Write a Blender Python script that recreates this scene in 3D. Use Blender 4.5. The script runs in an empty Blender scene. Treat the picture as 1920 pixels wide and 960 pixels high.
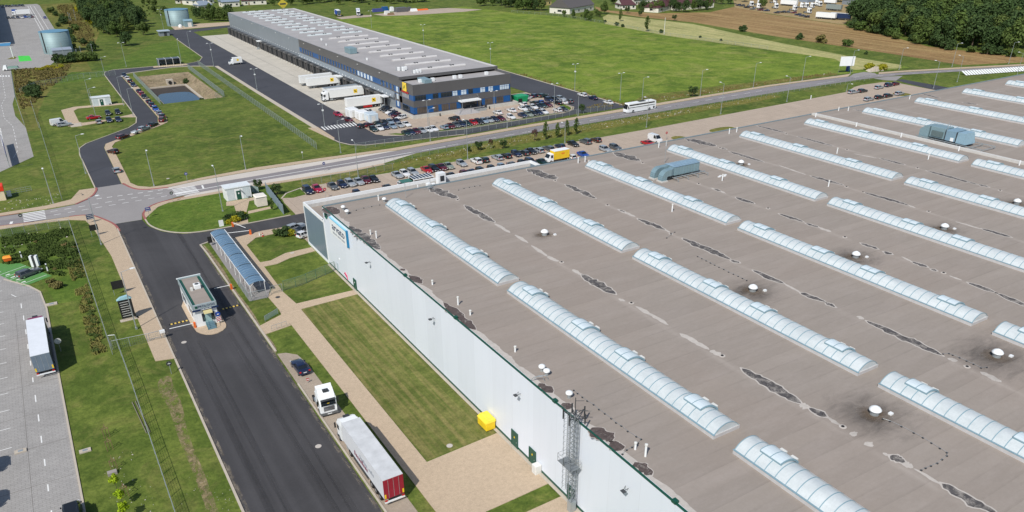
import bpy, bmesh, math, random
from mathutils import Vector, Matrix, noise
from mathutils.geometry import tessellate_polygon
random.seed(7)
R = math.radians
S = bpy.context.scene
COL = S.collection
HC = 62.0
FPX, CY, PITCH, ROLL = 1431.22, 618.56, R(28.57), R(-0.491)
YAW = math.atan2(.51972, .85434)            # heading away from +y towards +x
def _cam_axes():
    f0 = Vector((0, math.cos(PITCH), -math.sin(PITCH))); r0 = Vector((1, 0, 0)); u0 = r0.cross(f0)
    r = r0 * math.cos(ROLL) + u0 * math.sin(ROLL); u = -r0 * math.sin(ROLL) + u0 * math.cos(ROLL)
    rot = Matrix.Rotation(-YAW, 3, 'Z')
    return rot @ f0, rot @ r, rot @ u
FW, RT, UP = _cam_axes()
cam = bpy.data.cameras.new('camera'); camo = bpy.data.objects.new('camera', cam); COL.objects.link(camo)
m = Matrix((RT, UP, -FW)).transposed().to_4x4(); m.translation = (0, 0, HC); camo.matrix_world = m
cam.sensor_width = 36; cam.lens = FPX / 1920 * 36
cam.shift_y = (CY - 480) / 1920
cam.clip_start = 1; cam.clip_end = 5000
S.camera = camo
def g(px, py, z=0.0):
    """survey helper: where the sight line of a photo point meets the level z"""
    d = FW + RT * (px - 960) / FPX - UP * (py - CY) / FPX
    t = (z - HC) / d.z
    return Vector((d.x * t, d.y * t, z))
def height(b, t):
    p = g(*b); d = FW + RT * (t[0] - 960) / FPX - UP * (t[1] - CY) / FPX
    return HC + math.hypot(p.x, p.y) / math.hypot(d.x, d.y) * d.z
def visible(x, y, z=0, marg=25):
    v = Vector((x, y, z - HC)); d = v.dot(FW)
    if d <= 1: return False
    px = 960 + FPX * v.dot(RT) / d; py = CY - FPX * v.dot(UP) / d
    return -marg < px < 1920 + marg and -marg < py < 960 + marg
SH = Vector((0.80, 0.60)); EL = R(47)
tosun = Vector((-SH.x * math.cos(EL), -SH.y * math.cos(EL), math.sin(EL)))
sl = bpy.data.lights.new('sun', 'SUN'); so = bpy.data.objects.new('sun', sl); COL.objects.link(so)
so.rotation_euler = tosun.to_track_quat('Z', 'Y').to_euler(); so.location = (0, 0, 300)
sl.energy = 4.2; sl.angle = R(0.53); sl.color = (1, .955, .88)
W = bpy.data.worlds.new('World'); S.world = W; W.use_nodes = True
nt = W.node_tree; bg = nt.nodes['Background']; sk = nt.nodes.new('ShaderNodeTexSky'); sk.sky_type = 'NISHITA'
sk.sun_disc = False; sk.sun_elevation = EL; sk.sun_rotation = math.atan2(tosun.x, tosun.y)
sk.air_density = 1.1; sk.dust_density = .8; sk.altitude = 120
nt.links.new(sk.outputs[0], bg.inputs[0]); bg.inputs[1].default_value = 0.10
S.view_settings.view_transform = 'Standard'; S.view_settings.look = 'None'
S.view_settings.gamma = 1; S.view_settings.exposure = 0.0
S.render.engine = 'CYCLES'
S.cycles.max_bounces = 5; S.cycles.diffuse_bounces = 2; S.cycles.transparent_max_bounces = 12
def srgb(r, gg, b):
    f = lambda c: (c / 255) / 12.92 if c / 255 <= .04045 else (((c / 255) + .055) / 1.055) ** 2.4
    return (f(r), f(gg), f(b))
def _new(name):
    m = bpy.data.materials.new(name); m.use_nodes = True; n = m.node_tree
    return m, n, n.nodes['Principled BSDF']
def _rgb(c): return (c[0], c[1], c[2], 1)
class NT:
    def __init__(s, n): s.n = n; s.pos = None
    def P(s):
        if not s.pos: s.pos = s.n.nodes.new('ShaderNodeNewGeometry').outputs['Position']
        return s.pos
    def mapv(s, vec, scale, rot=0):
        k = s.n.nodes.new('ShaderNodeMapping'); k.inputs['Scale'].default_value = scale; k.inputs['Rotation'].default_value = (0, 0, rot)
        s.n.links.new(vec, k.inputs[0]); return k.outputs[0]
    def noise(s, scale, detail=4, rough=.6, stretch=(1, 1, 1), rot=0, dist=0, vec=None):
        k = s.n.nodes.new('ShaderNodeTexNoise'); k.inputs['Scale'].default_value = scale
        k.inputs['Detail'].default_value = detail; k.inputs['Roughness'].default_value = rough; k.inputs['Distortion'].default_value = dist
        s.n.links.new(s.mapv(vec or s.P(), stretch, rot), k.inputs['Vector']); return k.outputs['Fac']
    def ramp(s, fac, a, b):
        k = s.n.nodes.new('ShaderNodeMapRange'); k.inputs['From Min'].default_value = a; k.inputs['From Max'].default_value = b
        s.n.links.new(fac, k.inputs['Value']); return k.outputs[0]
    def mix(s, fac, a, b, mode='MIX', amt=None):
        k = s.n.nodes.new('ShaderNodeMix'); k.data_type = 'RGBA'; k.blend_type = mode
        for inp, v in ((k.inputs[6], a), (k.inputs[7], b)):
            if isinstance(v, (tuple, list)): inp.default_value = _rgb(v)
            else: s.n.links.new(v, inp)
        if isinstance(fac, (int, float)): k.inputs[0].default_value = fac
        else: s.n.links.new(fac, k.inputs[0])
        return k.outputs[2]
    def math(s, op, a, b=0.0):
        k = s.n.nodes.new('ShaderNodeMath'); k.operation = op
        for i, v in enumerate((a, b)):
            if isinstance(v, (int, float)): k.inputs[i].default_value = v
            else: s.n.links.new(v, k.inputs[i])
        return k.outputs[0]
    def xyz(s, vec=None):
        k = s.n.nodes.new('ShaderNodeSeparateXYZ'); s.n.links.new(vec or s.P(), k.inputs[0]); return k.outputs
    def bump(s, fac, strength, dist, bsdf):
        k = s.n.nodes.new('ShaderNodeBump'); k.inputs['Strength'].default_value = strength; k.inputs['Distance'].default_value = dist
        s.n.links.new(fac, k.inputs['Height']); s.n.links.new(k.outputs[0], bsdf.inputs['Normal'])
def flat(name, c, rough=.6, metal=0, var=.08, scale=1.2, spec=.5):
    """painted / plain surface with a little uneven weathering"""
    m, n, b = _new(name); t = NT(n)
    f = t.noise(scale, 4, .65)
    out = t.mix(t.ramp(f, .3, .7), tuple(x * (1 - var) for x in c), tuple(min(1, x * (1 + var)) for x in c))
    n.links.new(out, b.inputs['Base Color']); b.inputs['Roughness'].default_value = rough; b.inputs['Metallic'].default_value = metal
    b.inputs['Specular IOR Level'].default_value = spec
    return m
def grass(name, dark, mid, light, dry, dryamt=.5, stripe=None, patch=.03, fine=2.2):
    m, n, b = _new(name); t = NT(n)
    c = t.mix(t.ramp(t.noise(patch, 5, .6, dist=.6), .35, .65), dark, mid)
    c = t.mix(t.ramp(t.noise(patch * 5, 5, .7), .42, .72), c, light)
    d = t.ramp(t.noise(patch * 3.1, 6, .75, dist=1.2), .5, .5 + .25 / max(dryamt, .05))
    c = t.mix(d, c, dry)
    if stripe:
        w = t.noise(stripe[0], 2, .5, stretch=stripe[1])
        c = t.mix(t.math('MULTIPLY', t.ramp(w, .42, .62), stripe[2]), c, dry)
    f = t.noise(fine, 3, .8)
    c = t.mix(t.ramp(f, .25, .75), c, t.mix(1, c, (1.75, 1.65, 1.5), 'MULTIPLY'))
    f2 = t.noise(.6, 5, .8)
    c = t.mix(t.ramp(f2, .3, .62), t.mix(1, c, (.62, .66, .6), 'MULTIPLY'), c)
    n.links.new(c, b.inputs['Base Color']); b.inputs['Roughness'].default_value = .9; b.inputs['Specular IOR Level'].default_value = .15
    t.bump(f, .8, .12, b)
    return m
def paved(name, c, brick=(.2, .1), amt=.12, stain=.25, rough=.85, rot=0, joint=None):
    m, n, b = _new(name); t = NT(n)
    br = n.nodes.new('ShaderNodeTexBrick'); br.inputs['Scale'].default_value = 1
    br.inputs['Brick Width'].default_value = brick[0]; br.inputs['Row Height'].default_value = brick[1]
    br.inputs['Mortar Size'].default_value = min(.035, min(brick) * .05); br.offset = .5 if not joint else 0
    br.inputs['Color1'].default_value = _rgb(tuple(x * (1 + amt) for x in c)); br.inputs['Color2'].default_value = _rgb(tuple(x * (1 - amt) for x in c))
    br.inputs['Mortar'].default_value = _rgb(tuple(x * .62 for x in c))
    n.links.new(t.mapv(t.P(), (1, 1, 1), rot), br.inputs['Vector'])
    st = t.ramp(t.noise(.12, 6, .7, dist=.8), .4, .75)
    o = t.mix(t.math('MULTIPLY', st, stain), br.outputs['Color'], tuple(x * .45 for x in c))
    o = t.mix(t.ramp(t.noise(1.7, 5, .8), .3, .7), t.mix(1, o, (.88, .88, .88), 'MULTIPLY'), t.mix(1, o, (1.1, 1.1, 1.1), 'MULTIPLY'))
    n.links.new(o, b.inputs['Base Color']); b.inputs['Roughness'].default_value = rough
    return m
def asphalt(name, c, track=None, amt=.15):
    m, n, b = _new(name); t = NT(n)
    o = t.mix(t.ramp(t.noise(.05, 6, .65, dist=.5), .35, .7), tuple(x * (1 - amt) for x in c), tuple(x * (1 + amt) for x in c))
    if track:   # long worn wheel tracks along the lane
        w = t.noise(track[0], 3, .5, stretch=track[1])
        o = t.mix(t.math('MULTIPLY', t.ramp(w, .45, .7), track[2]), o, tuple(x * 1.9 for x in c))
    o = t.mix(t.ramp(t.noise(3.5, 4, .85), .25, .75), t.mix(1, o, (.86,) * 3, 'MULTIPLY'), t.mix(1, o, (1.14,) * 3, 'MULTIPLY'))
    n.links.new(o, b.inputs['Base Color']); b.inputs['Roughness'].default_value = .82; b.inputs['Specular IOR Level'].default_value = .3
    return m
def sheet(name, c, pitch=1.0, axis='x', rough=.45, metal=0, depth=.12):
    """sheet-metal wall: faint joints every `pitch` metres"""
    m, n, b = _new(name); t = NT(n)
    x = t.xyz(); k = {'x': 0, 'y': 1, 'z': 2}[axis]
    fr = t.math('FRACT', t.math('DIVIDE', x[k], pitch))
    j = t.math('LESS_THAN', fr, max(.012, .05 / pitch))
    cell = t.math('FLOOR', t.math('DIVIDE', x[k], pitch))
    wn = n.nodes.new('ShaderNodeTexWhiteNoise'); wn.noise_dimensions = '1D'; n.links.new(cell, wn.inputs['W'])
    o = t.mix(wn.outputs['Value'], tuple(v * .97 for v in c), tuple(min(1, v * 1.03) for v in c))
    o = t.mix(t.math('MULTIPLY', j, depth * 3), o, tuple(v * .5 for v in c))
    st = t.noise(.9, 4, .6, stretch=(1, 1, .12))
    o = t.mix(t.math('MULTIPLY', t.ramp(st, .5, .8), .10), o, tuple(v * .6 for v in c))
    n.links.new(o, b.inputs['Base Color']); b.inputs['Roughness'].default_value = rough; b.inputs['Metallic'].default_value = metal
    return m
def glass(name, c=(.02, .03, .04), rough=.08):
    m, n, b = _new(name); b.inputs['Base Color'].default_value = _rgb(c); b.inputs['Roughness'].default_value = rough
    b.inputs['Specular IOR Level'].default_value = .8; return m
def carpaint(name):
    m, n, b = _new(name); oi = n.nodes.new('ShaderNodeObjectInfo'); n.links.new(oi.outputs['Color'], b.inputs['Base Color'])
    b.inputs['Roughness'].default_value = .28; b.inputs['Metallic'].default_value = .15; b.inputs['Coat Weight'].default_value = .6; b.inputs['Coat Roughness'].default_value = .06
    return m
def leafmat(name, a, b_, c_):
    m, n, b = _new(name); t = NT(n)
    oi = n.nodes.new('ShaderNodeObjectInfo')
    tc = n.nodes.new('ShaderNodeTexCoord')
    f = t.noise(.55, 3, .7, vec=tc.outputs['Object'])
    o = t.mix(t.ramp(f, .3, .7), a, b_)
    o = t.mix(t.math('MULTIPLY', oi.outputs['Random'], .7), o, c_)
    n.links.new(o, b.inputs['Base Color']); b.inputs['Roughness'].default_value = .75; b.inputs['Specular IOR Level'].default_value = .2
    return m
def fading(name, c, strength, power=1.5, core=None):
    """stain that thins out from its middle (object space), with uneven edge"""
    m, n, b = _new(name); t = NT(n)
    tc = n.nodes.new('ShaderNodeTexCoord'); L = n.nodes.new('ShaderNodeVectorMath'); L.operation = 'LENGTH'
    n.links.new(tc.outputs['Object'], L.inputs[0])
    d = t.math('ADD', L.outputs['Value'], t.math('MULTIPLY', t.math('SUBTRACT', t.noise(.55, 6, .75, stretch=(.5, 1, 1), dist=.6), .5), 1.5))
    a = t.math('POWER', t.math('MAXIMUM', t.math('SUBTRACT', 1, d), 0), power)
    if core: a = t.math('MULTIPLY', a, t.ramp(L.outputs['Value'], core * .8, core))
    a = t.math('MINIMUM', t.math('MULTIPLY', a, strength), 1)
    b.inputs['Base Color'].default_value = _rgb(c); b.inputs['Roughness'].default_value = .9
    n.links.new(a, b.inputs['Alpha']); return m
M = {}
M['grass'] = grass('grass', srgb(62, 80, 32), srgb(82, 98, 42), srgb(100, 112, 52), srgb(128, 118, 76), .5)
M['meadow'] = grass('meadow_grass', srgb(70, 92, 32), srgb(94, 116, 42), srgb(122, 136, 58), srgb(144, 140, 86), .7, patch=.02, fine=1.1)
M['lawn'] = grass('mown_lawn', srgb(72, 84, 38), srgb(86, 96, 48), srgb(98, 104, 56), srgb(126, 116, 78), .5, stripe=(1.0, (1.3, .05, 1), .55))
M['rough'] = grass('rough_grass', srgb(76, 84, 38), srgb(106, 104, 56), srgb(96, 106, 48), srgb(146, 128, 84), .95, patch=.06)
M['lush'] = grass('lush_grass', srgb(62, 86, 32), srgb(78, 100, 38), srgb(94, 112, 48), srgb(116, 112, 62), .35)
M['drygrass'] = grass('dry_stubble', srgb(128, 128, 86), srgb(150, 150, 104), srgb(132, 138, 88), srgb(176, 168, 124), .8, stripe=(.5, (.9, .05, 1), .5), fine=.9)
M['soil'] = grass('ploughed_soil', srgb(112, 90, 62), srgb(134, 108, 78), srgb(124, 104, 70), srgb(158, 136, 98), .5, stripe=(.35, (.8, .03, 1), .6), fine=.9)
M['dryearth'] = grass('dry_earth', srgb(140, 120, 90), srgb(152, 134, 104), srgb(132, 120, 84), srgb(168, 150, 120), .6)
M['asphalt'] = asphalt('dark_asphalt', srgb(67, 66, 68), track=(.5, (1, .02, 1), .34), amt=.2)
M['asphaltx'] = asphalt('grey_road_asphalt', srgb(134, 129, 131), track=(.6, (.02, 1, 1), .10), amt=.08)
M['asphalt2'] = asphalt('yard_asphalt', srgb(70, 71, 77))
M['palestrip'] = asphalt('pale_lane_concrete', srgb(198, 191, 183), amt=.12)
M['concreteroad'] = asphalt('pale_road_concrete', srgb(146, 142, 141), amt=.1)
M['concrete'] = paved('yard_concrete', srgb(192, 186, 174), brick=(5, 5), amt=.03, stain=.3, joint=1)
M['concrete_grey'] = paved('grey_block_yard', srgb(160, 157, 154), brick=(.8, .4), amt=.05, stain=.35)
M['paving'] = paved('sand_paving', srgb(188, 168, 144), brick=(.2, .1), amt=.06, stain=.12)
M['parkpave'] = paved('parking_paving', srgb(176, 160, 144), brick=(2.5, 5.0), amt=.03, stain=.2, joint=1)
M['kerb'] = flat('kerb_stone', srgb(182, 172, 158), .9)
M['redpave'] = paved('red_paving', srgb(158, 96, 92), brick=(.2, .1), amt=.08)
M['white_paint'] = flat('white_road_paint', srgb(224, 224, 222), .7, var=.1, scale=3)
M['green_paint'] = flat('green_bay_paint', srgb(84, 136, 70), .8, var=.15, scale=2)
M['bright_green'] = flat('bright_green_paint', srgb(70, 200, 70), .7, var=.1)
M['blue_banner'] = flat('blue_banner_cloth', srgb(62, 70, 130), .7)
M['red'] = flat('red_paint', (.42, .012, .012), .45)
M['yellow'] = flat('yellow_paint', (.85, .58, .02), .45)
M['orange'] = flat('orange_plastic', (.75, .14, .02), .5)
M['white'] = flat('white_metal', (.8, .82, .83), .4, var=.03)
M['offwhite'] = flat('off_white_paint', (.68, .68, .65), .5, var=.05)
M['black'] = flat('black_rubber', (.012, .012, .013), .7)
M['dark'] = flat('dark_metal', (.04, .043, .048), .5)
M['steel'] = flat('galvanised_steel', (.42, .46, .48), .4, metal=.5, var=.12)
M['galv_blue'] = sheet('galvanised_sheet', srgb(140, 166, 174), .8, 'x', .38, .35, .2)
M['green'] = flat('dark_green_paint', (.008, .075, .05), .45)
M['teal'] = flat('teal_paint', (.02, .15, .14), .4)
M['wallwhite'] = sheet('white_wall_panel', srgb(220, 226, 236), 5.0, 'y', .42, 0, .05)
M['annexblue'] = sheet('blue_grey_wall_panel', srgb(108, 126, 140), .6, 'y', .4, 0, .05)
M['b2grey'] = sheet('grey_profiled_wall', srgb(134, 142, 150), 1.0, 'y', .4, .1, .12)
M['b2dark'] = sheet('anthracite_wall_panel', srgb(92, 91, 92), 6.0, 'y', .4, 0, .08)
M['b2darkx'] = sheet('anthracite_front_panel', srgb(92, 91, 92), 6.0, 'x', .4, 0, .08)
M['bluepanel'] = flat('blue_facade_panel', srgb(24, 82, 140), .35)
M['plinth'] = flat('concrete_plinth', srgb(190, 187, 178), .85, var=.1, scale=.6)
M['glass'] = glass('dark_glass'); M['glasslit'] = flat('window_with_white_blind', srgb(196, 210, 220), .2, var=.06)
M['windscreen'] = glass('windscreen_glass', (.012, .016, .02), .06)
M['carpaint'] = carpaint('car_paint')
M['lampglass'] = flat('headlight_glass', (.7, .72, .74), .15); M['taillight'] = flat('tail_light_red', (.5, .01, .01), .3)
M['chrome'] = flat('wheel_alloy', (.45, .46, .48), .3, metal=.7)
M['timber'] = flat('timber', (.22, .14, .08), .8)
M['puddle'] = flat('wet_roof_sediment', srgb(84, 81, 82), .6, var=.55, scale=1.3)
M['puddle2'] = flat('brown_roof_sediment', srgb(90, 78, 74), .7, var=.5, scale=1.6)
def patchy(name, c, scale, lo, hi, amin=0, stretch=(1, 1, 1), var=.4):
    m = flat(name, c, .8, var=var, scale=scale * 1.7); n = m.node_tree; t = NT(n); b = n.nodes['Principled BSDF']
    f = t.ramp(t.noise(scale, 5, .75, stretch=stretch, dist=.5), lo, hi); n.links.new(t.math('MAXIMUM', f, amin), b.inputs['Alpha']); return m
M['puddle'] = patchy('wet_roof_sediment', srgb(78, 75, 76), .9, .3, .62, .25); M['puddle2'] = patchy('brown_roof_sediment', srgb(84, 73, 70), 1.2, .28, .5, .35)
M['dirtstreak'] = patchy('worn_earth_streak', srgb(150, 134, 100), 1.1, .42, .68, 0, (1, .5, 1))
M['tyre'] = patchy('tyre_marks', srgb(60, 59, 61), .3, .42, 1.1, 0, (3, .06, 1)); M['dust'] = patchy('kerbside_grit', srgb(140, 130, 116), 1.3, .45, .75, 0, (1, .25, 1))
M['rim'] = flat('dried_sediment_rim', srgb(184, 177, 170), .9, var=.1, scale=2)
M['soot'] = fading('soot_ring', (.05, .047, .046), .52, 1.7)
M['rust'] = fading('brown_wash', (.20, .14, .09), .6, 1.2)
M['water'] = glass('pond_water', (.003, .032, .085), .12); M['water'].node_tree.nodes['Principled BSDF'].inputs['Specular IOR Level'].default_value = .3
M['mud'] = flat('pond_mud', srgb(64, 56, 48), .75, var=.2, scale=.4)
M['sand'] = grass('sandy_bank', srgb(112, 100, 84), srgb(142, 130, 112), srgb(128, 116, 98), srgb(96, 96, 62), .7, patch=.12, fine=1.2)
M['bark'] = flat('tree_bark', (.09, .065, .045), .9, var=.2, scale=3)
M['leaf'] = leafmat('leaf_green', srgb(52, 72, 32), srgb(84, 106, 48), srgb(94, 106, 56))
M['leafdark'] = leafmat('leaf_dark_green', srgb(44, 62, 34), srgb(68, 90, 46), srgb(62, 80, 44))
M['leafyellow'] = leafmat('leaf_yellow', srgb(150, 140, 30), srgb(180, 165, 34), srgb(120, 130, 34))
M['leaflime'] = leafmat('leaf_lime', srgb(120, 150, 20), srgb(165, 190, 34), srgb(140, 160, 30))
M['leafbrown'] = leafmat('leaf_dry_brown', srgb(112, 100, 62), srgb(140, 124, 82), srgb(92, 94, 48))
M['leafmaroon'] = leafmat('leaf_maroon', srgb(70, 48, 46), srgb(96, 66, 60), srgb(80, 60, 44))
M['rooftile_grey'] = sheet('grey_roof_tiles', srgb(92, 88, 88), .35, 'z', .7); M['rooftile_maroon'] = sheet('maroon_roof_tiles', srgb(84, 52, 56), .35, 'z', .7)
M['rooftile_blue'] = sheet('blue_grey_roof_sheet', srgb(132, 144, 160), .5, 'x', .5)
M['render'] = flat('pale_render', srgb(216, 212, 200), .9); M['renderyellow'] = flat('yellow_render', srgb(214, 190, 130), .9)
M['solar'] = glass('solar_panel', (.012, .018, .035), .12)
def roofmat():
    m, n, b = _new('brown_grey_roof_felt'); t = NT(n)
    x = t.xyz(); base = srgb(148, 139, 131)
    yy = t.math('ADD', x[1], t.math('MULTIPLY', t.noise(.05, 2, .5), .8))
    q = t.math('DIVIDE', yy, 2.1)
    fr = t.math('FRACT', q); cell = t.math('FLOOR', q)
    wn = n.nodes.new('ShaderNodeTexWhiteNoise'); wn.noise_dimensions = '1D'; n.links.new(cell, wn.inputs['W'])
    o = t.mix(wn.outputs['Value'], tuple(v * .95 for v in base), tuple(v * 1.05 for v in base))
    edge = t.math('MULTIPLY', t.ramp(fr, .16, 0), t.ramp(t.noise(.4, 4, .7, stretch=(.4, 2, 1)), .35, .7))
    o = t.mix(t.math('MULTIPLY', edge, .5), o, tuple(v * .6 for v in base))
    o = t.mix(t.math('MULTIPLY', t.ramp(t.noise(.035, 5, .6, dist=.8), .4, .7), .35), o, srgb(150, 136, 126))
    o = t.mix(t.math('MULTIPLY', t.ramp(t.noise(.5, 5, .75, stretch=(.25, 1, 1)), .45, .75), .3), o, srgb(172, 162, 156))
    o = t.mix(t.ramp(t.noise(2.5, 3, .8), .25, .75), t.mix(1, o, (.95,) * 3, 'MULTIPLY'), t.mix(1, o, (1.05,) * 3, 'MULTIPLY'))
    v = t.math('ABSOLUTE', t.math('SUBTRACT', t.math('FRACT', t.math('DIVIDE', t.math('SUBTRACT', x[0], 53.7), 24)), .5))
    o = t.mix(t.math('MULTIPLY', t.ramp(v, .035, 0), t.math('MULTIPLY', t.ramp(t.noise(.3, 4, .7, stretch=(1, .5, 1)), .35, .7), .35)), o, srgb(186, 176, 168))
    n.links.new(o, b.inputs['Base Color']); b.inputs['Roughness'].default_value = .9; b.inputs['Specular IOR Level'].default_value = .25
    return m
M['roof'] = roofmat()
def polymat():
    m, n, b = _new('opal_rooflight_sheet'); t = NT(n)
    f = t.noise(.8, 4, .6, stretch=(1, .4, 1))
    o = t.mix(t.ramp(f, .3, .7), srgb(186, 194, 197), srgb(206, 212, 214))
    o = t.mix(t.math('MULTIPLY', t.ramp(t.noise(5, 3, .7, stretch=(.3, 1, 1)), .45, .8), .25), o, srgb(150, 160, 160))
    n.links.new(o, b.inputs['Base Color']); b.inputs['Roughness'].default_value = .3; b.inputs['Transmission Weight'].default_value = 0
    b.inputs['Coat Weight'].default_value = .3
    return m
M['poly'] = polymat()
M['rib'] = flat('rooflight_rib', srgb(128, 156, 168), .5)
M['curb'] = flat('rooflight_curb', srgb(188, 186, 186), .7)
M['net'] = flat('fence_wire', srgb(112, 126, 118), .6)
M['greenpost'] = flat('green_fence_post', srgb(84, 116, 96), .6)
M['b2roof'] = flat('grey_membrane_roof', srgb(160, 157, 157), .85, var=.1, scale=.15)
M['roofstrip'] = flat('pale_roof_edge', srgb(196, 194, 190), .8)
class MB:
    """collects shapes, builds them as ONE mesh object"""
    def __init__(s): s.v = []; s.f = []
    def add(s, vs, fs):
        k = len(s.v); s.v += [tuple(v) for v in vs]; s.f += [tuple(i + k for i in f) for f in fs]; return s
    def box(s, x0, y0, z0, x1, y1, z1):
        return s.add([(x0, y0, z0), (x1, y0, z0), (x1, y1, z0), (x0, y1, z0), (x0, y0, z1), (x1, y0, z1), (x1, y1, z1), (x0, y1, z1)],
                     [(0, 3, 2, 1), (4, 5, 6, 7), (0, 1, 5, 4), (1, 2, 6, 5), (2, 3, 7, 6), (3, 0, 4, 7)])
    def frustum(s, b, zb, t, zt):      # b, t = (x0,y0,x1,y1)
        return s.add([(b[0], b[1], zb), (b[2], b[1], zb), (b[2], b[3], zb), (b[0], b[3], zb), (t[0], t[1], zt), (t[2], t[1], zt), (t[2], t[3], zt), (t[0], t[3], zt)],
                     [(0, 3, 2, 1), (4, 5, 6, 7), (0, 1, 5, 4), (1, 2, 6, 5), (2, 3, 7, 6), (3, 0, 4, 7)])
    def poly(s, pts, z0, z1=None):
        """flat sheet (z1 None) or prism from a 2-D outline"""
        p = [Vector((a[0], a[1], 0)) for a in pts]
        area = sum(p[i].x * p[(i + 1) % len(p)].y - p[(i + 1) % len(p)].x * p[i].y for i in range(len(p)))
        if area < 0: p.reverse()
        tri = tessellate_polygon([p])
        def up(t):
            a, b, c = (p[i] for i in t)
            return t if (b - a).cross(c - a).z > 0 else (t[0], t[2], t[1])
        tri = [up(t) for t in tri]; n = len(p)
        if z1 is None: return s.add([(a.x, a.y, z0) for a in p], tri)
        return s.add([(a.x, a.y, z0) for a in p] + [(a.x, a.y, z1) for a in p],
                     [tuple(i + n for i in t) for t in tri] + [(i, (i + 1) % n, (i + 1) % n + n, i + n) for i in range(n)])
    def strip(s, line, w, z0, z1=None, closed=False):
        """band of width w along a polyline, mitred"""
        p = [Vector((a[0], a[1])) for a in line]; n = len(p); L = []; Rr = []
        for i in range(n):
            a = p[i - 1] if (i or closed) else None; c = p[(i + 1) % n] if (i < n - 1 or closed) else None
            d1 = (p[i] - a).normalized() if a is not None else None; d2 = (c - p[i]).normalized() if c is not None else None
            d = ((d1 or d2) + (d2 or d1)).normalized(); nn = Vector((-d.y, d.x)); k = w / 2 / max(.4, nn.dot(Vector((-(d1 or d2).y, (d1 or d2).x))))
            L.append(p[i] + nn * k); Rr.append(p[i] - nn * k)
        for i in range(n - (0 if closed else 1)):
            j = (i + 1) % n; q = [Rr[i], Rr[j], L[j], L[i]]
            if z1 is None: s.add([(a.x, a.y, z0) for a in q], [(0, 1, 2, 3)])
            else: s.add([(a.x, a.y, z0) for a in q] + [(a.x, a.y, z1) for a in q], [(4, 5, 6, 7), (0, 1, 5, 4), (1, 2, 6, 5), (2, 3, 7, 6), (3, 0, 4, 7)])
        return s
    def tube(s, a, b, r, n=6, r2=None, cap=True):
        a = Vector(a); b = Vector(b); r2 = r if r2 is None else r2; d = (b - a)
        if d.length < 1e-6: return s
        q = d.to_track_quat('Z', 'Y'); vs = []
        for k, (c, rr) in enumerate(((a, r), (b, r2))):
            for i in range(n):
                t = 2 * math.pi * i / n; vs.append(c + q @ Vector((rr * math.cos(t), rr * math.sin(t), 0)))
        fs = [(i, (i + 1) % n, (i + 1) % n + n, i + n) for i in range(n)]
        if cap: fs += [tuple(range(n - 1, -1, -1)), tuple(range(n, 2 * n))]
        return s.add(vs, fs)
    def lathe(s, c, prof, n=12):
        vs = []; c = Vector(c)
        for r, z in prof:
            for i in range(n): t = 2 * math.pi * i / n; vs.append((c.x + r * math.cos(t), c.y + r * math.sin(t), c.z + z))
        fs = []
        for k in range(len(prof) - 1):
            for i in range(n): a = k * n + i; b = k * n + (i + 1) % n; fs.append((a, b, b + n, a + n))
        fs.append(tuple(range((len(prof) - 1) * n, len(prof) * n))); return s.add(vs, fs)
    def loft(s, rings, cap=True):
        n = len(rings[0]); vs = [v for r in rings for v in r]; fs = []
        for k in range(len(rings) - 1):
            for i in range(n): a = k * n + i; b = k * n + (i + 1) % n; fs.append((a, b, b + n, a + n))
        if cap: fs += [tuple(range(n - 1, -1, -1)), tuple(range((len(rings) - 1) * n, len(rings) * n))]
        return s.add(vs, fs)
    def build(s, name, mat, parent=None, smooth=False, bevel=0, local=False):
        o_ = Vector((0, 0, 0))
        if parent is not None and not local:
            q = parent
            while q is not None: o_ += Vector(q.location); q = q.parent
        me = bpy.data.meshes.new(name); me.from_pydata([(a[0] - o_.x, a[1] - o_.y, a[2] - o_.z) for a in s.v], [], s.f)
        me.materials.append(mat); me.update()
        bm = bmesh.new(); bm.from_mesh(me); bmesh.ops.recalc_face_normals(bm, faces=bm.faces) if smooth != 'keep' else None
        if bevel: bmesh.ops.bevel(bm, geom=bm.edges[:], offset=bevel, segments=1, affect='EDGES')
        if smooth is True:
            for f in bm.faces: f.smooth = True
        bm.to_mesh(me); bm.free()
        o = bpy.data.objects.new(name, me); COL.objects.link(o)
        if parent is not None: o.parent = parent
        return o
def tag(o, label=None, cat=None, group=None, kind=None):
    if label: o['label'] = label
    if cat: o['category'] = cat
    if group: o['group'] = group
    if kind: o['kind'] = kind
    return o
def thing(name, label, cat, loc=(0, 0, 0), group=None, rz=0):
    o = bpy.data.objects.new(name, None); COL.objects.link(o); o.location = loc; o.rotation_euler = (0, 0, rz)
    o.empty_display_size = .5
    return tag(o, label, cat, group)
def ground(name, pts, mat, z=.02, z1=None):
    o = MB().poly(pts, z if z1 is None else 0.0, z1).build(name, mat, smooth='keep' if z1 is None else False)
    return tag(o, kind='structure')
def flatobj(name, mb, mat, parent=None):
    o = mb.build(name, mat, parent, smooth='keep')
    return o if parent else tag(o, kind='structure')
def children(o): return [c for c in KIDS.get(o.name, [])]
KIDS = {}
def reg(root):
    """remember a prototype's tree so that it can be copied quickly"""
    KIDS[root.name] = [c for c in bpy.data.objects if c.parent == root]
    for c in KIDS[root.name]: KIDS[c.name] = [d for d in bpy.data.objects if d.parent == c]
    return root
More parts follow.
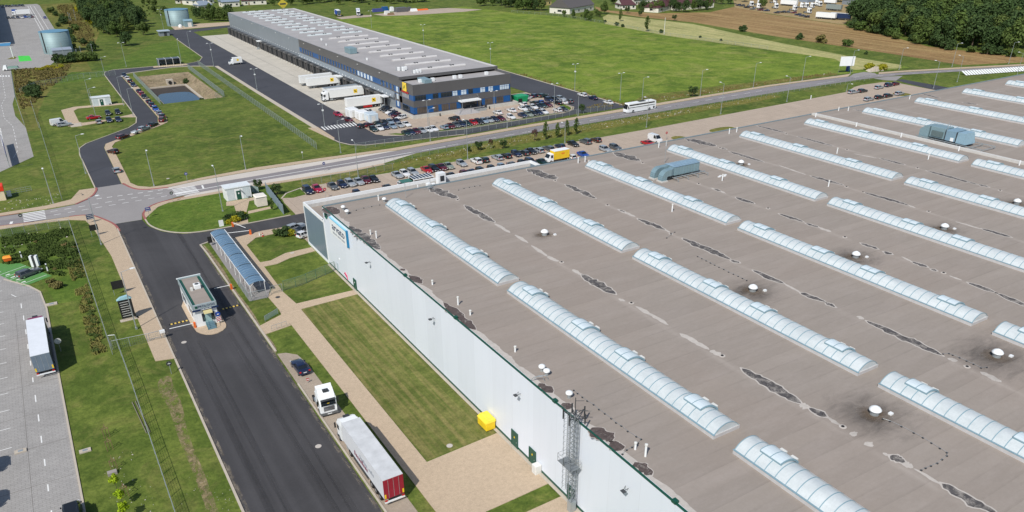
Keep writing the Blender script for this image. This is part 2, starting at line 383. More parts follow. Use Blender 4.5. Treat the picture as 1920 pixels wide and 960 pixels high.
def dup(root, loc, rz=0, label=None, group=None, color=None, scale=None, parts=True):
    r = root.copy(); COL.objects.link(r); r.location = loc; r.rotation_euler = (0, 0, rz)
    if scale: r.scale = scale
    if label: r['label'] = label
    if group: r['group'] = group
    if color: r.color = _rgb(color)
    if parts:
        for ch in KIDS[root.name]:
            c = ch.copy(); COL.objects.link(c); c.parent = r
            if color: c.color = _rgb(color)
            for gch in KIDS[ch.name]:
                d = gch.copy(); COL.objects.link(d); d.parent = c
                if color: d.color = _rgb(color)
    return r
def smoothline(pts, it=2, closed=False):
    p = [Vector((a[0], a[1])) for a in pts]
    for _ in range(it):
        q = []; n = len(p)
        if not closed: q.append(p[0])
        for i in range(n if closed else n - 1):
            a, b = p[i], p[(i + 1) % n]; q += [a * .75 + b * .25, a * .25 + b * .75]
        if not closed: q.append(p[-1])
        p = q
    return [(a.x, a.y) for a in p]
def zz(ox, oy, s, *pts, z=0):
    """points measured on an enlarged survey tile with origin (ox, oy) and scale s"""
    return [tuple(g(ox + a / s, oy + b / s, z))[:2] for a, b in pts]
ORD = ['first', 'second', 'third', 'fourth', 'fifth', 'sixth', 'seventh', 'eighth', 'ninth', 'tenth', 'eleventh', 'twelfth', 'thirteenth', 'fourteenth', 'fifteenth', 'sixteenth', 'seventeenth', 'eighteenth', 'nineteenth', 'twentieth',
       'twenty-first', 'twenty-second', 'twenty-third', 'twenty-fourth', 'twenty-fifth', 'twenty-sixth', 'twenty-seventh', 'twenty-eighth', 'twenty-ninth', 'thirtieth']
PX0, PX1, PY0, PY1 = 41.2, 63.2, 320.0, 386.0           # top edge of the settling pond
mb = MB()
o4 = [(-500, -300), (1500, -300), (1500, 1700), (-500, 1700)]; i4 = [(PX0, PY0), (PX1, PY0), (PX1, PY1), (PX0, PY1)]
mb.add([(a[0], a[1], 0) for a in o4 + i4], [(0, 1, 5, 4), (1, 2, 6, 5), (2, 3, 7, 6), (3, 0, 4, 7)])
tag(mb.build('ground', M['grass'], smooth='keep'), kind='structure')
FX0, FX1, FY0, FY1, FZ = 42.4, 58.6, 324.0, 370.0, -2.9
mb = MB().add([(x, y, 0) for x, y in i4] + [(FX0, FY0, FZ), (FX1, FY0, FZ), (FX1, FY1, FZ), (FX0, FY1, FZ)],
              [(1, 0, 4, 5), (2, 1, 5, 6), (3, 2, 6, 7), (0, 3, 7, 4)])
tag(mb.build('pond_bank', M['sand'], smooth='keep'), kind='structure')
tag(MB().poly([(FX0, FY0), (FX1, FY0), (FX1, FY1), (FX0, FY1)], FZ).build('pond_floor', M['mud'], smooth='keep'), kind='structure')
mb = MB().strip([(FX0 + .3, FY0), (FX0 + .3, FY1), (FX1 - .3, FY1), (FX1 - .3, FY0)], .9, FZ, FZ + .5)
flatobj('pond_kerb', mb, M['kerb'])
tag(MB().poly(smoothline([(FX0 + .6, FY0 + .3), (FX1 - .6, FY0 + .3), (FX1 - 1.2, 352), (55, 355), (50, 356), (FX0 + .8, 355)], 2, True), FZ + .12).build('pond_water', M['water'], smooth='keep'), kind='structure')
def gp(*p): return [tuple(g(*q))[:2] for q in p]
ground('meadow', [(169, 222), (183, 219.5), (230, 221), (300, 219), (329, 213), (340, 212), (342, 222), (324, 281), (320, 354), (324, 413), (323, 466), (308, 503), (300, 560), (214, 536), (196, 536), (162, 545), (155, 500), (172, 330)], M['meadow'], .006)
ground('stubble_field', gp((1130, 32), (1140, 27), (1300, 45), (1440, 76), (1590, 105), (1690, 122), (1690, 128), (1600, 131), (1565, 110), (1440, 93), (1250, 67), (1135, 45)), M['drygrass'], .01)
ground('ploughed_field', gp((1115, 12), (1145, 20), (1235, 25), (1330, 23), (1380, 12), (1440, 26), (1590, 48), (1740, 87), (1920, 108), (1920, 117), (1803, 122), (1665, 100), (1440, 66), (1300, 42), (1200, 32), (1120, 20)), M['soil'], .01)
ground('bare_yard', gp((1375, 0), (1378, 14), (1440, 25), (1580, 46), (1650, 30), (1640, 0)), M['dryearth'], .012)
ground('rough_verge', [(-6, 300), (-5.6, 420), (-4, 470), (8, 440), (20, 452), (27, 447), (26, 412), (10, 392), (4, 360), (0, 330), (-1, 300)], M['rough'], .008)
ground('rough_strip', [(23, 480), (24, 780), (60, 780), (47, 640), (45, 560), (36, 500), (30, 470)], M['rough'], .008)
ground('rough_edge', [(160, 222), (168, 230), (176, 236), (184, 300), (176, 345), (172, 345), (180, 300), (185.5, 240), (186, 219), (230, 221), (300, 219), (299, 223), (240, 229), (200, 231), (186, 222)], M['rough'], .012)
ground('rough_corner', [(-30, 175), (-30, 196), (-2.5, 192), (-.4, 172), (-.3, 150), (-6, 150), (-8, 165)], M['lush'], .008)
ground('worn_track', smoothline([(7.2, 113), (6.8, 110), (7.1, 104), (6.2, 96), (6.3, 88), (6.2, 78), (6, 60), (4.9, 60), (5, 78), (5.1, 88), (4.9, 96), (5.2, 104), (4.6, 110), (5.4, 113)], 2, True), M['dirtstreak'], .012)
ground('bare_strip', smoothline([(6.6, 112), (6.2, 104), (5.8, 97), (5.9, 88), (5.7, 79), (5.5, 60), (5.1, 60), (5.2, 79), (5.3, 88), (5.2, 97), (5.6, 104), (5.9, 112)], 2, True), M['dirtstreak'], .016)
for x_ in (11.4, 13.2, 18.0, 19.9): ground('tyre_track', [(x_ - .5, 30), (x_ + .5, 30), (x_ + .5, 122 if x_ < 18.5 else 184), (x_ - .5, 122 if x_ < 18.5 else 184)], M['tyre'], .031)
ground('kerbside_grit', [(8.8, 40), (9.35, 40), (9.35, 186), (8.8, 186)], M['dust'], .032); ground('kerbside_grit', [(22.2, 40), (22.85, 40), (22.75, 160), (22.1, 160)], M['dust'], .032)
ground('lawn', [(31.3, 73), (31.3, 124), (42.2, 124.4), (42.2, 73.4)], M['lawn'], .012)
ground('brown_verge', [(54, 192.6), (54, 197), (80, 199), (128, 205.5), (190, 205.5), (243, 205.6), (243, 200.5), (190, 199), (150, 198), (128, 197.8), (100, 194), (72, 192.6)], M['rough'], .014)
ground('mound_grass', gp((135, 135), (175, 135), (226, 110), (280, 85), (325, 75), (370, 100), (378, 108), (345, 118), (285, 124), (200, 136), (185, 148), (90, 160)), M['lush'], .009)
north = zz(0, 240, 4, (0, 665), (185, 640), (345, 618)) + [(3, 209.9), (20, 209.2), (46, 209.1), (68, 210.0), (88.9, 211.4), (132, 213.4), (183.5, 214.6)] + zz(1440, 0, 4, (0, 653), (300, 612), (640, 571), (1000, 544), (1400, 520), (1920, 493))
south = [(-60, 203.0), (-14.1, 202.7), (-9, 201.8), (2, 200.8), (20, 202.4), (44.8, 204.0), (69, 204.3), (92.4, 205.7), (126.7, 207.1), (187.7, 207.2)] + zz(1440, 0, 4, (0, 703), (400, 640), (700, 596), (1000, 562), (1400, 538), (1920, 509))
north = [(-60, 210.6)] + north
north.append((460, 165)); south.append((455, 160))
ground('road', south + north[::-1], M['asphaltx'], .03)
ground('bus_lane_north', [(3, 209.9), (20, 209.2), (46, 209.1), (68, 210.0), (88.9, 211.4), (86, 212.2), (66, 213.3), (48, 214.0), (32, 213.2), (24, 211.6), (14, 213)], M['palestrip'], .024)
ground('bus_lane_south', [(28, 202.8), (44.8, 204.0), (69, 204.3), (92.4, 205.7), (80, 201.3), (69, 200.3), (44, 201.3), (30, 200.9), (24, 201)], M['palestrip'], .024)
ground('junction', [(8, 221.5), (8, 219), (6, 213.5), (2, 209.4), (-14, 208.9), (-14, 206.8), (2, 204.6), (16, 204.8), (30, 205.6), (30, 208.2), (24, 210.4), (19, 212.4), (16.3, 215), (14, 221.5)], M['concreteroad'], .034)
ground('junction_south', [(-5, 201.6), (2.2, 200.8), (5, 199), (7.2, 194), (8.5, 189.7), (14.3, 189.3), (15, 194), (17.3, 198.2), (19.8, 200.2), (24, 202), (30, 203), (30, 204.6), (-5, 204.6)], M['concreteroad'], .034)
ground('red_lane_edge', [(-40, 210.4), (-14, 210.1), (-9.5, 209.9), (-14, 211.3), (-40, 214.5)], M['redpave'], .036)
ground('red_lane_edge_south', [(-40, 198.5), (-14.1, 200.9), (-7, 201.7), (-14.1, 202.9), (-40, 203)], M['redpave'], .036)
ground('road_turn_in', zz(1440, 0, 4, (790, 590), (900, 575), (1010, 570), (960, 605), (890, 603)), M['concreteroad'], .034)
ground('far_turn_in', zz(1440, 0, 4, (610, 575), (640, 555), (720, 540), (800, 548), (820, 562), (660, 585)), M['concreteroad'], .034)
mb = MB()
def dash(a, b, n, duty=.5, w=.14):
    a = Vector(a); b = Vector(b)
    for i in range(n):
        p = a.lerp(b, i / n); q = a.lerp(b, (i + duty) / n); mb.strip([p, q], w, .046)
mb.strip([(30.5, 205.2), (45.3, 206.1), (70, 206.7), (103.1, 207.5)], .34, .046)
mb.strip([(-14, 204.7), (-40, 205.4)], .22, .046); mb.strip([(24, 205), (30.5, 205.3)], .5, .046)
dash((104, 207.8), (187, 211), 12, .55, .2); dash((187, 211), g(1440, 168)[:2], 9, .5, .2)
mb.strip(zz(1440, 0, 4, (360, 632), (560, 598)), .22, .046); dash(g(1600, 145)[:2], g(1900, 126)[:2], 14, .5, .2)
dash((-3.5, 207.2), (23.5, 207.6), 9, .5, .22); dash((-3, 204.2), (24, 204.6), 9, .5, .22)
dash((7, 211.6), (26, 209.9), 8, .5, .3)
for k in range(6):
    y = 203.1 + k * 1.12; x0 = 24.5
    mb.poly([(x0, y), (x0 + 5.6, y + .1), (x0 + 5.6, y + .62), (x0, y + .52)], .046)
    y = 202.5 + k * 1.25
    mb.poly([(-9.3, y), (-4.7, y - .1), (-4.7, y + .5), (-9.3, y + .6)], .046)
mb.strip([(31.6, 205.5), (31.9, 208.6)], .45, .046); mb.strip([(-11.9, 202.7), (-11.7, 204.5)], .6, .046)
flatobj('road_marking', mb, M['white_paint'])
ground('footpath', [(16, 221.6), (14.2, 221.6), (16.5, 215.1), (19.2, 212.7), (24, 211.7), (32, 213.4), (48, 214.2), (66, 213.5), (86, 212.4), (89, 211.7), (132, 213.7), (183.5, 214.9)] + zz(1440, 0, 4, (0, 651), (300, 610), (600, 574)) + zz(1440, 0, 4, (620, 556), (300, 600), (0, 640)) + [(183.5, 217.8), (132, 216.2), (88, 214.4), (66, 216.0), (48, 216.8), (34, 215.5), (24, 213.8), (20, 214.3), (17.4, 217)], M['paving'], 0, .12)
ground('footpath', zz(1440, 0, 4, (830, 545), (1000, 532), (1400, 509), (1920, 482)) + zz(1440, 0, 4, (1920, 491), (1400, 518), (1000, 541), (830, 556)), M['paving'], 0, .12)
ground('footpath', [(-60, 211), (-14, 210.4), (-4, 209.9), (2, 210.2), (6, 214), (7.7, 219.5), (7.7, 221.4), (4, 221.6), (1.5, 214.5), (-4, 212.6), (-14, 212.4), (-60, 215)], M['paving'], 0, .12)
ground('footpath', [(-60, 202.7), (-14, 202.3), (-9, 201.4), (2, 200.4), (4.7, 198.6), (6.8, 193.6), (8.4, 189.4), (8.7, 167.4), (8.7, 117.9), (5.8, 118.7), (5.4, 169.5), (4.0, 189), (3.0, 196), (0, 198.3), (-5, 199.4), (-14, 200), (-60, 199)], M['paving'], 0, .12)
ground('footpath', [(15, 189.4), (15.4, 194), (17.7, 198), (20.1, 199.8), (24, 200.8), (30, 200.8), (44, 201.1), (69, 200.1), (80, 201.1), (80, 199.9), (69, 198.6), (44, 199.4), (30, 199), (22, 198.6), (19, 196.5), (17, 193)], M['paving'], 0, .12)
mb = MB()
mb.strip(smoothline([(14.4, 221.6), (16.1, 215.0), (18.9, 212.5), (24, 211.5)], 2), .5, .0, .135).strip(smoothline([(15, 188.8), (15.1, 194), (17.4, 198.2), (20, 200.1), (26, 201.2)], 2), .5, 0, .135)
mb.strip(smoothline([(7.9, 221.4), (7.9, 219.3), (6.2, 213.8), (2.2, 209.9)], 2), .5, 0, .135).strip(smoothline([(0, 200.7), (2.2, 200.5), (4.9, 198.8), (7.0, 193.8), (8.6, 189.0), (8.8, 184)], 2), .5, 0, .135)
flatobj('red_kerb', mb, M['redpave'])
ground('service_road', [(8.8, -40), (8.8, 186), (8.5, 189.6), (14.3, 189.2), (14.8, 184), (17, 178.5), (20.5, 174.6), (25, 173.3), (36, 173.1), (60, 173.3), (60, 166.6), (44, 166.3), (36, 166.8), (29.3, 165.9), (24.7, 166.4), (22.7, 165.6), (22.3, 160), (22.6, 122), (22.8, -40)], M['asphalt'], .026)
island = smoothline([(15, 189), (17, 193), (19, 196.5), (22, 198.6), (30, 199), (42, 199.3), (46, 199), (46, 186), (45, 174.2), (41, 173.4), (25, 173.6), (20.8, 175), (17.3, 179), (15.2, 184.2)], 1, True)
ground('grass_island', island, M['lush'], 0, .10)
ground('paved_path', [(34, 191.2), (41, 191), (41.2, 189), (39, 188.8), (36.3, 181), (34.8, 173.6), (31.4, 173.6), (34, 181), (35, 187.5), (33.3, 188.2)], M['paving'], 0, .118)
ground('paved_path', [(36.8, 181.5), (42.6, 182), (42.6, 180.4), (36.3, 179.6)], M['paving'], 0, .118)
mb = MB()
mb.strip([(8.62, -40), (8.62, 117.6)], .3, 0, .14).strip([(8.62, 117.8), (8.62, 186)], .25, 0, .14)
mb.strip([(22.98, 66), (22.98, 100)], .25, 0, .14).strip([(22.95, 111.5), (22.7, 160), (22.5, 165.6), (24.7, 166.6), (25.5, 166.2)], .35, 0, .14)
mb.strip(smoothline([(15, 189), (15.1, 184.2), (17.1, 178.8), (20.7, 174.8), (25, 173.45), (36, 173.25), (44.6, 173.4)], 2), .3, 0, .14)
flatobj('kerb', mb, M['kerb'])
ground('walkway', [(28, 40), (28, 96.7), (27.9, 119), (27.6, 123.9), (27.8, 126), (27.6, 132.2), (29.5, 136), (28.9, 160), (26.5, 166), (29.5, 166.2), (30.9, 160.2), (30.8, 149.2), (30.9, 147), (30.6, 133), (31.2, 126.6), (31.2, 124.1), (31.2, 72.7), (42.3, 73.3), (42.3, 60.9), (36.7, 60.7), (33, 60.6), (33, 57.9), (42.3, 58.1), (42.3, 54), (33, 54), (31.2, 40)], M['paving'], 0, .08)
ground('walkway', [(31, 126.7), (42.4, 126.5), (42.4, 124.5), (31, 124.1)], M['paving'], 0, .078)
ground('walkway', [(30.7, 149.2), (32.9, 149), (36.6, 151.2), (42.3, 151.4), (42.3, 149), (36.8, 148.2), (33.6, 146.6), (30.8, 146.7)], M['paving'], 0, .078)
ground('walkway', [(22.9, 118.1), (23, 121.6), (27.8, 124), (27.8, 119)], M['paving'], 0, .078)
ground('walkway', [(29.3, 165.8), (36.2, 166.8), (44, 166.2), (42.6, 164.6), (37.9, 163.6), (33.8, 163.4), (31, 160.2), (29, 160)], M['paving'], 0, .078)
ground('shelter_floor', [(24.2, 132.3), (24.4, 166), (28, 166), (29.2, 160), (29.4, 136.6), (27.6, 132.2)], M['concreteroad'], 0, .06)
ground('lay_by', smoothline([(22.9, 64), (22.9, 110.6), (24.2, 110.2), (25.6, 108.6), (26.1, 105), (26.2, 64)], 0, True), paved('lay_by_setts', srgb(168, 154, 138), (.2, .1), .06, .3), .036)
ground('drain_bed', [(31.2, 124), (31.3, 124), (31.3, 124.4)], M['kerb'], .01)
ground('sand_strip', smoothline([(22.9, 111), (23.5, 113), (23.2, 120), (23.6, 128), (23.2, 140), (23.7, 150), (23.3, 165), (22.8, 165), (22.8, 111)], 1, True), M['sand'], .02)
ground('car_park', [(45.8, 173.5), (46, 183), (46.6, 187.2), (49, 189.8), (53, 191.7), (74, 191.3), (86, 190.9), (130, 190.6), (171, 190.4), (226, 191.8), (271.4, 193), (282, 197.5), (288, 198.6), (300, 197.5), (303.8, 194), (303, 176.5), (303, 141), (42.6, 141), (42.6, 165.8)], M['parkpave'], .022)
mb = MB()
for x in [53.6 + 2.45 * k for k in range(48)]: mb.strip([(x, 184.9), (x, 190.4)], .09, .03)
for x in [78 + 2.45 * k for k in range(32)]: mb.strip([(x, 174.6), (x, 179.8)], .09, .03)
flatobj('bay_line', mb, M['kerb'])
mb = MB().strip([(46.4, 186.5), (48.6, 189.8), (53, 191.9), (74, 191.5), (86, 191.1), (110, 191)], .4, 0, .14)
mb.strip([(52.7, 186.2), (52.9, 191.7)], .25, 0, .14)
flatobj('kerb', mb, M['kerb'])
ground('grass_corner', [(46.5, 187), (48.8, 189.6), (52.7, 191.4), (52.6, 186.4), (49, 185.6)], M['lush'], 0, .1)
ground('asphalt_spur', zz(1440, 0, 4, (950, 600), (1010, 595), (1370, 660), (1280, 682), (1100, 640)), M['asphalt2'], .03)
for p in ((169, 175.5, 2.4, 3), (188, 176.5, 5, 2.4), (285, 178.5, 3, 3)):
    ground('planted_bed', smoothline([(p[0] - p[2], p[1] - p[3]), (p[0] + p[2], p[1] - p[3]), (p[0] + p[2], p[1] + p[3]), (p[0] - p[2], p[1] + p[3])], 2, True), M['rough'], 0, .12)
mb = MB().strip([(-14, 168), (-9.9, 161.7), (-8.3, 157.7), (-7.7, 149), (-7.6, 119), (-7.4, 86), (-7.4, 50)], .25, 0, .13)
flatobj('kerb', mb, M['kerb'])
ground('branch_road', [(7.9, 221.4), (14, 221.4), (14.5, 263.6), (15.4, 268.5), (19.4, 272.6), (24.6, 279), (32.3, 286.8), (34.1, 289.4), (35.5, 297.9), (35.7, 388.4), (37.2, 396), (41.6, 397.9), (59.7, 402.3), (68, 400), (76.1, 394.2), (77, 322), (77.2, 252.2), (76.4, 240), (77.2, 230), (79, 225.2), (83, 222), (115.3, 217), (131.7, 217.6), (163, 221), (172.9, 219.6), (183.5, 219.5), (183.9, 222.6), (183.7, 300), (183, 420), (168, 420), (167, 240), (167, 230), (164, 226.5), (158.7, 224.6), (118.6, 223.6), (97.3, 227.4), (92.4, 230.4), (90.9, 233), (91.8, 268), (92.8, 382), (93.9, 527.7), (108, 533), (130, 545), (128, 552), (95, 541), (88, 548), (80, 548), (80, 520), (79.3, 500), (77.7, 424.6), (74, 413), (66.9, 408.8), (52, 409.9), (34.8, 410.9), (31.2, 407), (30, 400), (29.5, 314.3), (29.3, 301), (28, 292.5), (24.8, 286.6), (10.5, 271.9), (8.2, 267), (7.6, 259)], M['asphalt2'], .026)
ground('branch_footpath', [(14.1, 221.5), (14.6, 263.5), (15.5, 268.3), (19.5, 272.3), (24.8, 278.7), (32.5, 286.6), (34.3, 289.3), (35.7, 298), (35.9, 388.4), (38.4, 388.4), (38.3, 297), (37.2, 288), (34, 284), (27, 277.5), (21, 271.5), (18.2, 268.5), (16.8, 264), (16.2, 221.5)], M['paving'], 0, .1)
mb = MB()
mb.strip([(7.7, 221.6), (7.4, 259), (8.0, 267), (10.3, 272.1), (24.6, 286.8), (27.8, 292.7), (29.1, 301), (29.3, 314.3), (29.8, 400), (31, 407.2), (34.7, 411.1), (52, 410.2), (66.9, 409), (73.8, 413.2), (77.5, 424.6), (79.1, 500)], .3, 0, .13)
mb.strip([(36.2, 389), (37.4, 396.3), (41.6, 398.2), (59.7, 402.7), (68.2, 400.3), (76.4, 394.5)], .9, 0, .12)
mb.strip([(77.4, 394), (77.2, 322), (77.5, 252)], 1.6, 0, .12)
mb.strip([(77.5, 253), (76.7, 240), (77.6, 230), (79.4, 225.4), (83, 222.4), (115, 217.4)], .3, 0, .13)
mb.strip([(167.2, 240), (167.2, 230), (164, 226.2), (158.7, 224.3), (118.6, 223.3), (97.3, 227.1), (92.2, 230.1)], .25, 0, .13)
mb.strip([(184.1, 222), (184, 330), (183.4, 420)], .5, 0, .13)
flatobj('kerb', mb, M['kerb'])
ground('footpath_end', [(75.2, 253), (78.4, 253), (78.2, 236), (77, 233)], M['paving'], 0, .11)
ground('loading_yard', [(91.8, 268), (92.8, 382), (93.9, 505), (111.4, 505), (111.4, 247), (91.3, 247)], M['concrete'], .03)
ground('office_car_park', [(91.3, 247.5), (90.9, 233), (92.6, 230.6), (97.3, 227.6), (118.6, 223.8), (158.7, 224.8), (164, 226.8), (166.8, 230.2), (166.8, 262), (151, 262), (151, 246), (111.4, 246), (111.4, 262), (91.6, 268)], M['parkpave'], .036)
ground('office_verge', [(94.5, 231), (97, 230.6), (99, 228.6), (118, 225), (157, 225.3), (157, 224.9), (118.6, 223.9), (97.3, 227.7)], M['lush'], 0, .11)
ground('office_verge', smoothline([(159.5, 225.6), (163.6, 227), (166.2, 230.4), (166.4, 238), (164.5, 236), (163, 229)], 1, True), M['lush'], 0, .11)
ground('tank_apron', gp((316, 46), (328, 56), (435, 47), (435, 41), (360, 45)), M['paving'], .03)
mb = MB()
for k in range(11): mb.poly([(79 + k * 1.1, 247.2 + .2), (79.5 + k * 1.1, 247.2), (79.9 + k * 1.1, 252.4), (79.4 + k * 1.1, 252.6)], .04)
flatobj('yard_crossing', mb, M['white_paint'])
mb = MB()
mb.strip([(100.5, 247.5), (100.5, 500)], .12, .036)
flatobj('yard_joint', mb, M['dark'])
ground('truck_apron', gp((630, 33), (664, 29), (697, 28), (697, 31), (640, 36)), M['parkpave'], .03)
ground('goods_apron', gp((700, 27), (775, 19), (840, 15), (905, 18), (870, 22), (780, 28), (720, 30)), M['parkpave'], .03)
wy = [(-150, 790)] + [(22.0, 786), (23.4, 771.7), (22.6, 570), (18, 500), (14, 455), (9.3, 436.5), (-5.6, 440.7), (-5.9, 372), (-7.4, 352), (-7.2, 328.4), (-4.8, 307), (-4.4, 264.6), (-13.2, 252), (-30, 240), (-150, 225)]
ground('west_yard', wy, M['concrete_grey'], .02)
ground('lower_yard', [(-150, 165), (-19.5, 167), (-14.6, 171), (-10.6, 162.3), (-9.9, 161.7), (-8.3, 157.7), (-7.75, 149), (-7.6, 119), (-7.4, 86), (-7.4, 30), (-150, 30)], M['concrete_grey'], .02)
mb = MB()
mb.poly([(-26, 186), (-14.2, 177.4), (-11.5, 176.5), (-5.9, 164.9), (-10.7, 162.2), (-14.8, 171), (-26, 178)], .026)
flatobj('green_bay', mb, M['green_paint'])
mb = MB()
bayd = (Vector((-10.6, 162.3)) - Vector((-14.5, 171))).normalized(); bayn = Vector((4.7, 2.6)).normalized()
for k in range(5):
    p = Vector((-10.9, 162.6)) - bayd * (2.05 * k + .9); mb.strip([p, p + bayn * 5.2], .12, .034)
for k in range(4):
    p = Vector((-10.9, 162.6)) - bayd * (2.05 * k + 1.9) + bayn * .5; mb.poly([p, p + bayn * .8, p + bayn * .8 + bayd * .5, p + bayd * .3], .034)
flatobj('bay_marking', mb, M['white_paint'])
ground('green_charging_bay', zz(0, 0, 8, (270, 840), (440, 835), (480, 910), (290, 925)), M['bright_green'], .026)
ground('grass_nose', zz(0, 0, 8, (100, 890), (210, 845), (250, 860), (225, 885)), M['rough'], .026)
mb = MB()
def dpx(ox, oy, s, a, b, n, duty=.5, w=.14):
    A, B = zz(ox, oy, s, a, b); dash2(A, B, n, duty, w)
def dash2(a, b, n, duty, w):
    a = Vector(a); b = Vector(b)
    for i in range(n): mb.strip([a.lerp(b, i / n), a.lerp(b, (i + duty) / n)], w, .034)
dpx(0, 120, 4.8, (15, 90), (50, 300), 9); dpx(0, 120, 4.8, (50, 300), (12, 370), 3); dpx(0, 120, 4.8, (12, 370), (40, 490), 5); dpx(0, 120, 4.8, (40, 490), (115, 560), 4)
dpx(0, 120, 4.8, (115, 560), (160, 770), 7); dpx(0, 120, 4.8, (160, 780), (118, 850), 3, .9); dpx(0, 120, 4.8, (0, 580), (30, 740), 12, .6, .5)
for p in ((160, 375), (178, 465), (195, 570), (210, 680), (230, 805), (247, 930)):
    a = zz(0, 480, 4, (p[0] - 2, p[1] - 18), (p[0] + 2, p[1] + 18)); mb.strip(a, .16, .034)
for p in ((267, 110), (290, 256), (311, 416), (336, 590), (361, 780), (388, 975)):
    a = zz(0, 720, 4, (p[0] - 3, p[1] - 26), (p[0] + 3, p[1] + 26)); mb.strip(a, .16, .034)
mb.strip(zz(0, 480, 4, (85, 290), (122, 308)), .14, .034)
for k in range(7): mb.strip(zz(0, 120, 8, (-120 + k * 42, 172), (-120 + k * 42 + 5, 192)), .55, .034)
for a, b in (((50, 250), (62, 310)), ((30, 250), (50, 300))): pass
mb.strip([(15.0, 770), (15.0, 560)], .3, .034).strip([(16.6, 770), (16.6, 560)], .3, .034).strip([(19.2, 770), (19.2, 575)], .22, .034)
for k in range(14):
    y = 105 + 5.2 * k; mb.strip([(-14.4, y), (-18.5, y)], .14, .034)
flatobj('yard_marking', mb, M['white_paint'])
mb = MB()
for y in range(40, 165, 9): mb.strip([(-60, y), (-7.8, y + .4)], .07, .028)
for y in range(255, 430, 9): mb.strip([(-60, y), (-7.6 if y > 300 else -5, y + .4)], .09, .028)
mb.strip([(-12.6, 40), (-12.6, 150)], .06, .028)
flatobj('slab_joint', mb, flat('dark_joint', srgb(118, 114, 110), .9))
WX, WY, RZ = 42.55, 140.8, 12.2
wh = thing('warehouse', 'huge white-walled warehouse with flat brown-grey roof and long rooflights', 'warehouse', (WX, 20, 0))
mb = MB()
mb.box(WX, -60, .5, WX + .3, WY, RZ).box(WX + .3, WY - .3, 0, 430, WY, RZ).box(429.7, -60, 0, 430, WY - .3, RZ).box(WX + .3, -60, 0, 429.7, -59.7, RZ)
mb.build('wall', M['wallwhite'], wh)
MB().box(WX - .02, -60, 0, WX + .3, WY, .5).build('wall_base', M['green'], wh)
MB().box(WX + .3, -59.7, RZ - .3, 429.7, WY - .3, RZ + .02).build('roof', M['roof'], wh)
MB().box(WX - .06, -60, RZ - .04, WX + .16, WY + .05, RZ + .1).build('coping', M['green'], wh)
MB().box(WX + .3, WY - .33, RZ, 430, WY + .08, RZ + .2).build('roof_edge', flat('north_roof_edge', srgb(120, 134, 140), .5), wh)
random.seed(3)
pts = [(WX + .3, y) for y in range(-40, 141, 2)]
pts2 = [(WX + 1.0 + .7 * noise.noise(Vector((y * .35, 1, 0))) + .25 * noise.noise(Vector((y * 1.3, 5, 0))), y * 1.0) for y in [v * .5 for v in range(-80, 281)]]
MB().poly(pts + pts2[::-1], RZ + .026).build('roof_flashing', M['rim'], wh, smooth='keep')
MB().box(183.6, -20, RZ + .021, 184.6, WY - .6, RZ + .55).build('firewall_upstand', M['roofstrip'], wh)
for y in (138, 125, 112, 97, 83, 70):
    MB().tube((182.6, y, RZ), (182.6, y, RZ + 1.1), .16, 8).build('vent_pipe', M['white'], wh)
M['hatch'] = flat('hatch_sheet', srgb(206, 218, 224), .3, var=.04)
SW, CH, ARC = 3.7, .42, .98
def arcpt(t, off=0):
    """t 0..1 across the vault"""
    a = math.pi * (1 - t); cx = SW / 2
    rad = (cx * cx + ARC * ARC) / (2 * ARC); c0 = ARC - rad; half = math.asin(cx / rad)
    th = -half + 2 * half * t
    return cx + (rad + off) * math.sin(th), CH + c0 + (rad + off) * math.cos(th)
def vault(mb, y0, y1, t0=0, t1=1, off=0, n=14, caps=True, thick=None):
    ring0 = [arcpt(t0 + (t1 - t0) * i / n, off) for i in range(n + 1)]
    vs = [(x, y0, z) for x, z in ring0] + [(x, y1, z) for x, z in ring0]; k = n + 1
    fs = [(i, i + 1, i + 1 + k, i + k) for i in range(n)]
    if thick:
        r1 = [arcpt(t0 + (t1 - t0) * i / n, off - thick) for i in range(n + 1)]
        vs += [(x, y0, z) for x, z in r1] + [(x, y1, z) for x, z in r1]
        for i in range(n): fs += [(i, i + 2 * k, i + 1 + 2 * k, i + 1), (i + k, i + 1 + k, i + 1 + 3 * k, i + 3 * k)]
        fs += [(0, k, 3 * k, 2 * k), (n, n + 2 * k, n + 3 * k, n + k)]
    elif caps:
        fs += [tuple(range(n, -1, -1)), tuple(range(k, 2 * k))]
    mb.add(vs, fs)
def skylight_meshes(L, hs):
    """L = length along -y from origin; hs = hatch starts"""
    gl = MB(); vault(gl, -L, 0)
    cu = MB().box(-.12, -L - .1, 0, SW + .12, .1, CH + .02)
    ri = MB(); npan = round(L / 1.335)
    for i in range(npan + 1):
        y = -L * i / npan; vault(ri, y - .045, y + .045, 0, 1, .035, 14, thick=.05)
    ri.box(-.14, -L - .12, CH + .02, .05, .12, CH + .1)
    ht = []
    for h in hs:
        m1 = MB(); vault(m1, -h - 2.7, -h, .34, 1.0, .24, 8, thick=.2)
        m2 = MB(); vault(m2, -h - 2.74, -h - 2.66, .34, 1.0, .27, 8, thick=.22); vault(m2, -h - 1.39, -h - 1.31, .34, 1.0, .27, 8, thick=.05); vault(m2, -h - .04, -h + .04, .34, 1, .27, 8, thick=.22)
        x, z = arcpt(.36, .1); m2.box(x - .12, -h - 2.74, z - .14, x + .02, -h + .04, z + .06)
        m3 = MB()
        m3b = MB(); m3b.box(SW - .15, -h - 2.5, CH + .12, SW + .35, -h - 1.75, CH + .42)
        for dy in (.35,): m3.box(SW - .15, -h - dy - .75, CH + .12, SW + .35, -h - dy, CH + .42)
        ht.append((m1, m2, m3, m3b))
    return gl, cu, ri, ht
protos = {}
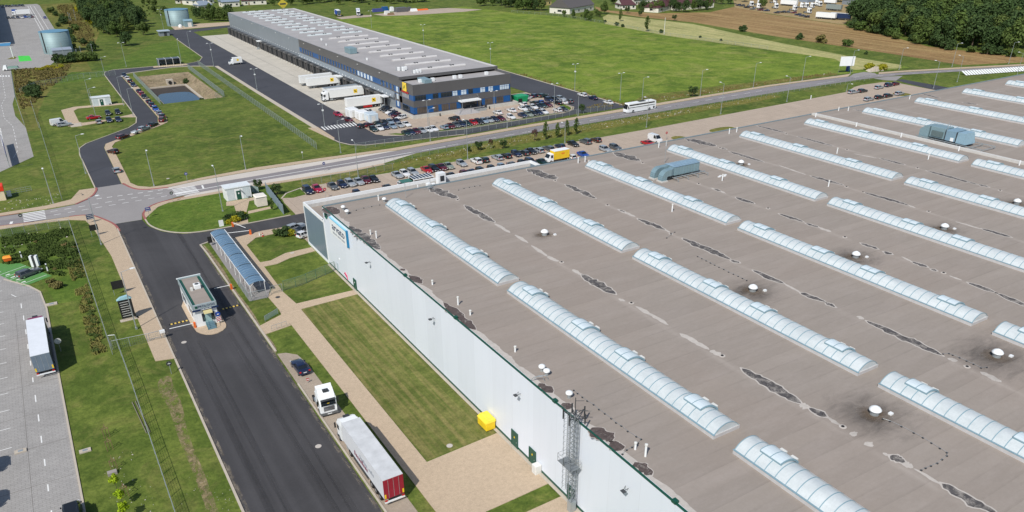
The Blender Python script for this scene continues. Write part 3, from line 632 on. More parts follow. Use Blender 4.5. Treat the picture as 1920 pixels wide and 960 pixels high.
def skylight(x, y, L, hs):
    key = (L, tuple(hs))
    if key not in protos:
        gl, cu, ri, ht = skylight_meshes(L, hs)
        a = gl.build('skylight', M['poly'], wh, local=True, smooth=False)
        a.data.shade_smooth(); a.data.set_sharp_from_angle(angle=R(35))
        KIDS[a.name] = [cu.build('skylight_curb', M['curb'], a, local=True), ri.build('skylight_ribs', M['rib'], a, local=True)]
        for m1, m2, m3, m4 in ht:
            h = m1.build('vent_hatch', M['hatch'], a, local=True); KIDS[a.name] += [h, m2.build('hatch_frame', M['rib'], a, local=True), m3.build('hatch_motor', M['offwhite'], a, local=True), m4.build('hatch_motor', M['offwhite'], a, local=True)]
        protos[key] = a
    else:
        src = protos[key]; a = src.copy(); COL.objects.link(a)
        for c in KIDS[src.name]:
            d = c.copy(); COL.objects.link(d); d.parent = a
    a.location = Vector((x, y, RZ + .02)) - Vector(wh.location)
UP3 = (2.2, 15.4, 30.1); DN3 = (2.3, 14.7, 24.0, 36.6)
for k in range(16):
    x = 53.0 + 24.0 * k
    if any(visible(x + a, y, RZ) for a in (0, 4) for y in range(91, 134, 4)): skylight(x, 133.8, 42.6, UP3)
    if any(visible(x + a, y, RZ) for a in (0, 4) for y in range(46, 88, 4)): skylight(x, 88.2, 42.6, DN3)
    if any(visible(x + a, y, RZ) for a in (0, 4) for y in range(0, 43, 4)): skylight(x, 42.6, 42.6, DN3)
def blob(line, w, z, seed, scale=1.0, pad=0.0):
    """irregular long patch following line (world points), fullest in the middle"""
    p = [Vector(a) for a in line]; L = sum((p[i + 1] - p[i]).length for i in range(len(p) - 1)); n = max(10, int(L / .45))
    def at(t):
        d = t * L
        for i in range(len(p) - 1):
            s = (p[i + 1] - p[i]).length
            if d <= s or i == len(p) - 2: return p[i] + (p[i + 1] - p[i]) * min(1, d / s), (p[i + 1] - p[i]).normalized()
            d -= s
    l, r = [], []
    for i in range(n + 1):
        t = i / n; c, d = at(t); nn = Vector((-d.y, d.x)); prof = max(0, math.sin(math.pi * min(1, max(0, t)))) ** .45
        a = .5 + .35 * noise.noise(Vector((i * .42 * .45 * 2, seed, 0))) + .2 * noise.noise(Vector((i * 1.1, seed, 4)))
        b = .5 + .35 * noise.noise(Vector((i * .42 * .45 * 2, seed + 40, 0))) + .2 * noise.noise(Vector((i * 1.2, seed + 9, 7)))
        k = w * prof * scale
        ext = d * pad * (-1 if i == 0 else 1 if i == n else 0)
        l.append(c + ext + nn * (k * max(.12, a) + pad * (.35 + prof * .4))); r.append(c + ext - nn * (k * max(.12, b) + pad * (.35 + prof * .4)))
    return [(a.x, a.y) for a in l] + [(a.x, a.y) for a in r[::-1]]
PUD = [  # (start px, end px, width)
 ((1090,515),(1154,552),2.1),((1391,691),(1502,757),2.0),((1517,765),(1550,782),1.4),((1625,602),(1767,667),1.7),((1501,549),(1547,566),1.4),((1549,568),(1566,576),1.0),
 ((1412,507),(1470,532),1.4),((1280,447),(1370,487),1.9),((1371,489),(1386,493),1.1),((1710,491),(1739,501),1.1),((1746,505),(1756,508),.9),((1815,530),(1867,549),1.2),((1869,550),(1935,578),1.3),
 ((1461,401),(1506,416),1.1),((1511,419),(1534,426),.9),((1614,456),(1646,467),1.1),((1657,472),(1672,477),1.1),((1520,330),(1581,347),1.5),((1621,361),(1704,385),1.5),((1841,429),(1896,445),1.2),
 ((1650,297),(1696,309),1.2),((1737,320),(1832,346),1.4),((1835,346),(1854,351),1.0),((1495,256),(1562,274),1.2),((1420,236),(1472,249),1.4),
 ((988,317),(1042,336),3.8),((1060,346),(1117,372),1.8),((1196,410),(1247,431),1.6),((1150,286),(1200,302),3.4),((1285,260),(1342,274),3.4),((1350,277),(1362,280),1.0),((1367,284),(1432,304),1.4),((1380,370),(1414,382),1.4),
 ((805,351),(857,372),3.2),((871,385),(927,417),1.9),((1669,855),(1697,867),1.3),((1766,907),(1870,966),1.8),((1560,221),(1600,231),1.6),((1725,175),(1762,184),1.6),((1805,192),(1832,196),1.4),((1600,205),(1650,216),1.2),
 ((1162,394),(1172,398),.6),((1338,354),(1352,359),.8)]
LIGHTR = [((1073,505),(1091,516),.8),((1160,560),(1172,565),.6),((1191,574),(1254,610),.8),((1274,625),(1330,656),1.0),((1332,657),(1352,667),1.1),((1502,757),(1518,766),1.3),((1550,782),(1575,798),.5),((1594,811),(1606,817),1.0),((1622,829),(1636,838),.9),
 ((1655,849),(1670,856),.4),((1690,865),(1712,878),.9),((1712,878),(1768,910),.45),((927,419),(957,437),.7),((965,440),(991,456),.7),((996,460),(1027,481),.7),((1025,480),(1047,491),.9),((1157,392),(1192,407),.8),((1332,352),(1362,363),.8),((1247,431),(1256,436),.5),
 ((1534,426),(1558,435),.8),((1470,532),(1500,548),.5),((1837,697),(1878,717),.9),((1776,672),(1796,677),.8),((1704,385),(1716,390),.6),((1460,310),(1512,328),.5),((1790,415),(1841,430),.5),((1600,288),(1645,297),.5),((1690,481),(1710,491),.4),((1606,593),(1620,599),.8),((1779,517),(1804,526),.5)]
for i, (a, b, w) in enumerate(PUD):
    A = g(*a, RZ)[:2]; B = g(*b, RZ)[:2]; w *= .76
    MB().poly(blob([A, B], w, 0, i * 3.1, 1.0, .3), RZ + .026).build('sediment_rim', M['rim'], wh, smooth='keep')
    MB().poly(blob([A, B], w, 0, i * 3.1), RZ + .031).build('puddle_mark', M['puddle'], wh, smooth='keep')
for i, (a, b, w) in enumerate(LIGHTR):
    MB().poly(blob([g(*a, RZ)[:2], g(*b, RZ)[:2]], w, 0, 100 + i * 2.3), RZ + .023).build('sediment_mark', M['rim'], wh, smooth='keep')
WP = [((655,424),(712,468),2.0),((767,516),(791,532),1.2),((831,567),(892,619),1.4),((1011,719),(1036,737),1.3),((1055,756),(1070,767),1.3),((1110,802),(1147,828),2.0),((1144,829),(1166,845),1.5),((1190,867),(1222,891),1.3),((612,388),(633,402),2.6),((752,504),(758,508),.8)]
for i, (a, b, w) in enumerate(WP):
    MB().poly(blob([g(*a, RZ)[:2], g(*b, RZ)[:2]], w, 0, 200 + i * 2.3, 1, .15), RZ + .033).build('sediment_rim', M['rim'], wh, smooth='keep')
    MB().poly(blob([g(*a, RZ)[:2], g(*b, RZ)[:2]], w, 0, 200 + i * 2.3), RZ + .038).build('puddle_mark', M['puddle'] if i == 0 else M['puddle2'], wh, smooth='keep')
dr = [(1183.7,568.5),(1053,492),(1354,667.5),(1769,512),(1813,688),(1580,800.5),(1584,445),(1587,350.5),(1741,397),(1720,315.5),(1875,357.5),(1588,281),(1474,251.5),(1139,385),(1258,438.5),(1205,306),(1350,277.5),(1310,345),(1440,391),(858,375),(1041,339)]
for q in dr:
    p = g(*q, RZ); MB().lathe((p.x, p.y, RZ + .02), [(.42, 0), (.42, .03), (.2, .05)], 12).build('roof_drain', M['rim'], wh)
    MB().lathe((p.x, p.y, RZ + .04), [(.2, .02), (.17, .1), (.0, .12)], 8).build('drain_outlet', M['black'], wh)
def disc(name, x, y, z, rx, ry, mat):
    m_ = MB(); vs = [(0, 0, 0)] + [(math.cos(t * math.pi / 16), math.sin(t * math.pi / 16), 0) for t in range(32)]
    m_.add(vs, [(0, 1 + i, 1 + (i + 1) % 32) for i in range(32)])
    o = m_.build(name, mat, wh, local=True, smooth='keep'); o.location = Vector((x, y, z)) - Vector(wh.location); o.scale = (rx, ry, 1)
for (q, s) in (((1411,540),5.5),((1639,771),6.0),((1868,663),6.5),((1604,477),5.2),((1770,424),4.5),((1906,377),4.5),((1021,435),2.6),((1389,303),2.6)):
    p = g(q[0], q[1] + 6, RZ)
    disc('soot_stain', p.x - .4, p.y, RZ + .042, s * 1.1, s, M['soot']); disc('brown_stain', p.x, p.y, RZ + .047, 1.9, 1.9, M['rust'])
    b = MB().lathe((p.x, p.y, RZ), [(.5, 0), (.5, .55), (.55, .6)], 14).build('smoke_extractor', M['steel'], wh)
    MB().lathe((p.x, p.y, RZ + .6), [(.68, 0), (.7, .1), (.5, .34), (.2, .5), (.02, .55)], 16).build('extractor_cap', M['white'], b, smooth=True)
    MB().box(p.x + 1.3, p.y - 1.2, RZ + .02, p.x + 1.75, p.y - .8, RZ + .25).build('control_box', M['white'], wh)
for q, h in (((1084,306),1.5),((1097,304),1.5),((1235,277),1.5),((1249,274),1.5),((1260,397),1.7),((1354,339),1.6),((1367,251),1.5),((1381,248),1.4),((1569,288),1.5),((1740,299),1.5),((1553,350),1.5),((859,572),1.5),((811,534),.8),((882,591),.8),((966,660),.9),((1191,843),1.0),((1210,856),1.8),((710,376),1.2),((695,440),.9),((706,447),1.5),((1104,306),.7),((1520,186),1.2),((1590,208),1.2),((1705,186),1.2),((1572,208),1.2)):
    p = g(*q, RZ); h *= .8; b = MB().tube(p, p + Vector((0, 0, h)), .12, 10).build('vent_pipe', M['white'], wh, smooth=False)
    MB().lathe(p + Vector((0, 0, h)), [(.18, 0), (.18, .16), (.04, .2)], 10).build('pipe_cowl', M['offwhite'], b)
for q in ((1016,696),(1025,704),(1067,746),(721,379),(644,394),(651,402)):
    p = g(*q, RZ); b = MB().tube(p, p + Vector((0, 0, .6)), .22, 10).build('mushroom_vent', M['steel'], wh)
    MB().lathe(p + Vector((0, 0, .6)), [(.42, 0), (.44, .2), (.25, .34), (.02, .38)], 14).build('vent_cap', M['white'], b, smooth=True)
mb = MB(); CH_ = [[(1076,733),(1083,739),(1092,746),(1101,753),(1113,760),(1123,769),(1134,777),(1146,786),(1155,794),(1165,800),(1177,810),(1193,820),(1202,825),(1196,832),(1185,840),(1175,845),(1167,853)],
 [(1655,787),(1668,791),(1690,801),(1713,813),(1730,822),(1746,832),(1762,842),(1775,850),(1775,856),(1766,863),(1757,870),(1745,875),(1735,879),(1727,883)],
 [(1308,482),(1316,486),(1324,490),(1332,494),(1340,498),(1348,502),(1357,506),(1366,511),(1375,515),(1384,519),(1392,523),(1400,527)],
 [(655,399),(668,395),(682,391),(697,388),(712,385)], [(1768,665),(1779,664),(1786,667),(1799,672),(1812,678),(1825,684),(1839,691),(1850,690)], [(1250,447),(1258,441),(1265,436)],
 [(1618,360),(1655,391),(1690,400),(1740,397)][:1], [(860,357),(870,354),(880,352),(890,350),(900,349)]]
wire = MB()
for ch in CH_:
    pv = None
    for q in ch:
        p = g(*q, RZ); mb.box(p.x - .09, p.y - .09, RZ + .02, p.x + .09, p.y + .09, RZ + .13)
        if pv: wire.tube(pv + Vector((0, 0, .17)), p + Vector((0, 0, .17)), .015, 4)
        pv = p
o = mb.build('conductor_blocks', M['dark'], wh); o['kind'] = 'stuff'
wire.build('conductor_wire', M['steel'], wh)
for q, h in (((1246,306),5.2),((1777,257),3.5),((761,371),3.2)):
    p = g(*q, RZ); MB().tube(p, p + Vector((0, 0, h)), .05, 6).build('lightning_mast', M['steel'], wh)
mb = MB()
for dx in (0, .5): mb.tube((WX + .1 + dx, 65.8, RZ + .2), (WX + .3 + dx, 65.3, RZ + .8), .04).tube((WX + .3 + dx, 65.3, RZ + .8), (WX + 1.2 + dx, 64.9, RZ + .8), .04).tube((WX + 1.2 + dx, 64.9, RZ + .8), (WX + 1.5 + dx, 64.8, RZ), .04)
mb.build('roof_ladder_rail', M['steel'], wh)
for y in (116.8, 92, 68, 46.8):
    a = MB().tube((WX, y, 9.2), (WX - .9, y - .25, 9.45), .035).tube((WX, y + .5, 9.2), (WX - .9, y - .25, 9.45), .03).build('wall_lamp_bracket', M['dark'], wh)
    MB().box(WX - 1.15, y - .55, 9.38, WX - .7, y, 9.5).build('wall_lamp', M['dark'], a, bevel=.03)
for y0, y1, z0, zt in ((68.7, 70.1, .05, 2.45), (64.4, 65.8, .05, 2.35), (56.1, 57.3, .05, 2.3), (125.7, 127.0, .05, 2.2)):
    d = MB().box(WX - .1, y0, z0, WX + .02, y1, zt).build('door', M['green'], wh)
    MB().box(WX - .14, (y0 + y1) / 2 - .08, 1.5, WX - .101, (y0 + y1) / 2 + .08, 1.75).build('door_notice', M['yellow'] if y0 > 60 and y0 < 100 else M['white'], d)
    MB().box(WX - .17, y0 + .12, 1.02, WX - .101, y0 + .22, 1.1).build('handle', M['steel'], d)
    MB().box(WX - .13, y0 - .1, z0, WX - .022, y0, zt + .1).box(WX - .13, y1, z0, WX - .022, y1 + .1, zt + .1).box(WX - .13, y0, zt, WX - .022, y1, zt + .1).build('door_frame', M['green'], d)
MB().box(WX - .95, 63.0, .0, WX - .03, 63.9, 1.35).build('meter_cabinet', M['offwhite'], wh, bevel=.04)
MB().box(WX - .5, -60, .081, WX - .025, 140.7, .13).build('edging_strip', M['kerb'], wh)
sg = MB().box(WX - .35, 127.5, 8.35, WX - .01, 136.2, 11.35).build('sign', flat('white_sign_face', (.82, .84, .85), .35, var=.02), wh)
MB().box(WX - .36, 127.5, 11.35, WX - .01, 136.2, 11.6).build('sign_border', flat('pale_blue_border', srgb(140, 200, 226), .4), sg)
MB().box(WX - .37, 127.15, 8.3, WX - .01, 127.5, 11.6).build('sign_border', flat('mid_blue_border', srgb(28, 120, 164), .4), sg)
def text(name, s, size, loc, mat, parent, face='-x', ext=.02, sx=1.0):
    cu = bpy.data.curves.new(name, 'FONT'); cu.body = s; cu.size = size; cu.extrude = ext; cu.align_x = 'CENTER'; cu.align_y = 'CENTER'
    tmp = bpy.data.objects.new(name + '_outline', cu); COL.objects.link(tmp); dg = bpy.context.evaluated_depsgraph_get(); dg.update()
    me = bpy.data.meshes.new_from_object(tmp.evaluated_get(dg)); bpy.data.objects.remove(tmp); bpy.data.curves.remove(cu)
    ax = {'-x': ((0, -1, 0), (0, 0, 1), (-1, 0, 0)), '-y': ((1, 0, 0), (0, 0, 1), (0, -1, 0)), 'x': ((0, 1, 0), (0, 0, 1), (1, 0, 0)), '+z': ((1, 0, 0), (0, 1, 0), (0, 0, 1)), '-zs': ((0, -1, 0), (1, 0, 0), (0, 0, 1))}[face]
    X, Y, Z = (Vector(v) for v in ax)
    off = Vector((0, 0, 0)); q = parent
    while q is not None: off += Vector(q.location); q = q.parent
    for v in me.vertices: v.co = Vector(loc) - off + X * v.co.x * sx + Y * v.co.y + Z * v.co.z
    me.materials.clear(); me.materials.append(mat); o = bpy.data.objects.new(name, me); COL.objects.link(o); o.parent = parent; return o
M['navytext'] = flat('navy_lettering', (.012, .03, .09), .4); M['greytext'] = flat('grey_lettering', srgb(150, 156, 166), .5)
text('lettering', 'arvato', 2.1, (WX - .38, 131.7, 10.2), M['navytext'], sg, sx=1.25)
mb = MB(); yy = 134.9
for wd in (.5, .3, .42, .35, .3, .5, .0, .35, .42, .3, .5, .35, 0, .42, .3, .5, .3, .42):
    if wd: mb.box(WX - .37, yy - wd * .62, 8.72, WX - .355, yy, 8.72 + .26 + wd * .4)
    yy -= .36
mb.build('small_lettering', M['greytext'], sg)
em = MB()
for k in range(20):
    t0, t1 = 2 * math.pi * k / 20, 2 * math.pi * (k + 1) / 20
    r0, r1 = .42 + .12 * math.sin(t0 * 2), 0.85
    q = [(r0, t0), (r1, t0), (r1, t1), (r0, t1)]
    em.add([(WX - .12, 139.0 - r * math.cos(t), 11.0 + r * .85 * math.sin(t)) for r, t in q] + [(WX - .02, 139.0 - r * math.cos(t), 11.0 + r * .85 * math.sin(t)) for r, t in q], [(0, 1, 2, 3), (4, 7, 6, 5), (1, 5, 6, 2), (0, 3, 7, 4)])
em.build('emblem', flat('emblem_green', srgb(14, 104, 86), .4), wh)
em = MB().tube((WX - .1, 139.6, 10.6), (WX - .1, 138.5, 11.4), .12, 6); em.build('emblem', flat('emblem_dark', srgb(14, 50, 60), .4), wh)
em = MB()
for a, b in (((131.9, 1.3), (131.5, 1.7)), ((131.5, 1.7), (131.1, 1.4)), ((131.1, 1.4), (130.9, .9)), ((131.5, 1.7), (131.4, 1.1)), ((131.1, 1.5), (130.6, 1.3)), ((130.6, 1.3), (130.4, .6))): em.tube((WX - .05, a[0], a[1]), (WX - .05, b[0], b[1]), .09, 5)
em.build('emblem', flat('emblem_pink', srgb(206, 72, 110), .5), wh)
MB().box(WX - .1, 133.8, 3.4, WX - .01, 134.2, 3.7).build('wall_camera', M['white'], wh)
MB().box(WX - .04, 135.2, .5, WX + .001, 136.2, 2.2).build('door', flat('pale_door', srgb(186, 198, 206), .5), wh)
MB().tube((WX - .15, 140.55, 9.8), (WX - .6, 139.9, 9.9), .05).build('wall_camera', M['dark'], wh)
for y in (102.3, 85.3, 60.6, 40.2): MB().box(WX - .16, y - .28, RZ - .02, WX + .35, y + .28, RZ + .3).build('overflow_box', M['green'], wh)
AX = 99.3; AY = 153.8; AZ = 9.35
MB().box(WX, WY + .001, .5, WX + .25, AY, 8.7).build('annex_wall', M['annexblue'], wh)
MB().box(WX + .25, AY - .25, 0, AX, AY, 8.7).box(AX - .25, WY, 0, AX, AY - .25, 8.7).build('annex_wall', M['annexblue'], wh)
MB().box(WX - .06, WY + .01, 8.7, WX + .26, AY + .06, AZ).box(WX + .26, AY - .26, 8.7, AX + .06, AY + .06, AZ).box(AX - .26, WY + .1, 8.7, AX + .06, AY - .26, AZ).build('annex_parapet', M['white'], wh)
MB().box(WX - .07, WY + .02, 0, WX + .1, WY + .5, 8.7).box(WX - .07, AY - .2, 0, WX + .1, AY + .07, 8.7).box(WX - .09, WY + .5, 0, WX + .1, AY - .2, .55).build('annex_trim', M['white'], wh)
MB().box(WX + .26, AY - .285, 8.0, AX - .26, AY - .262, 8.69).build('parapet_lining', M['roofstrip'], wh)
MB().box(WX + .26, WY + .01, 7.7, AX - .26, AY - .26, 8.0).build('annex_roof', M['roof'], wh)
for x0, x1, y in ((45.2, 51, 150.9), (54, 60, 150.9), (66, 78.5, 150.9), (82, 90, 150.9)):
    MB().box(x0, y - 3, 8.001, x1, y - 1.2, 8.03).build('annex_sediment', M['puddle2'], wh)
ac = MB().box(73, 151.2, 8.0, 74.8, 152.7, 11).build('lift_housing', M['white'], wh); MB().box(73.4, 151.14, 9.2, 74.4, 151.2, 10.4).build('grille', M['dark'], ac)
MB().box(69.6, 150, 8.0, 70.6, 150.9, 9.6).box(70.9, 150, 8.0, 71.6, 150.7, 9.4).build('roof_cooler', M['white'], wh, bevel=.05)
for p in ((67.5, 150.5), (76.5, 146), (86, 146.5), (92.7, 147)): MB().tube((p[0], p[1], 8.0), (p[0], p[1], 9.6), .15, 8).build('vent_pipe', M['white'], wh)
mb = MB().tube((65.3, 139.4, RZ), (65.3, 139.4, RZ + 2.4), .05)
for a in range(6): mb.tube((65.3, 139.4, RZ + .3), (65.3 + math.cos(a) * 1.6, 139.4 + math.sin(a) * 1.1, RZ + .05), .04)
mb.build('antenna_mount', M['steel'], wh)
def elbow(mb, cx, y, w, r0, r1, z0, n=6, sgn=-1):
    """quarter-round duct bend from horizontal (towards +x) to down"""
    rings = []
    for i in range(n + 1):
        a = math.pi / 2 * i / n
        rings.append([(cx + sgn * r1 * math.sin(a), y, z0 + r1 * math.cos(a)), (cx + sgn * r1 * math.sin(a), y + w, z0 + r1 * math.cos(a)),
                      (cx + sgn * r0 * math.sin(a), y + w, z0 + r0 * math.cos(a)), (cx + sgn * r0 * math.sin(a), y, z0 + r0 * math.cos(a))])
    mb.loft(rings)
hv = thing('air_handling_unit', 'blue-grey roof air handling unit with two curved ducts on a steel frame', 'air handling unit', (111, 117, RZ))
body = MB().box(111.6, 116.7, 13.0, 118.7, 119.8, 14.85).build('casing', M['galv_blue'], hv, bevel=.04)
rf_ = MB().frustum((111.5, 116.6, 118.8, 119.9), 14.86, (111.7, 117.9, 118.6, 118.6), 15.15).build('casing_roof', flat('blue_sheet_top', srgb(146, 172, 192), .35, metal=.3), hv)
mb = MB(); m2 = MB()
for k in range(8): mb.box(112.0 + k * .88, 116.66, 13.05, 112.05 + k * .88, 116.69, 14.8); m2.loft([[(112.0 + k * .88, 116.55, 14.9), (112.07 + k * .88, 116.55, 14.9), (112.07 + k * .88, 116.55, 14.94), (112.0 + k * .88, 116.55, 14.94)], [(112.0 + k * .88, 118.0, 15.16), (112.07 + k * .88, 118.0, 15.16), (112.07 + k * .88, 118.0, 15.2), (112.0 + k * .88, 118.0, 15.2)]])
mb.build('panel_joint', M['rib'], body); m2.build('roof_seam', M['rib'], rf_)
for y in (116.3, 118.8):
    d = MB().loft([[(111.6, 116.8 if y < 117 else 118.5, 13.1), (111.6, 118.1 if y < 117 else 119.75, 13.1), (111.6, 118.1 if y < 117 else 119.75, 14.8), (111.6, 116.8 if y < 117 else 118.5, 14.8)], [(110.4, y, 13.3), (110.4, y + 1.35, 13.3), (110.4, y + 1.35, 14.6), (110.4, y, 14.6)]])
    d.box(109.6, y, 13.3, 110.4, y + 1.35, 14.6).build('duct', M['galv_blue'], hv)
    d = MB(); elbow(d, 109.6, y, 1.35, .4, 1.7, 12.9); d.box(107.9, y, RZ + .3, 109.2, y + 1.35, 12.9); d.build('duct_elbow', M['galv_blue'], hv)
    MB().box(107.7, y - .2, RZ, 109.4, y + 1.55, RZ + .3).build('duct_curb', M['roofstrip'], hv)
    MB().box(107.86, y - .03, 12.84, 109.25, y + 1.38, 12.93).build('duct_flange', M['rib'], hv)
mb = MB().box(110.8, 115.9, 12.85, 119.8, 116.05, 13.0).box(110.8, 120.1, 12.85, 119.8, 120.25, 13.0)
for x in (111.0, 113.8, 116.6, 119.4):
    mb.box(x, 114.6, 12.75, x + .14, 120.8, 12.85)
    for y in (114.7, 120.6): mb.box(x, y, RZ, x + .12, y + .12, 12.75)
mb.build('support_frame', M['steel'], hv)
h2 = thing('air_handling_unit', 'large blue-grey air handling unit of several boxes beside the white upstand', 'air handling unit', (189, 104, RZ))
MB().box(186.2, 103.2, 13.0, 189.6, 107.0, 15.6).build('casing', M['galv_blue'], h2, bevel=.05)
MB().box(186.0, 100.4, 13.0, 190.2, 102.9, 15.5).build('casing', flat('blue_grey_cabinet', srgb(136, 166, 184), .35, metal=.3), h2, bevel=.05)
MB().frustum((186, 97.6, 190, 100.1), 12.9, (186.2, 98.3, 190, 100.1), 15.4).build('intake_hood', flat('pale_blue_hood', srgb(150, 180, 196), .35, metal=.3), h2)
MB().box(186.0, 107.2, 12.3, 189.6, 109.6, 14.4).frustum((186, 107.2, 189.6, 109.6), 14.4, (186, 107.2, 189.6, 108.3), 15.5).build('exhaust_duct', M['galv_blue'], h2)
MB().box(185.98, 103.6, 13.4, 186.15, 106.5, 14.7).build('louvre', flat('louvre_grey', srgb(92, 108, 110), .5), h2)
for yy in (102.9, 100.15): MB().box(186.1, yy, 13.0, 190.1, yy + .25, 15.3).build('joint_frame', M['dark'], h2)
MB().box(185.9, 100.7, 13.1, 185.99, 101.5, 13.9).build('notice', M['white'], h2)
mb = MB().box(185.4, 93.2, 12.75, 185.55, 110, 12.9).box(191, 93.2, 12.75, 191.15, 110, 12.9)
for y in range(93, 110, 3): mb.box(185.4, y + .2, 12.62, 191.2, y + .34, 12.74); mb.box(185.4, y + .2, RZ, 185.54, y + .34, 12.62).box(191, y + .2, RZ, 191.15, y + .34, 12.62)
mb.build('support_frame', M['steel'], h2)
mb = MB().tube((186.4, 103, 13), (186.4, 103, 17.2), .06); mb.build('aerial', M['steel'], h2)
mb = MB(); 
for p in ((120.5, 112.5), (121.3, 112.9), (121.9, 112.3), (122.6, 112.8)): mb.box(p[0], p[1], RZ + .02, p[0] + .6, p[1] + .35, RZ + .16)
mb.build('ballast_blocks', M['white'], wh)
tw = thing('lattice_mast', 'galvanised lattice mast with caged ladder and platform against white wall', 'mast', (41.9, 55.4, 0))
TX, TY, TH = 41.7, 55.4, 14.0
c3 = [(TX - .32, TY - .3), (TX + .32, TY - .3), (TX + .32, TY + .3), (TX - .32, TY + .3)]
mb = MB()
for x, y in c3: mb.tube((x, y, 1.6), (x, y, TH), .05)
for k in range(18):
    z0 = 1.6 + k * .69
    for i in range(4):
        a, b = c3[i], c3[(i + 1) % 4]; mb.tube((a[0], a[1], z0), (b[0], b[1], z0 + .69), .025, 4).tube((a[0], a[1], z0), (b[0], b[1], z0), .02, 4)
M['maststeel'] = flat('weathered_mast_steel', srgb(128, 134, 138), .5, metal=.3)
mb.build('lattice', M['maststeel'], tw)
MB().box(TX - .38, TY - .36, 0, TX + .38, TY + .36, 1.6).build('base', M['steel'], tw)
mb = MB()
for yy, z0, z1 in ((TY + 1.0, 2.6, 7.0), (TY + 1.0, 7.4, 13.6)):
    for dy in (-.22, .22): mb.tube((TX - .1, yy + dy, z0), (TX - .1, yy + dy, z1), .03)
    z = z0
    while z < z1: mb.tube((TX - .1, yy - .22, z), (TX - .1, yy + .22, z), .018, 4); z += .3
    z = z0 + .4
    while z < z1:
        pr = None
        for i in range(7):
            a = math.pi * i / 6; q = (TX - .1 - .65 * math.sin(a), yy + .38 * math.cos(a), z)
            if pr: mb.tube(pr, q, .02, 4)
            pr = q
        z += .8
    for i in (1, 3, 5):
        a = math.pi * i / 6; mb.tube((TX - .1 - .65 * math.sin(a), yy + .38 * math.cos(a), z0 + .4), (TX - .1 - .65 * math.sin(a), yy + .38 * math.cos(a), z1), .018, 4)
mb.build('caged_ladder', M['maststeel'], tw)
mb = MB()
for x0, y0, x1, y1 in ((TX - 1.1, TY + .4, TX + .2, TY + 1.5), (TX - 1.1, TY - 1.0, TX + .2, TY + .3)):
    mb.box(x0, y0, 6.9, x1, y1, 6.98)
    for a, b in (((x0, y0), (x1, y0)), ((x0, y0), (x0, y1)), ((x0, y1), (x1, y1))):
        for z in (7.5, 8.05): mb.tube((a[0], a[1], z), (b[0], b[1], z), .025, 4)
        mb.tube((a[0], a[1], 6.9), (a[0], a[1], 8.05), .03, 4).tube((b[0], b[1], 6.9), (b[0], b[1], 8.05), .03, 4)
mb.build('platform', M['maststeel'], tw)
mb = MB().tube((TX, TY, TH), (TX, TY, TH + 2.0), .05)
for a in range(5):
    dx, dy = math.cos(a * 1.2 - 1.2), math.sin(a * 1.2 - 1.2); mb.tube((TX, TY, TH - .8), (TX + dx * 1.3, TY + dy * 1.3, TH - .2 + .3 * (a % 2)), .05).tube((TX, TY, TH - .1), (TX + dx * 1.3, TY + dy * 1.3, TH - .2 + .3 * (a % 2)), .035)
mb.tube((TX, TY, TH + 1.6), (TX + .8, TY - .5, TH + 1.6), .03).tube((TX, TY, TH + .4), (TX + 1.1, TY - .9, TH + .4), .04)
mb.build('antenna', M['dark'], tw)
mb = MB()
for a in range(5):
    dx, dy = math.cos(a * 1.2 - 1.2), math.sin(a * 1.2 - 1.2); mb.tube((TX + dx * 1.3, TY + dy * 1.3, TH - .9), (TX + dx * 1.3, TY + dy * 1.3, TH + .4), .09)
mb.build('antenna_panel', M['dark'], tw)
yb = thing('storage_box', 'bright yellow lidded box standing against the long white wall', 'storage box', (41.6, 75.3, 0))
MB().box(40.9, 74.2, .15, 42.35, 76.6, 1.35).build('body', M['yellow'], yb, bevel=.05)
MB().frustum((40.85, 74.15, 42.4, 76.65), 1.35, (41.3, 74.25, 42.4, 76.55), 1.72).build('lid', flat('lid_yellow', (.9, .66, .05), .4), yb)
MB().box(41, 74.4, 0, 41.2, 76.4, .15).box(42, 74.4, 0, 42.2, 76.4, .15).build('skid', M['dark'], yb)
BX0, BX1, BY0, BY1, BZ = 111.3, 151.6, 258.0, 505.0, 12.0
b2 = thing('warehouse', 'long anthracite and grey logistics hall with loading docks and blue-windowed office', 'warehouse', (BX0, 247, 0))
MB().box(BX0, 371, 0, BX0 + .3, BY1, BZ).box(BX0 + .3, BY1 - .3, 0, BX1, BY1, BZ).build('side_wall', M['b2grey'], b2)
MB().box(BX0 - .02, BY0, 8.6, BX0 + .3, 371, BZ).box(BX0, BY0, 6.0, BX0 + .3, 371, 6.6).box(BX0, 247, 7.4, BX0 + .3, 258, 11).box(BX0, 247, 3.4, BX0 + .3, 262.5, 5.6).box(BX0, 256.5, 0, BX0 + .3, 258.6, 8.6).build('upper_wall', M['b2dark'], b2)
MB().box(BX0 + .3, BY0, 11, BX1, BY0 + .3, BZ).box(BX1 - .3, BY0 + .3, 0, BX1, BY1 - .3, BZ).build('front_wall', M['b2darkx'], b2)
MB().box(BX0 + .3, BY0 + .3, BZ - .3, BX1 - .3, BY1 - .3, BZ - .06).build('roof', M['b2roof'], b2)
MB().box(BX1 - 1.6, BY0 + .3, BZ - .06, BX1 - .3, BY1 - .3, BZ + .05).box(BX0 + .3, BY1 - 1.2, BZ - .06, BX1 - 1.6, BY1 - .3, BZ + .04).build('roof_edge', M['roofstrip'], b2)
MB().box(BX0 + .02, 262.5, 0, BX0 + .3, 371, 6.0).build('dock_wall', M['b2grey'], b2)
OX1 = 150.6
MB().box(BX0 + .3, 247.02, 7.4, OX1, 247.3, 11).box(BX0 + .3, 247.02, 3.4, OX1, 247.3, 5.6).box(BX0 + .3, 247.0, .9, OX1, 247.3, 1.15).box(OX1 - .3, 247.3, .9, OX1, 258, 11).build('office_wall', M['b2darkx'], b2)
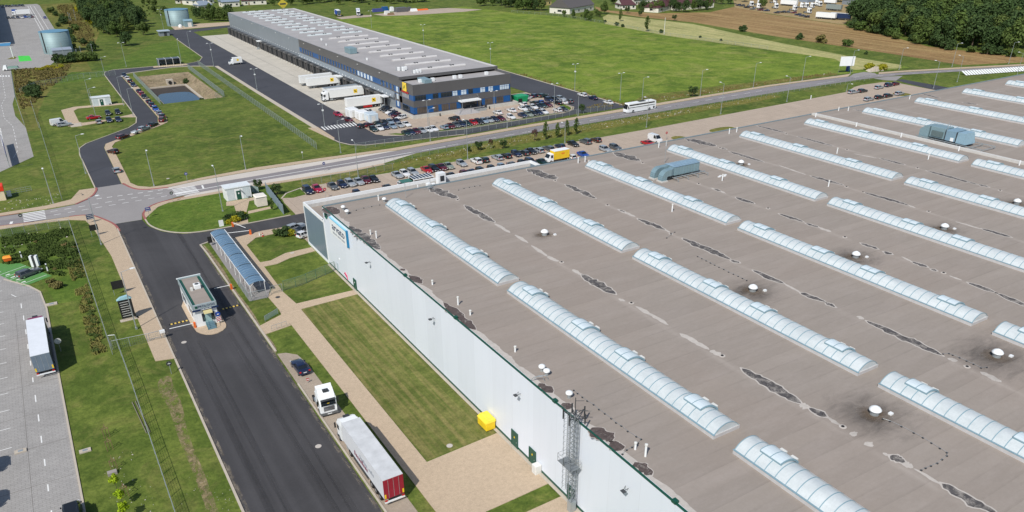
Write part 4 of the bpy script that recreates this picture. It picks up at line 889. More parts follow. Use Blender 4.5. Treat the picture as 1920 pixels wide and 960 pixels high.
MB().box(BX0 + .3, 247.06, 5.6, OX1 - .3, 247.3, 7.4).box(BX0 + .3, 247.06, 1.15, OX1 - .3, 247.3, 3.4).box(BX0 + .04, 247.02, 5.6, BX0 + .3, 256.5, 7.4).box(BX0 + .04, 247.02, 1.15, BX0 + .3, 256.5, 3.4).build('blue_band', M['bluepanel'], b2)
MB().box(BX0 + .3, 247.3, 10.2, OX1 - .3, 258, 10.4).build('office_roof', M['b2roof'], b2)
MB().box(BX0 + .06, 262.5, 6.6, BX0 + .3, 371, 8.6).box(BX0 + .04, 258.6, 1, BX0 + .3, 262.5, 8.6).build('blue_band', M['bluepanel'], b2)
def win(x0, y0, z0, x1, y1, z1, mat, fr='white'):
    w = MB().box(x0, y0, z0, x1, y1, z1).build('window', M[mat], b2)
    return w
for x0, x1, k in ((112, 116.1, 'glass'), (118.8, 120.9, 'glass'), (121.9, 126.3, 'glass'), (126.6, 128.4, 'lit'), (130, 132, 'lit'), (132.9, 134.7, 'glass'), (137.8, 139.7, 'lit'), (141.2, 143, 'lit'), (146, 147.8, 'lit'), (148, 149.8, 'lit')):
    w = win(x0, 246.98, 5.75, x1, 247.055, 7.3, 'glasslit' if k == 'lit' else 'glass')
    m_ = MB(); n = 2 if x1 - x0 < 2.5 else 4
    for i in range(1, n): xx = x0 + (x1 - x0) * i / n; m_.box(xx - .05, 246.95, 5.75, xx + .05, 246.978, 7.3)
    m_.box(x0, 246.95, 6.85, x1, 246.978, 6.93); m_.build('window_frame', M['dark'] if k != 'lit' else M['bluepanel'], w)
M['bronze'] = glass('bronze_glass', (.085, .07, .06), .12)
for x0, x1 in ((112.5, 116.3), (118.8, 120.7), (122, 124.8), (125.1, 127.9), (136.6, 138.2), (139.6, 142.9), (144.4, 147.4)):
    w = MB().box(x0, 246.98, 1.2, x1, 247.055, 3.3).build('window', M['bronze'], b2)
    m_ = MB(); n = max(2, round((x1 - x0) / .95))
    for i in range(1, n): xx = x0 + (x1 - x0) * i / n; m_.box(xx - .04, 246.95, 1.2, xx + .04, 246.978, 3.3)
    m_.build('window_frame', M['dark'], w)
for y0, y1, z0, z1 in ((250.4, 256.2, 5.75, 7.3), (250.4, 256.2, 1.3, 3.2)):
    w = MB().box(BX0 - .02, y0, z0, BX0 + .038, y1, z1).build('window', flat('grey_blind_window', srgb(150, 152, 158), .3) if z0 > 3 else M['glass'], b2)
    m_ = MB()
    for i in range(6): yy = y0 + (y1 - y0) * i / 5; m_.box(BX0 - .05, yy - .05, z0, BX0 - .022, yy + .05, z1)
    m_.build('window_frame', M['dark'], w)
for z0 in (1.6, 4.1, 6.6): MB().box(BX0 - .02, 259.6, z0, BX0 + .038, 261.2, z0 + 1.8).build('window', M['glasslit'], b2)
y = 263.5; k = 0
while y < 369:
    lit = 281 < y < 299
    if not (274 < y < 281 or 345 < y < 352): MB().box(BX0 - .03, y, 6.75, BX0 + .055, y + 1.7, 8.45).build('window', M['glasslit'] if lit else M['glass'], b2)
    y += 3.3; k += 1
MB().box(BX0 - .9, 262.5, 4.3, BX0 - .02, 371, 4.5).frustum((BX0 - .9, 262.5, BX0 - .02, 371), 4.5, (BX0 - .25, 262.5, BX0 - .02, 371), 6.2).build('dock_canopy', M['b2grey'], b2)
y = 264.5
lamps_ = MB()
while y < 500:
    if y < 371: lamps_.box(BX0 - 1.0, y, 4.75, BX0 - .8, y + .35, 5.1)
    else: lamps_.box(BX0 - .2, y, 5.2, BX0 - .03, y + .3, 5.5)
    y += 3.75
o = lamps_.build('dock_lamps', M['white'], b2); o['kind'] = 'stuff'
for y in range(275, 500, 22): MB().box(BX0 - .35, y, 10.9, BX0 - .03, y + .4, 11.1).build('wall_lamp', M['offwhite'], b2)
nd = 0; y = 270.5
while y < 501:
    if not (309.5 < y < 319.5 or 432.5 < y < 438.5) and y > 268:
        w = 3.4
        sh = MB().box(BX0 - 2.0, y, 0, BX0 - .03, y + .28, 4.1).box(BX0 - 2.0, y + w - .28, 0, BX0 - .03, y + w, 4.1).box(BX0 - 2.0, y + .28, 3.5, BX0 - .03, y + w - .28, 4.1).build('dock_shelter', M['b2dark'] if nd % 2 else M['dark'], b2)
        MB().box(BX0 - .35, y + .28, 1.1, BX0 - .1, y + w - .28, 3.5).build('dock_door', M['b2grey'], sh)
        MB().box(BX0 - 1.5, y + .28, 0, BX0 - .1, y + w - .28, 1.1).build('dock_leveller', M['black'], sh)
        MB().tube((BX0 - 2.9, y - .35, 0), (BX0 - 2.9, y - .35, .8), .12, 6).build('bollard', M['offwhite'], sh)
        nd += 1
    y += 4.1
for yc in (268.2, 315, 435):   # white porch roofs over the dock stairs
    c = MB().box(BX0 - 3.0, yc - 1.9, 3.9, BX0 - .95, yc + 1.9, 4.25).build('stair_porch', M['white'], b2)
    m_ = MB().box(BX0 - 2.8, yc - 1.7, 0, BX0 - 2.65, yc - 1.55, 3.9).box(BX0 - 2.8, yc + 1.55, 0, BX0 - 2.65, yc + 1.7, 3.9)
    for s_ in range(5): m_.box(BX0 - 2.6 - s_ * .3, yc - .6, 0, BX0 - 2.3 - s_ * .3, yc + .6, 1.1 - s_ * .22)
    m_.build('porch_stair', M['steel'], c)
MB().box(109.9, 245.0, 0, 128.0, 245.3, 1.15).box(138.0, 245.0, 0, 152.6, 245.3, 1.1).box(109.9, 245.3, 0, 110.2, 262, 1.1).box(152.3, 245.3, 0, 152.6, 252, 1.1).build('plinth', M['plinth'], b2)
MB().box(110.2, 245.3, .3, 111.28, 262, .9).box(111.28, 245.3, .3, 152.3, 246.95, .9).build('terrace', M['b2roof'], b2)
pc = MB().box(128.6, 244.4, 3.6, 136.6, 246.9, 4.05).build('entrance_canopy', M['white'], b2)
MB().tube((129, 244.6, .9), (129, 244.6, 3.6), .07).tube((136.2, 244.6, .9), (136.2, 244.6, 3.6), .07).tube((129, 244.7, 4.05), (129, 246.9, 5.4), .04).tube((136.2, 244.7, 4.05), (136.2, 246.9, 5.4), .04).build('canopy_post', M['steel'], pc)
MB().box(129.8, 246.9, .9, 136.2, 247.0, 3.3).build('entrance_door', M['glass'], b2)
m_ = MB()
for i in range(6): m_.frustum((125.6 + i * .42, 241.2 + i * .55, 134.6 - i * .3, 245.0), i * .16, (125.7 + i * .42, 241.3 + i * .55, 134.5 - i * .3, 245.0), .16 + i * .16)
m_.build('entrance_steps', M['b2roof'], b2)
m_ = MB().box(133.5, 243.2, 0, 138, 243.4, 1.0).tube((126, 241.6, .1), (129.2, 245, 2.0), .05).tube((130.4, 241.4, 1.0), (132.6, 244.9, 2.0), .05).build('handrail', M['steel'], b2)
MB().box(138.2, 244.98, .3, 139.2, 245.0, 1.6).box(133.9, 243.6, 0, 138.0, 245, .95).build('ramp', M['dark'], b2)
for x in (119.9, 139.9): MB().lathe((x, 244.3, 0), [(.22, 0), (.22, .9), (.1, 1.0)], 8).build('litter_bin', M['black'], b2)
lg = MB().box(BX0 - .35, 251.9, 8.0, BX0 - .03, 254.9, 10.9).build('logo_board', flat('logo_yellow', srgb(240, 206, 66), .4), b2, bevel=.12)
m_ = MB().add([(BX0 - .38, 254.0, 8.8), (BX0 - .38, 253.0, 9.1), (BX0 - .38, 252.8, 10.1), (BX0 - .38, 253.5, 9.9), (BX0 - .38, 253.7, 9.5)], [(0, 1, 2, 3, 4)])
m_.add([(BX0 - .36, 254.0, 8.8), (BX0 - .36, 253.0, 9.1), (BX0 - .36, 252.8, 10.1), (BX0 - .36, 253.5, 9.9), (BX0 - .36, 253.7, 9.5)], [(4, 3, 2, 1, 0)])
m_.build('logo_mark', flat('logo_green', srgb(92, 122, 30), .5), lg)
MB().box(BX0 - .3, 250.6, 7.45, BX0 - .03, 256.0, 8.0).build('red_lettering', M['red'], b2, bevel=.05)
random.seed(11)
def strip2(x0, x1, y, bend):
    m_ = MB(); n = 10; rings = []
    for i in range(n + 1):
        t = i / n; x = x0 + (x1 - x0) * t; z = BZ - .06
        rings.append([(x, y - .85, z), (x, y - .85, z + .28), (x, y - .35, z + .62 + bend), (x, y + .35, z + .62 + bend), (x, y + .85, z + .28), (x, y + .85, z)])
    m_.loft(rings); w = m_.build('skylight', M['curb'] if bend else M['poly'], b2)
    for xx in ((x0 * .78 + x1 * .22), (x0 * .3 + x1 * .7)):
        if bend or xx < (x0 + x1) / 2 + 3: MB().box(xx - .7, y - .5, BZ + .3, xx - .1, y + .3, BZ + .72 + bend).box(xx + .3, y - .5, BZ + .3, xx + .9, y + .3, BZ + .72 + bend).build('vent_flap', M['dark'], w)
y = 266.5
while y < 372: strip2(123.2, 142.2, y, .06); y += 12.0
y = 378.5
while y < 500: strip2(118.2, 130, y, 0); strip2(135.2, 145, y - 1, 0); y += 11.9
rc = MB().box(115.4, 316, BZ, 118.6, 322, BZ + 2.2).build('roof_cooler', M['galv_blue'], b2, bevel=.1)
for p, s in (((115.8, 298.5), .8), ((115.6, 345), .7), ((119, 361), .9), ((116.6, 270), 1.2), ((117.8, 268.6), 1.4), ((119.6, 270.4), 1.1), ((119.2, 262), 1.0), ((120.4, 262.2), 1.2), ((121.6, 262.3), 1.0)):
    b_ = MB().box(p[0] - .35 * s, p[1] - .4 * s, BZ - .06, p[0] + .35 * s, p[1] + .4 * s, BZ + 1.0 * s).build('roof_vent', M['white'], b2, bevel=.05)
    MB().tube((p[0] - .9, p[1], BZ - .06), (p[0] - .9, p[1], BZ + 1.3 * s), .1, 8).build('vent_pipe', M['steel'], b2)
for p in ((116.5, 252.5), (121.3, 252.3), (129.8, 252), (132.2, 252), (143, 252)):
    MB().box(p[0], p[1], 10.4, p[0] + 1.2, p[1] + 1, 11.5).build('roof_vent', M['white'], b2, bevel=.05)
MB().box(117.4, 250, 10.4, 120.2, 256, 11.6).build('roof_duct', M['galv_blue'], b2, bevel=.05)
MB().box(OX1 + .02, 248.5, .3, 151.6, 257, 3.6).build('side_porch', M['plinth'], b2)
ds = thing('roadside_sign', 'yellow diamond sign with dark lettering standing behind the long hall roof', 'sign', tuple(g(537, 17, 12)))
dsp = g(537, 17, 12); ds.location = (dsp.x, dsp.y + 6, 0)
dx, dy = dsp.x, dsp.y + 6
m_ = MB().add([(dx - 3.2, dy, 14.5), (dx, dy, 11.6), (dx + 3.2, dy, 14.5), (dx, dy, 17.4), (dx - 3.2, dy + .3, 14.5), (dx, dy + .3, 11.6), (dx + 3.2, dy + .3, 14.5), (dx, dy + .3, 17.4)], [(0, 1, 2, 3), (7, 6, 5, 4), (0, 4, 5, 1), (1, 5, 6, 2), (2, 6, 7, 3), (3, 7, 4, 0)])
m_.build('board', flat('sign_ochre', srgb(196, 178, 60), .5), ds)
MB().box(dx - 1.8, dy - .06, 14.1, dx + 1.8, dy - .02, 14.9).build('lettering', M['dark'], ds)
MB().tube((dx, dy + .15, 0), (dx, dy + .15, 12.4), .25, 8).build('post', M['steel'], ds)
gi = smoothline([(13.2, 140.4), (18.3, 140.4), (18.5, 125.6), (17.9, 123.6), (16, 122.6), (14.2, 123.6), (13.2, 126)], 1, True)
ground('traffic_island', gi, M['paving'], 0, .14)
gh = thing('gate_house', 'small white two-storey gate house with dark green roof rim between the barriers', 'gate house', (15.8, 132, .14))
GX0, GX1, GY0, GY1 = 13.8, 17.7, 126.6, 139.4
MB().box(GX0 + .1, GY0 + .1, .14, GX1 - .1, GY1 - .1, 3.3).build('wall', M['white'], gh)
m_ = MB().box(GX0 + .0, GY0 - .2, 3.3, GX0 + .12, GY1 + .1, 4.35).box(GX1 - .12, GY0 - .2, 3.3, GX1 + .0, GY1 + .1, 4.35).box(GX0 + .1, GY1 - .15, 3.3, GX1 - .1, GY1 + .1, 4.35)
m_.build('parapet', flat('parapet_grey_green', srgb(150, 166, 168), .4), gh)
MB().box(GX0 + .1, GY0 - .2, 3.3, GX1 - .1, GY0 + .05, 4.35).build('fascia', flat('fascia_grey', srgb(158, 170, 174), .45), gh)
m_ = MB().box(GX0 + .12, GY0 + .06, 4.0, GX0 + .62, GY1 - .2, 4.12).box(GX1 - .62, GY0 + .06, 4.0, GX1 - .12, GY1 - .2, 4.12).build('roof_gutter', M['green'], gh)
MB().box(GX0 + .62, GY0 + .06, 3.5, GX1 - .62, GY1 - .2, 4.18).build('roof', M['roof'], gh)
MB().box(GX0 - .16, GY1 + .1, 4.2, GX1 + .16, GY1 + .2, 4.42).build('rear_trim', M['white'], gh)
MB().box(GX0 - .17, GY0 - .24, 3.16, GX1 + .17, GY0 - .2, 3.5).build('name_band', M['navytext'], gh)
fs = [o for o in (gh,)][0]
text('lettering', 'PROLOGIS', .55, (16.0, GY0 - .215, 3.92), M['navytext'], gh, '-y', .02, 1.1)
m_ = MB()
for k in range(9): m_.box(15.0 + k * .2, GY0 - .26, 3.26, 15.12 + k * .2, GY0 - .245, 3.4 + .03 * (k % 3))
m_.build('small_lettering', M['white'], gh)
MB().box(GX0 + .35, GY0 - .24, 3.72, GX0 + .75, GY0 - .205, 4.15).build('emblem', M['green'], gh)
a_ = MB().box(15.6, 133.2, 4.18, 16.7, 134.4, 5.0).build('roof_cooler', M['white'], gh, bevel=.05); MB().lathe((16.15, 133.8, 5.0), [(.35, 0), (.35, .04), (.1, .05)], 12).build('fan', M['dark'], a_)
MB().box(14.9, 133.0, 4.18, 15.3, 133.5, 4.7).build('roof_box', M['offwhite'], gh)
m_ = MB()
for y in (137, 135.2, 131.5, 129.6): m_ = MB().box(GX0 + .03, y - .45, 1.2, GX0 + .1, y + .35, 2.3); w_ = m_.build('window', M['glass'], gh)
for y in (130.5, 128.2): MB().box(GX1 - .1, y - .45, 1.2, GX1 - .03, y + .35, 2.3).build('window', M['glass'], gh)
MB().box(15.0, GY0 - .0, 1.0, 15.5, GY0 + .098, 2.5).box(16.5, GY0, 1.0, 17.0, GY0 + .098, 2.5).build('window', M['glass'], gh)
MB().box(15.5, GY0, .6, 16.5, GY0 + .097, 2.7).build('door', flat('gate_door_glass', srgb(150, 180, 180), .3), gh)
MB().frustum((15.3, GY0 - 1.0, 16.7, GY0 + .05), 2.75, (15.3, GY0 - .2, 16.7, GY0 + .05), 3.1).build('door_canopy', flat('beige_canopy', srgb(190, 180, 132), .5), gh)
m_ = MB()
for i in range(4): m_.box(15.35, GY0 - 1.9 + i * .38, .14, 16.65, GY0 - 1.52 + i * .38, .28 + i * .14)
m_.box(15.35, GY0 - .38, .14, 16.65, GY0 + .02, .75); m_.build('steps', flat('step_blue_grey', srgb(96, 124, 136), .6), gh)
m_ = MB()
for x in (15.3, 16.7): m_.tube((x, GY0 - 1.9, .14), (x, GY0 - 1.9, 1.1), .03).tube((x, GY0 - 1.9, 1.1), (x, GY0, 1.75), .03)
m_.build('handrail', M['teal'], gh)
rs = thing('road_sign', 'round blue arrow sign above a red and white striped keep-right board', 'road sign', (17.5, GY0 - .5, .14))
m_ = MB().tube((17.5, GY0 - .52, 2.0), (17.5, GY0 - .47, 2.0), .42, 18); m_.build('disc', flat('sign_blue', (.01, .06, .32), .4), rs)
MB().box(17.35, GY0 - .545, 1.9, 17.65, GY0 - .525, 2.05).build('arrow', M['white'], rs)
MB().box(17.1, GY0 - .52, .6, 17.9, GY0 - .48, 1.5).build('board', M['white'], rs)
m_ = MB()
for k in range(3): m_.add([(17.1, GY0 - .535, .62 + k * .3), (17.9, GY0 - .535, .8 + k * .3), (17.9, GY0 - .535, .95 + k * .3 if k < 2 else 1.5), (17.1, GY0 - .535, .77 + k * .3)], [(0, 1, 2, 3)])
m_.build('stripe', M['red'], rs); MB().tube((17.5, GY0 - .45, .14), (17.5, GY0 - .45, 2.3), .04).build('post', M['steel'], rs)
def barrier(x0, y0, x1, y1, label, housex=None):
    t = thing('barrier', label, 'barrier', (x0, y0, .14))
    MB().box(x0 - .18, y0 - .22, .1, x0 + .18, y0 + .22, 1.15).build('housing', M['orange'], t, bevel=.04)
    d = Vector((x1 - x0, y1 - y0, 0)); m_ = MB(); m_.tube((x0, y0, .98), (x1, y1, .98), .06, 6); m_.build('boom', M['white'], t)
    m_ = MB(); n = 5
    for i in range(n): a = Vector((x0, y0, .98)) + d * ((i + .35) / n); m_.tube(a, a + d * (.22 / n), .065, 6)
    m_.build('boom_band', M['red'] if 'striped' in label else M['offwhite'], t)
barrier(13.6, 126.9, 9.6, 127.0, 'white boom barrier lowered across the lane left of the gate house')
barrier(22.7, 139.2, 19.7, 139.3, 'white boom barrier lowered across the lane right of the gate house')
def hump(x0, x1, y, label):
    t = thing('speed_hump', label, 'speed hump', ((x0 + x1) / 2, y, .03)); n = round((x1 - x0) / .32)
    a, b = MB(), MB()
    for i in range(n): (a if i % 2 else b).box(x0 + (x1 - x0) * i / n, y - .22, .027, x0 + (x1 - x0) * (i + 1) / n - .004, y + .22, .085)
    a.build('yellow_block', flat('hump_yellow', srgb(222, 190, 90), .6), t); b.build('black_block', M['black'], t)
hump(9.9, 13.0, 130.5, 'black and yellow speed hump left of the gate house'); hump(18.9, 22.3, 131.7, 'black and yellow speed hump right of the gate house')
sh = thing('cycle_shelter', 'long open cycle shelter with curved clear roof beside the walkway', 'shelter', (26.3, 149, 0))
m_ = MB(); rings = []
SY0, SY1 = 133.8, 164.8
def shroof(t): return 24.9 + 2.9 * t, 2.15 + .75 * math.sin(math.pi * (.15 + .62 * t)) 
n = 10
M['clearroof'] = flat('blue_tinted_clear_sheet', srgb(96, 124, 150), .12, var=.12, scale=.7)
for k in range(10):
    ya = SY0 + (SY1 - SY0) * k / 10; yb = SY0 + (SY1 - SY0) * (k + 1) / 10 - .02
    m_ = MB(); vs = []; 
    for yy in (ya, yb):
        for i in range(n + 1): x, z = shroof(i / n); vs.append((x, yy, z + (.09 if k % 2 else 0)))
    vs2 = [(v[0], v[1], v[2] - .03) for v in vs]; K = 2 * (n + 1)
    fs = [(i, i + 1, i + n + 2, i + n + 1) for i in range(n)] + [(i + K, i + n + 1 + K, i + n + 2 + K, i + 1 + K) for i in range(n)]
    m_.add(vs + vs2, fs); m_.build('roof_sheet', M['clearroof'], sh)
m_ = MB()
for k in range(31):
    y = SY0 + (SY1 - SY0) * k / 30; pr = None
    for i in range(n + 1):
        x, z = shroof(i / n); q = Vector((x, y, z + .13))
        if pr: m_.tube(pr, q, .022, 4)
        pr = q
m_.build('roof_rib', M['rib'], sh)
m_ = MB()
for k in range(9):
    y = SY0 + (SY1 - SY0) * k / 8; x0, z0 = shroof(0); x1, z1 = shroof(1)
    m_.tube((x0 + .1, y, 0), (x0 + .1, y, z0), .05).tube((x1 - .1, y, 0), (x1 - .1, y, z1), .05).tube((x0 + .1, y, z0 - .5), (x0 + .9, y, z0 + .3), .03)
x0, z0 = shroof(0); x1, z1 = shroof(1); m_.tube((x0, SY0, z0), (x0, SY1, z0), .05).box(x1 - .02, SY0 - .1, z1 - .1, x1 + .1, SY1 + .1, z1 + .12)
m_.build('frame', M['white'], sh)
def bicycle(x, y, rz, label, col):
    t = thing('bicycle', label, 'bicycle', (x, y, .06), 'bicycles in the shelter', rz)
    for dx in (-.52, .52):
        m_ = MB(); pr = None
        for i in range(13):
            a = 2 * math.pi * i / 12; q = (dx + .33 * math.cos(a), 0, .34 + .33 * math.sin(a))
            if pr: m_.tube(pr, q, .022, 4)
            pr = q
        m_.build('wheel', M['black'], t, local=True)
    m_ = MB().tube((-.52, 0, .34), (-.15, 0, .32), .02).tube((-.15, 0, .32), (-.28, 0, .82), .02).tube((-.28, 0, .78), (.35, 0, .82), .02).tube((-.15, 0, .32), (.38, 0, .74), .02).tube((.52, 0, .34), (.36, 0, .95), .02).tube((-.52, 0, .34), (-.26, 0, .7), .015)
    m_.build('frame', flat('cycle_' + col[0], col[1], .4), t, local=True)
    MB().box(-.42, -.07, .84, -.16, .07, .9).build('saddle', M['black'], t, local=True)
    MB().tube((.34, -.28, .98), (.34, .28, .98), .016).build('handlebar', M['dark'], t, local=True)
bicycle(25.9, 135.6, R(80), 'dark bicycle with green tyres nearest the open end of the shelter', ('dark', (.02, .02, .02)))
bicycle(26.6, 135.9, R(85), 'silver bicycle standing behind the dark one in the shelter', ('silver', (.4, .4, .42)))
bicycle(25.7, 142.0, R(75), 'red bicycle leaning halfway along the curved-roof shelter', ('red', (.4, .03, .03)))
nb = thing('notice_board', 'small black notice board at the north end of the cycle shelter', 'notice board', (24.2, 164.0, 0))
MB().box(23.9, 163.9, .7, 24.8, 164.0, 2.1).build('board', M['black'], nb); MB().tube((24.0, 163.95, 0), (24.0, 163.95, .7), .04).tube((24.7, 163.95, 0), (24.7, 163.95, .7), .04).build('post', M['dark'], nb)
def kiosk(x0, y0, x1, y1, h, label, doorcol='green'):
    t = thing('kiosk', label, 'kiosk', ((x0 + x1) / 2, (y0 + y1) / 2, 0))
    MB().box(x0, y0, 0, x1, y1, h).build('wall', M['white'], t)
    MB().box(x0 - .15, y0 - .15, h, x1 + .15, y1 + .15, h + .22).build('roof', flat('kiosk_roof', (.7, .74, .76), .4), t)
    xm = (x0 + x1) / 2
    d = MB().box(xm - .55, y0 - .06, .1, xm + .55, y0 - .003, 2.3).build('door', M[doorcol], t)
    MB().box(xm - .15, y0 - .09, 1.5, xm + .15, y0 - .061, 1.85).build('door_notice', M['white'], d)
    MB().box(x0 + .3, y0 - .05, .1, x0 + 2.0, y0 - .004, h - .1).box(x1 - 2.0, y0 - .05, .1, x1 - .3, y0 - .004, h - .1).build('panel', flat('grey_white_panel', srgb(196, 206, 210), .4), t)
    m_ = MB().box(x1 - .9, y0 - .3, 0, x1 - .4, y0 - .06, .5).build('vent_box', M['b2dark'], t)
kiosk(34.3, 191.5, 40.4, 195.0, 3.1, 'white kiosk with green door on the grass island by the junction')
kiosk(18.2, 329.8, 24.6, 333.0, 2.9, 'white kiosk with green door on the grass beside the bend road')
tk = thing('substation_cabinet', 'cream metal cabinet standing beside the tall grey screen fence', 'cabinet', (40.6, 184, 0))
MB().box(39.4, 182.6, .3, 41.9, 185.2, 2.6).build('body', flat('cream_metal', srgb(216, 208, 196), .5), tk); MB().frustum((39.25, 182.45, 42.05, 185.35), 2.6, (39.5, 182.7, 41.8, 185.1), 2.85).build('roof', flat('cream_roof', srgb(226, 220, 210), .5), tk); MB().box(39.5, 182.7, 0, 41.8, 185.1, .3).build('base', M['dark'], tk)
def tank(x, y, r, h, label):
    t = thing('sprinkler_tank', label, 'water tank', (x, y, 0))
    MB().lathe((x, y, 0), [(r, 0), (r, h)], 40).build('shell', sheet('tank_sheet_' + str(int(r)), srgb(134, 156, 160), 1.2, 'z', .6, .3, .25), t, smooth=False)
    MB().lathe((x, y, h), [(r + .06, -.1), (r + .06, .06), (r * .5, .5), (.05, .7)], 40).build('lid', flat('tank_lid_blue', srgb(96, 140, 166), .4), t)
    a = R(215); m_ = MB()
    for s_ in (-.25, .25): m_.tube((x + (r + .15) * math.cos(a + s_ / r), y + (r + .15) * math.sin(a + s_ / r), .5), (x + (r + .15) * math.cos(a + s_ / r), y + (r + .15) * math.sin(a + s_ / r), h + .9), .05)
    m_.box(x + (r + .25) * math.cos(a) - .2, y + (r + .25) * math.sin(a) - .2, 1, x + (r + .25) * math.cos(a) + .2, y + (r + .25) * math.sin(a) + .2, h)
    m_.build('ladder', M['dark'], t)
    for o in t.children:
        if o.name.startswith('shell'):
            for p in o.data.polygons: p.use_smooth = len(p.vertices) == 4
tank(17.6, 484.5, 7.0, 10.6, 'large round galvanised tank on the pale yard behind a pump house')
ph = thing('pump_house', 'grey box pump house with sloping roof in front of the large tank', 'pump house', (18, 463, 0))
MB().box(14.0, 461.2, 0, 22.6, 470, 3.9).build('wall', M['b2grey'], ph); MB().box(13.8, 461, 3.9, 22.8, 470.2, 4.2).build('roof', flat('pump_roof', srgb(150, 160, 176), .5), ph); MB().box(16, 461.12, 0, 17.2, 461.19, 2.2).build('door', M['b2dark'], ph)
tank(93.2, 568.5, 7.2, 9.6, 'round blue-grey tank on the grass behind the distant yard')
ph = thing('pump_house', 'small pale pump house against the distant round tank', 'pump house', (97, 557, 0))
MB().box(94.5, 555, 0, 99.5, 560.8, 3.6).build('wall', M['galv_blue'], ph); MB().frustum((94.3, 554.8, 99.7, 561), 3.6, (94.3, 557.8, 99.7, 558.2), 4.4).build('roof', flat('pump_roof_blue', srgb(130, 160, 176), .5), ph); MB().box(96.4, 554.93, 0, 98.6, 554.99, 2.6).build('door', M['offwhite'], ph)
MB().lathe((91.8, 556, 0), [(1.2, 0), (1.2, 1.2), (.4, 1.8)], 12).build('valve_dome', M['white'], ph)
q = g(305, 68); ks = thing('bin_store', 'low grey flat-roofed bin store at the edge of the far road', 'bin store', (q.x, q.y, 0))
MB().box(q.x - 1.5, q.y, 0, q.x + 4.0, q.y + 5, 2.6).build('wall', M['b2grey'], ks); MB().box(q.x - 2, q.y - .6, 2.6, q.x + 4.6, q.y + 5.6, 2.95).build('roof', flat('store_roof', srgb(170, 184, 196), .5), ks); MB().box(q.x + 1, q.y - .04, 0, q.x + 2.6, q.y - .003, 2.2).build('door', M['dark'], ks)
bs = thing('bus_shelter', 'bus shelter with three dark roof panels behind a striped kerb', 'bus shelter', (59.5, 409, 0))
MB().box(54.6, 413.8, 0, 64.4, 413.95, 2.6).box(54.6, 409.2, 0, 54.75, 413.8, 2.6).box(64.25, 409.2, 0, 64.4, 413.8, 2.6).build('wall', flat('smoked_glass', srgb(96, 108, 118), .3), bs)
for k in range(3): MB().box(54.8 + k * 3.2, 409.0, 2.75, 57.8 + k * 3.2, 414.0, 2.95).build('roof_panel', flat('dark_sheet', srgb(70, 76, 86), .3), bs)
m_ = MB()
for k in range(4): m_.tube((54.7 + k * 3.2, 408.9, 0), (54.7 + k * 3.2, 408.9, 2.9), .08).tube((54.7 + k * 3.2, 408.9, 2.98), (54.7 + k * 3.2, 414.1, 2.98), .08)
m_.build('frame', M['offwhite'], bs)
ground('bus_stop_apron', [(51.6, 406.2), (66.8, 404.6), (66.6, 408.6), (52, 409.8)], M['paving'], 0, .13)
m_ = MB()
for k in range(11): m_.poly([(54 + k * 1.0, 405.9 - k * .1), (54.55 + k * 1.0, 405.8 - k * .1), (54.95 + k, 407.6 - k * .1), (54.4 + k, 407.7 - k * .1)], .136)
flatobj('striped_kerb', m_, flat('cream_paint', srgb(226, 216, 180), .6))
sc = thing('smoking_cabin', 'white-framed cabin with dark slatted solar roof in the car park', 'cabin', (78, 177, 0))
m_ = MB()
_a, _b = g(771, 334, 2.6), g(808, 328, 2.6); CX0, CX1, CY0, CY1 = _a.x, _b.x, _a.y - 1.5, _a.y + 1.6
for x in (CX0, (CX0 + CX1) / 2, CX1):
    for y in (CY0, CY1): m_.box(x - .08, y - .08, 0, x + .08, y + .08, 2.6)
for i in range(7): m_.box(CX0 + (CX1 - CX0) * i / 6 - .04, CY0 - .3, 2.6, CX0 + (CX1 - CX0) * i / 6 + .04, CY1 + .3, 2.72)
m_.box(CX0 - .1, CY0 - .35, 2.5, CX1 + .1, CY0 - .2, 2.7).build('frame', M['white'], sc)
MB().box(CX0, CY0 - .2, 2.55, CX1, CY1 + .2, 2.62).build('roof', M['solar'], sc); MB().box(CX0, CY0, .1, CX1, CY0 + .05, 2.4).box(CX0, CY1 - .05, .1, CX1, CY1, 2.4).build('glazing', M['bronze'], sc)
cg = thing('mesh_cage', 'green mesh storage cage beside the white-framed cabin', 'cage', (79, 176, 0))
m_ = MB()
CG = CX0 - 3.1; CJ = CY0
for k in range(9):
    for x, y in ((CG + k * .34, CJ), (CG + k * .34, CJ + 2.4)): m_.tube((x, y, 0), (x, y, 2.2), .03, 4)
for z in (.1, 1.1, 2.2): m_.strip([(CG, CJ), (CG + 2.7, CJ), (CG + 2.7, CJ + 2.4), (CG, CJ + 2.4)], .06, z, z + .06, True)
m_.build('mesh', M['greenpost'], cg); MB().box(CG - .1, CJ - .1, 2.25, CG + 2.8, CJ + 2.5, 2.32).build('roof', flat('green_sheet', srgb(60, 110, 100), .5), cg)
def rsec(x, hw, z0, z1, belt=.62, top=.86):
    """half-rounded body section at station x (x forward), 10 points"""
    zb = z0 + (z1 - z0) * belt
    return [(x, -hw * .86, z0), (x, -hw, z0 + .14), (x, -hw, zb), (x, -hw * .95, z1 - .05), (x, -hw * .78, z1), (x, hw * .78, z1), (x, hw * .95, z1 - .05), (x, hw, zb), (x, hw, z0 + .14), (x, hw * .86, z0)]
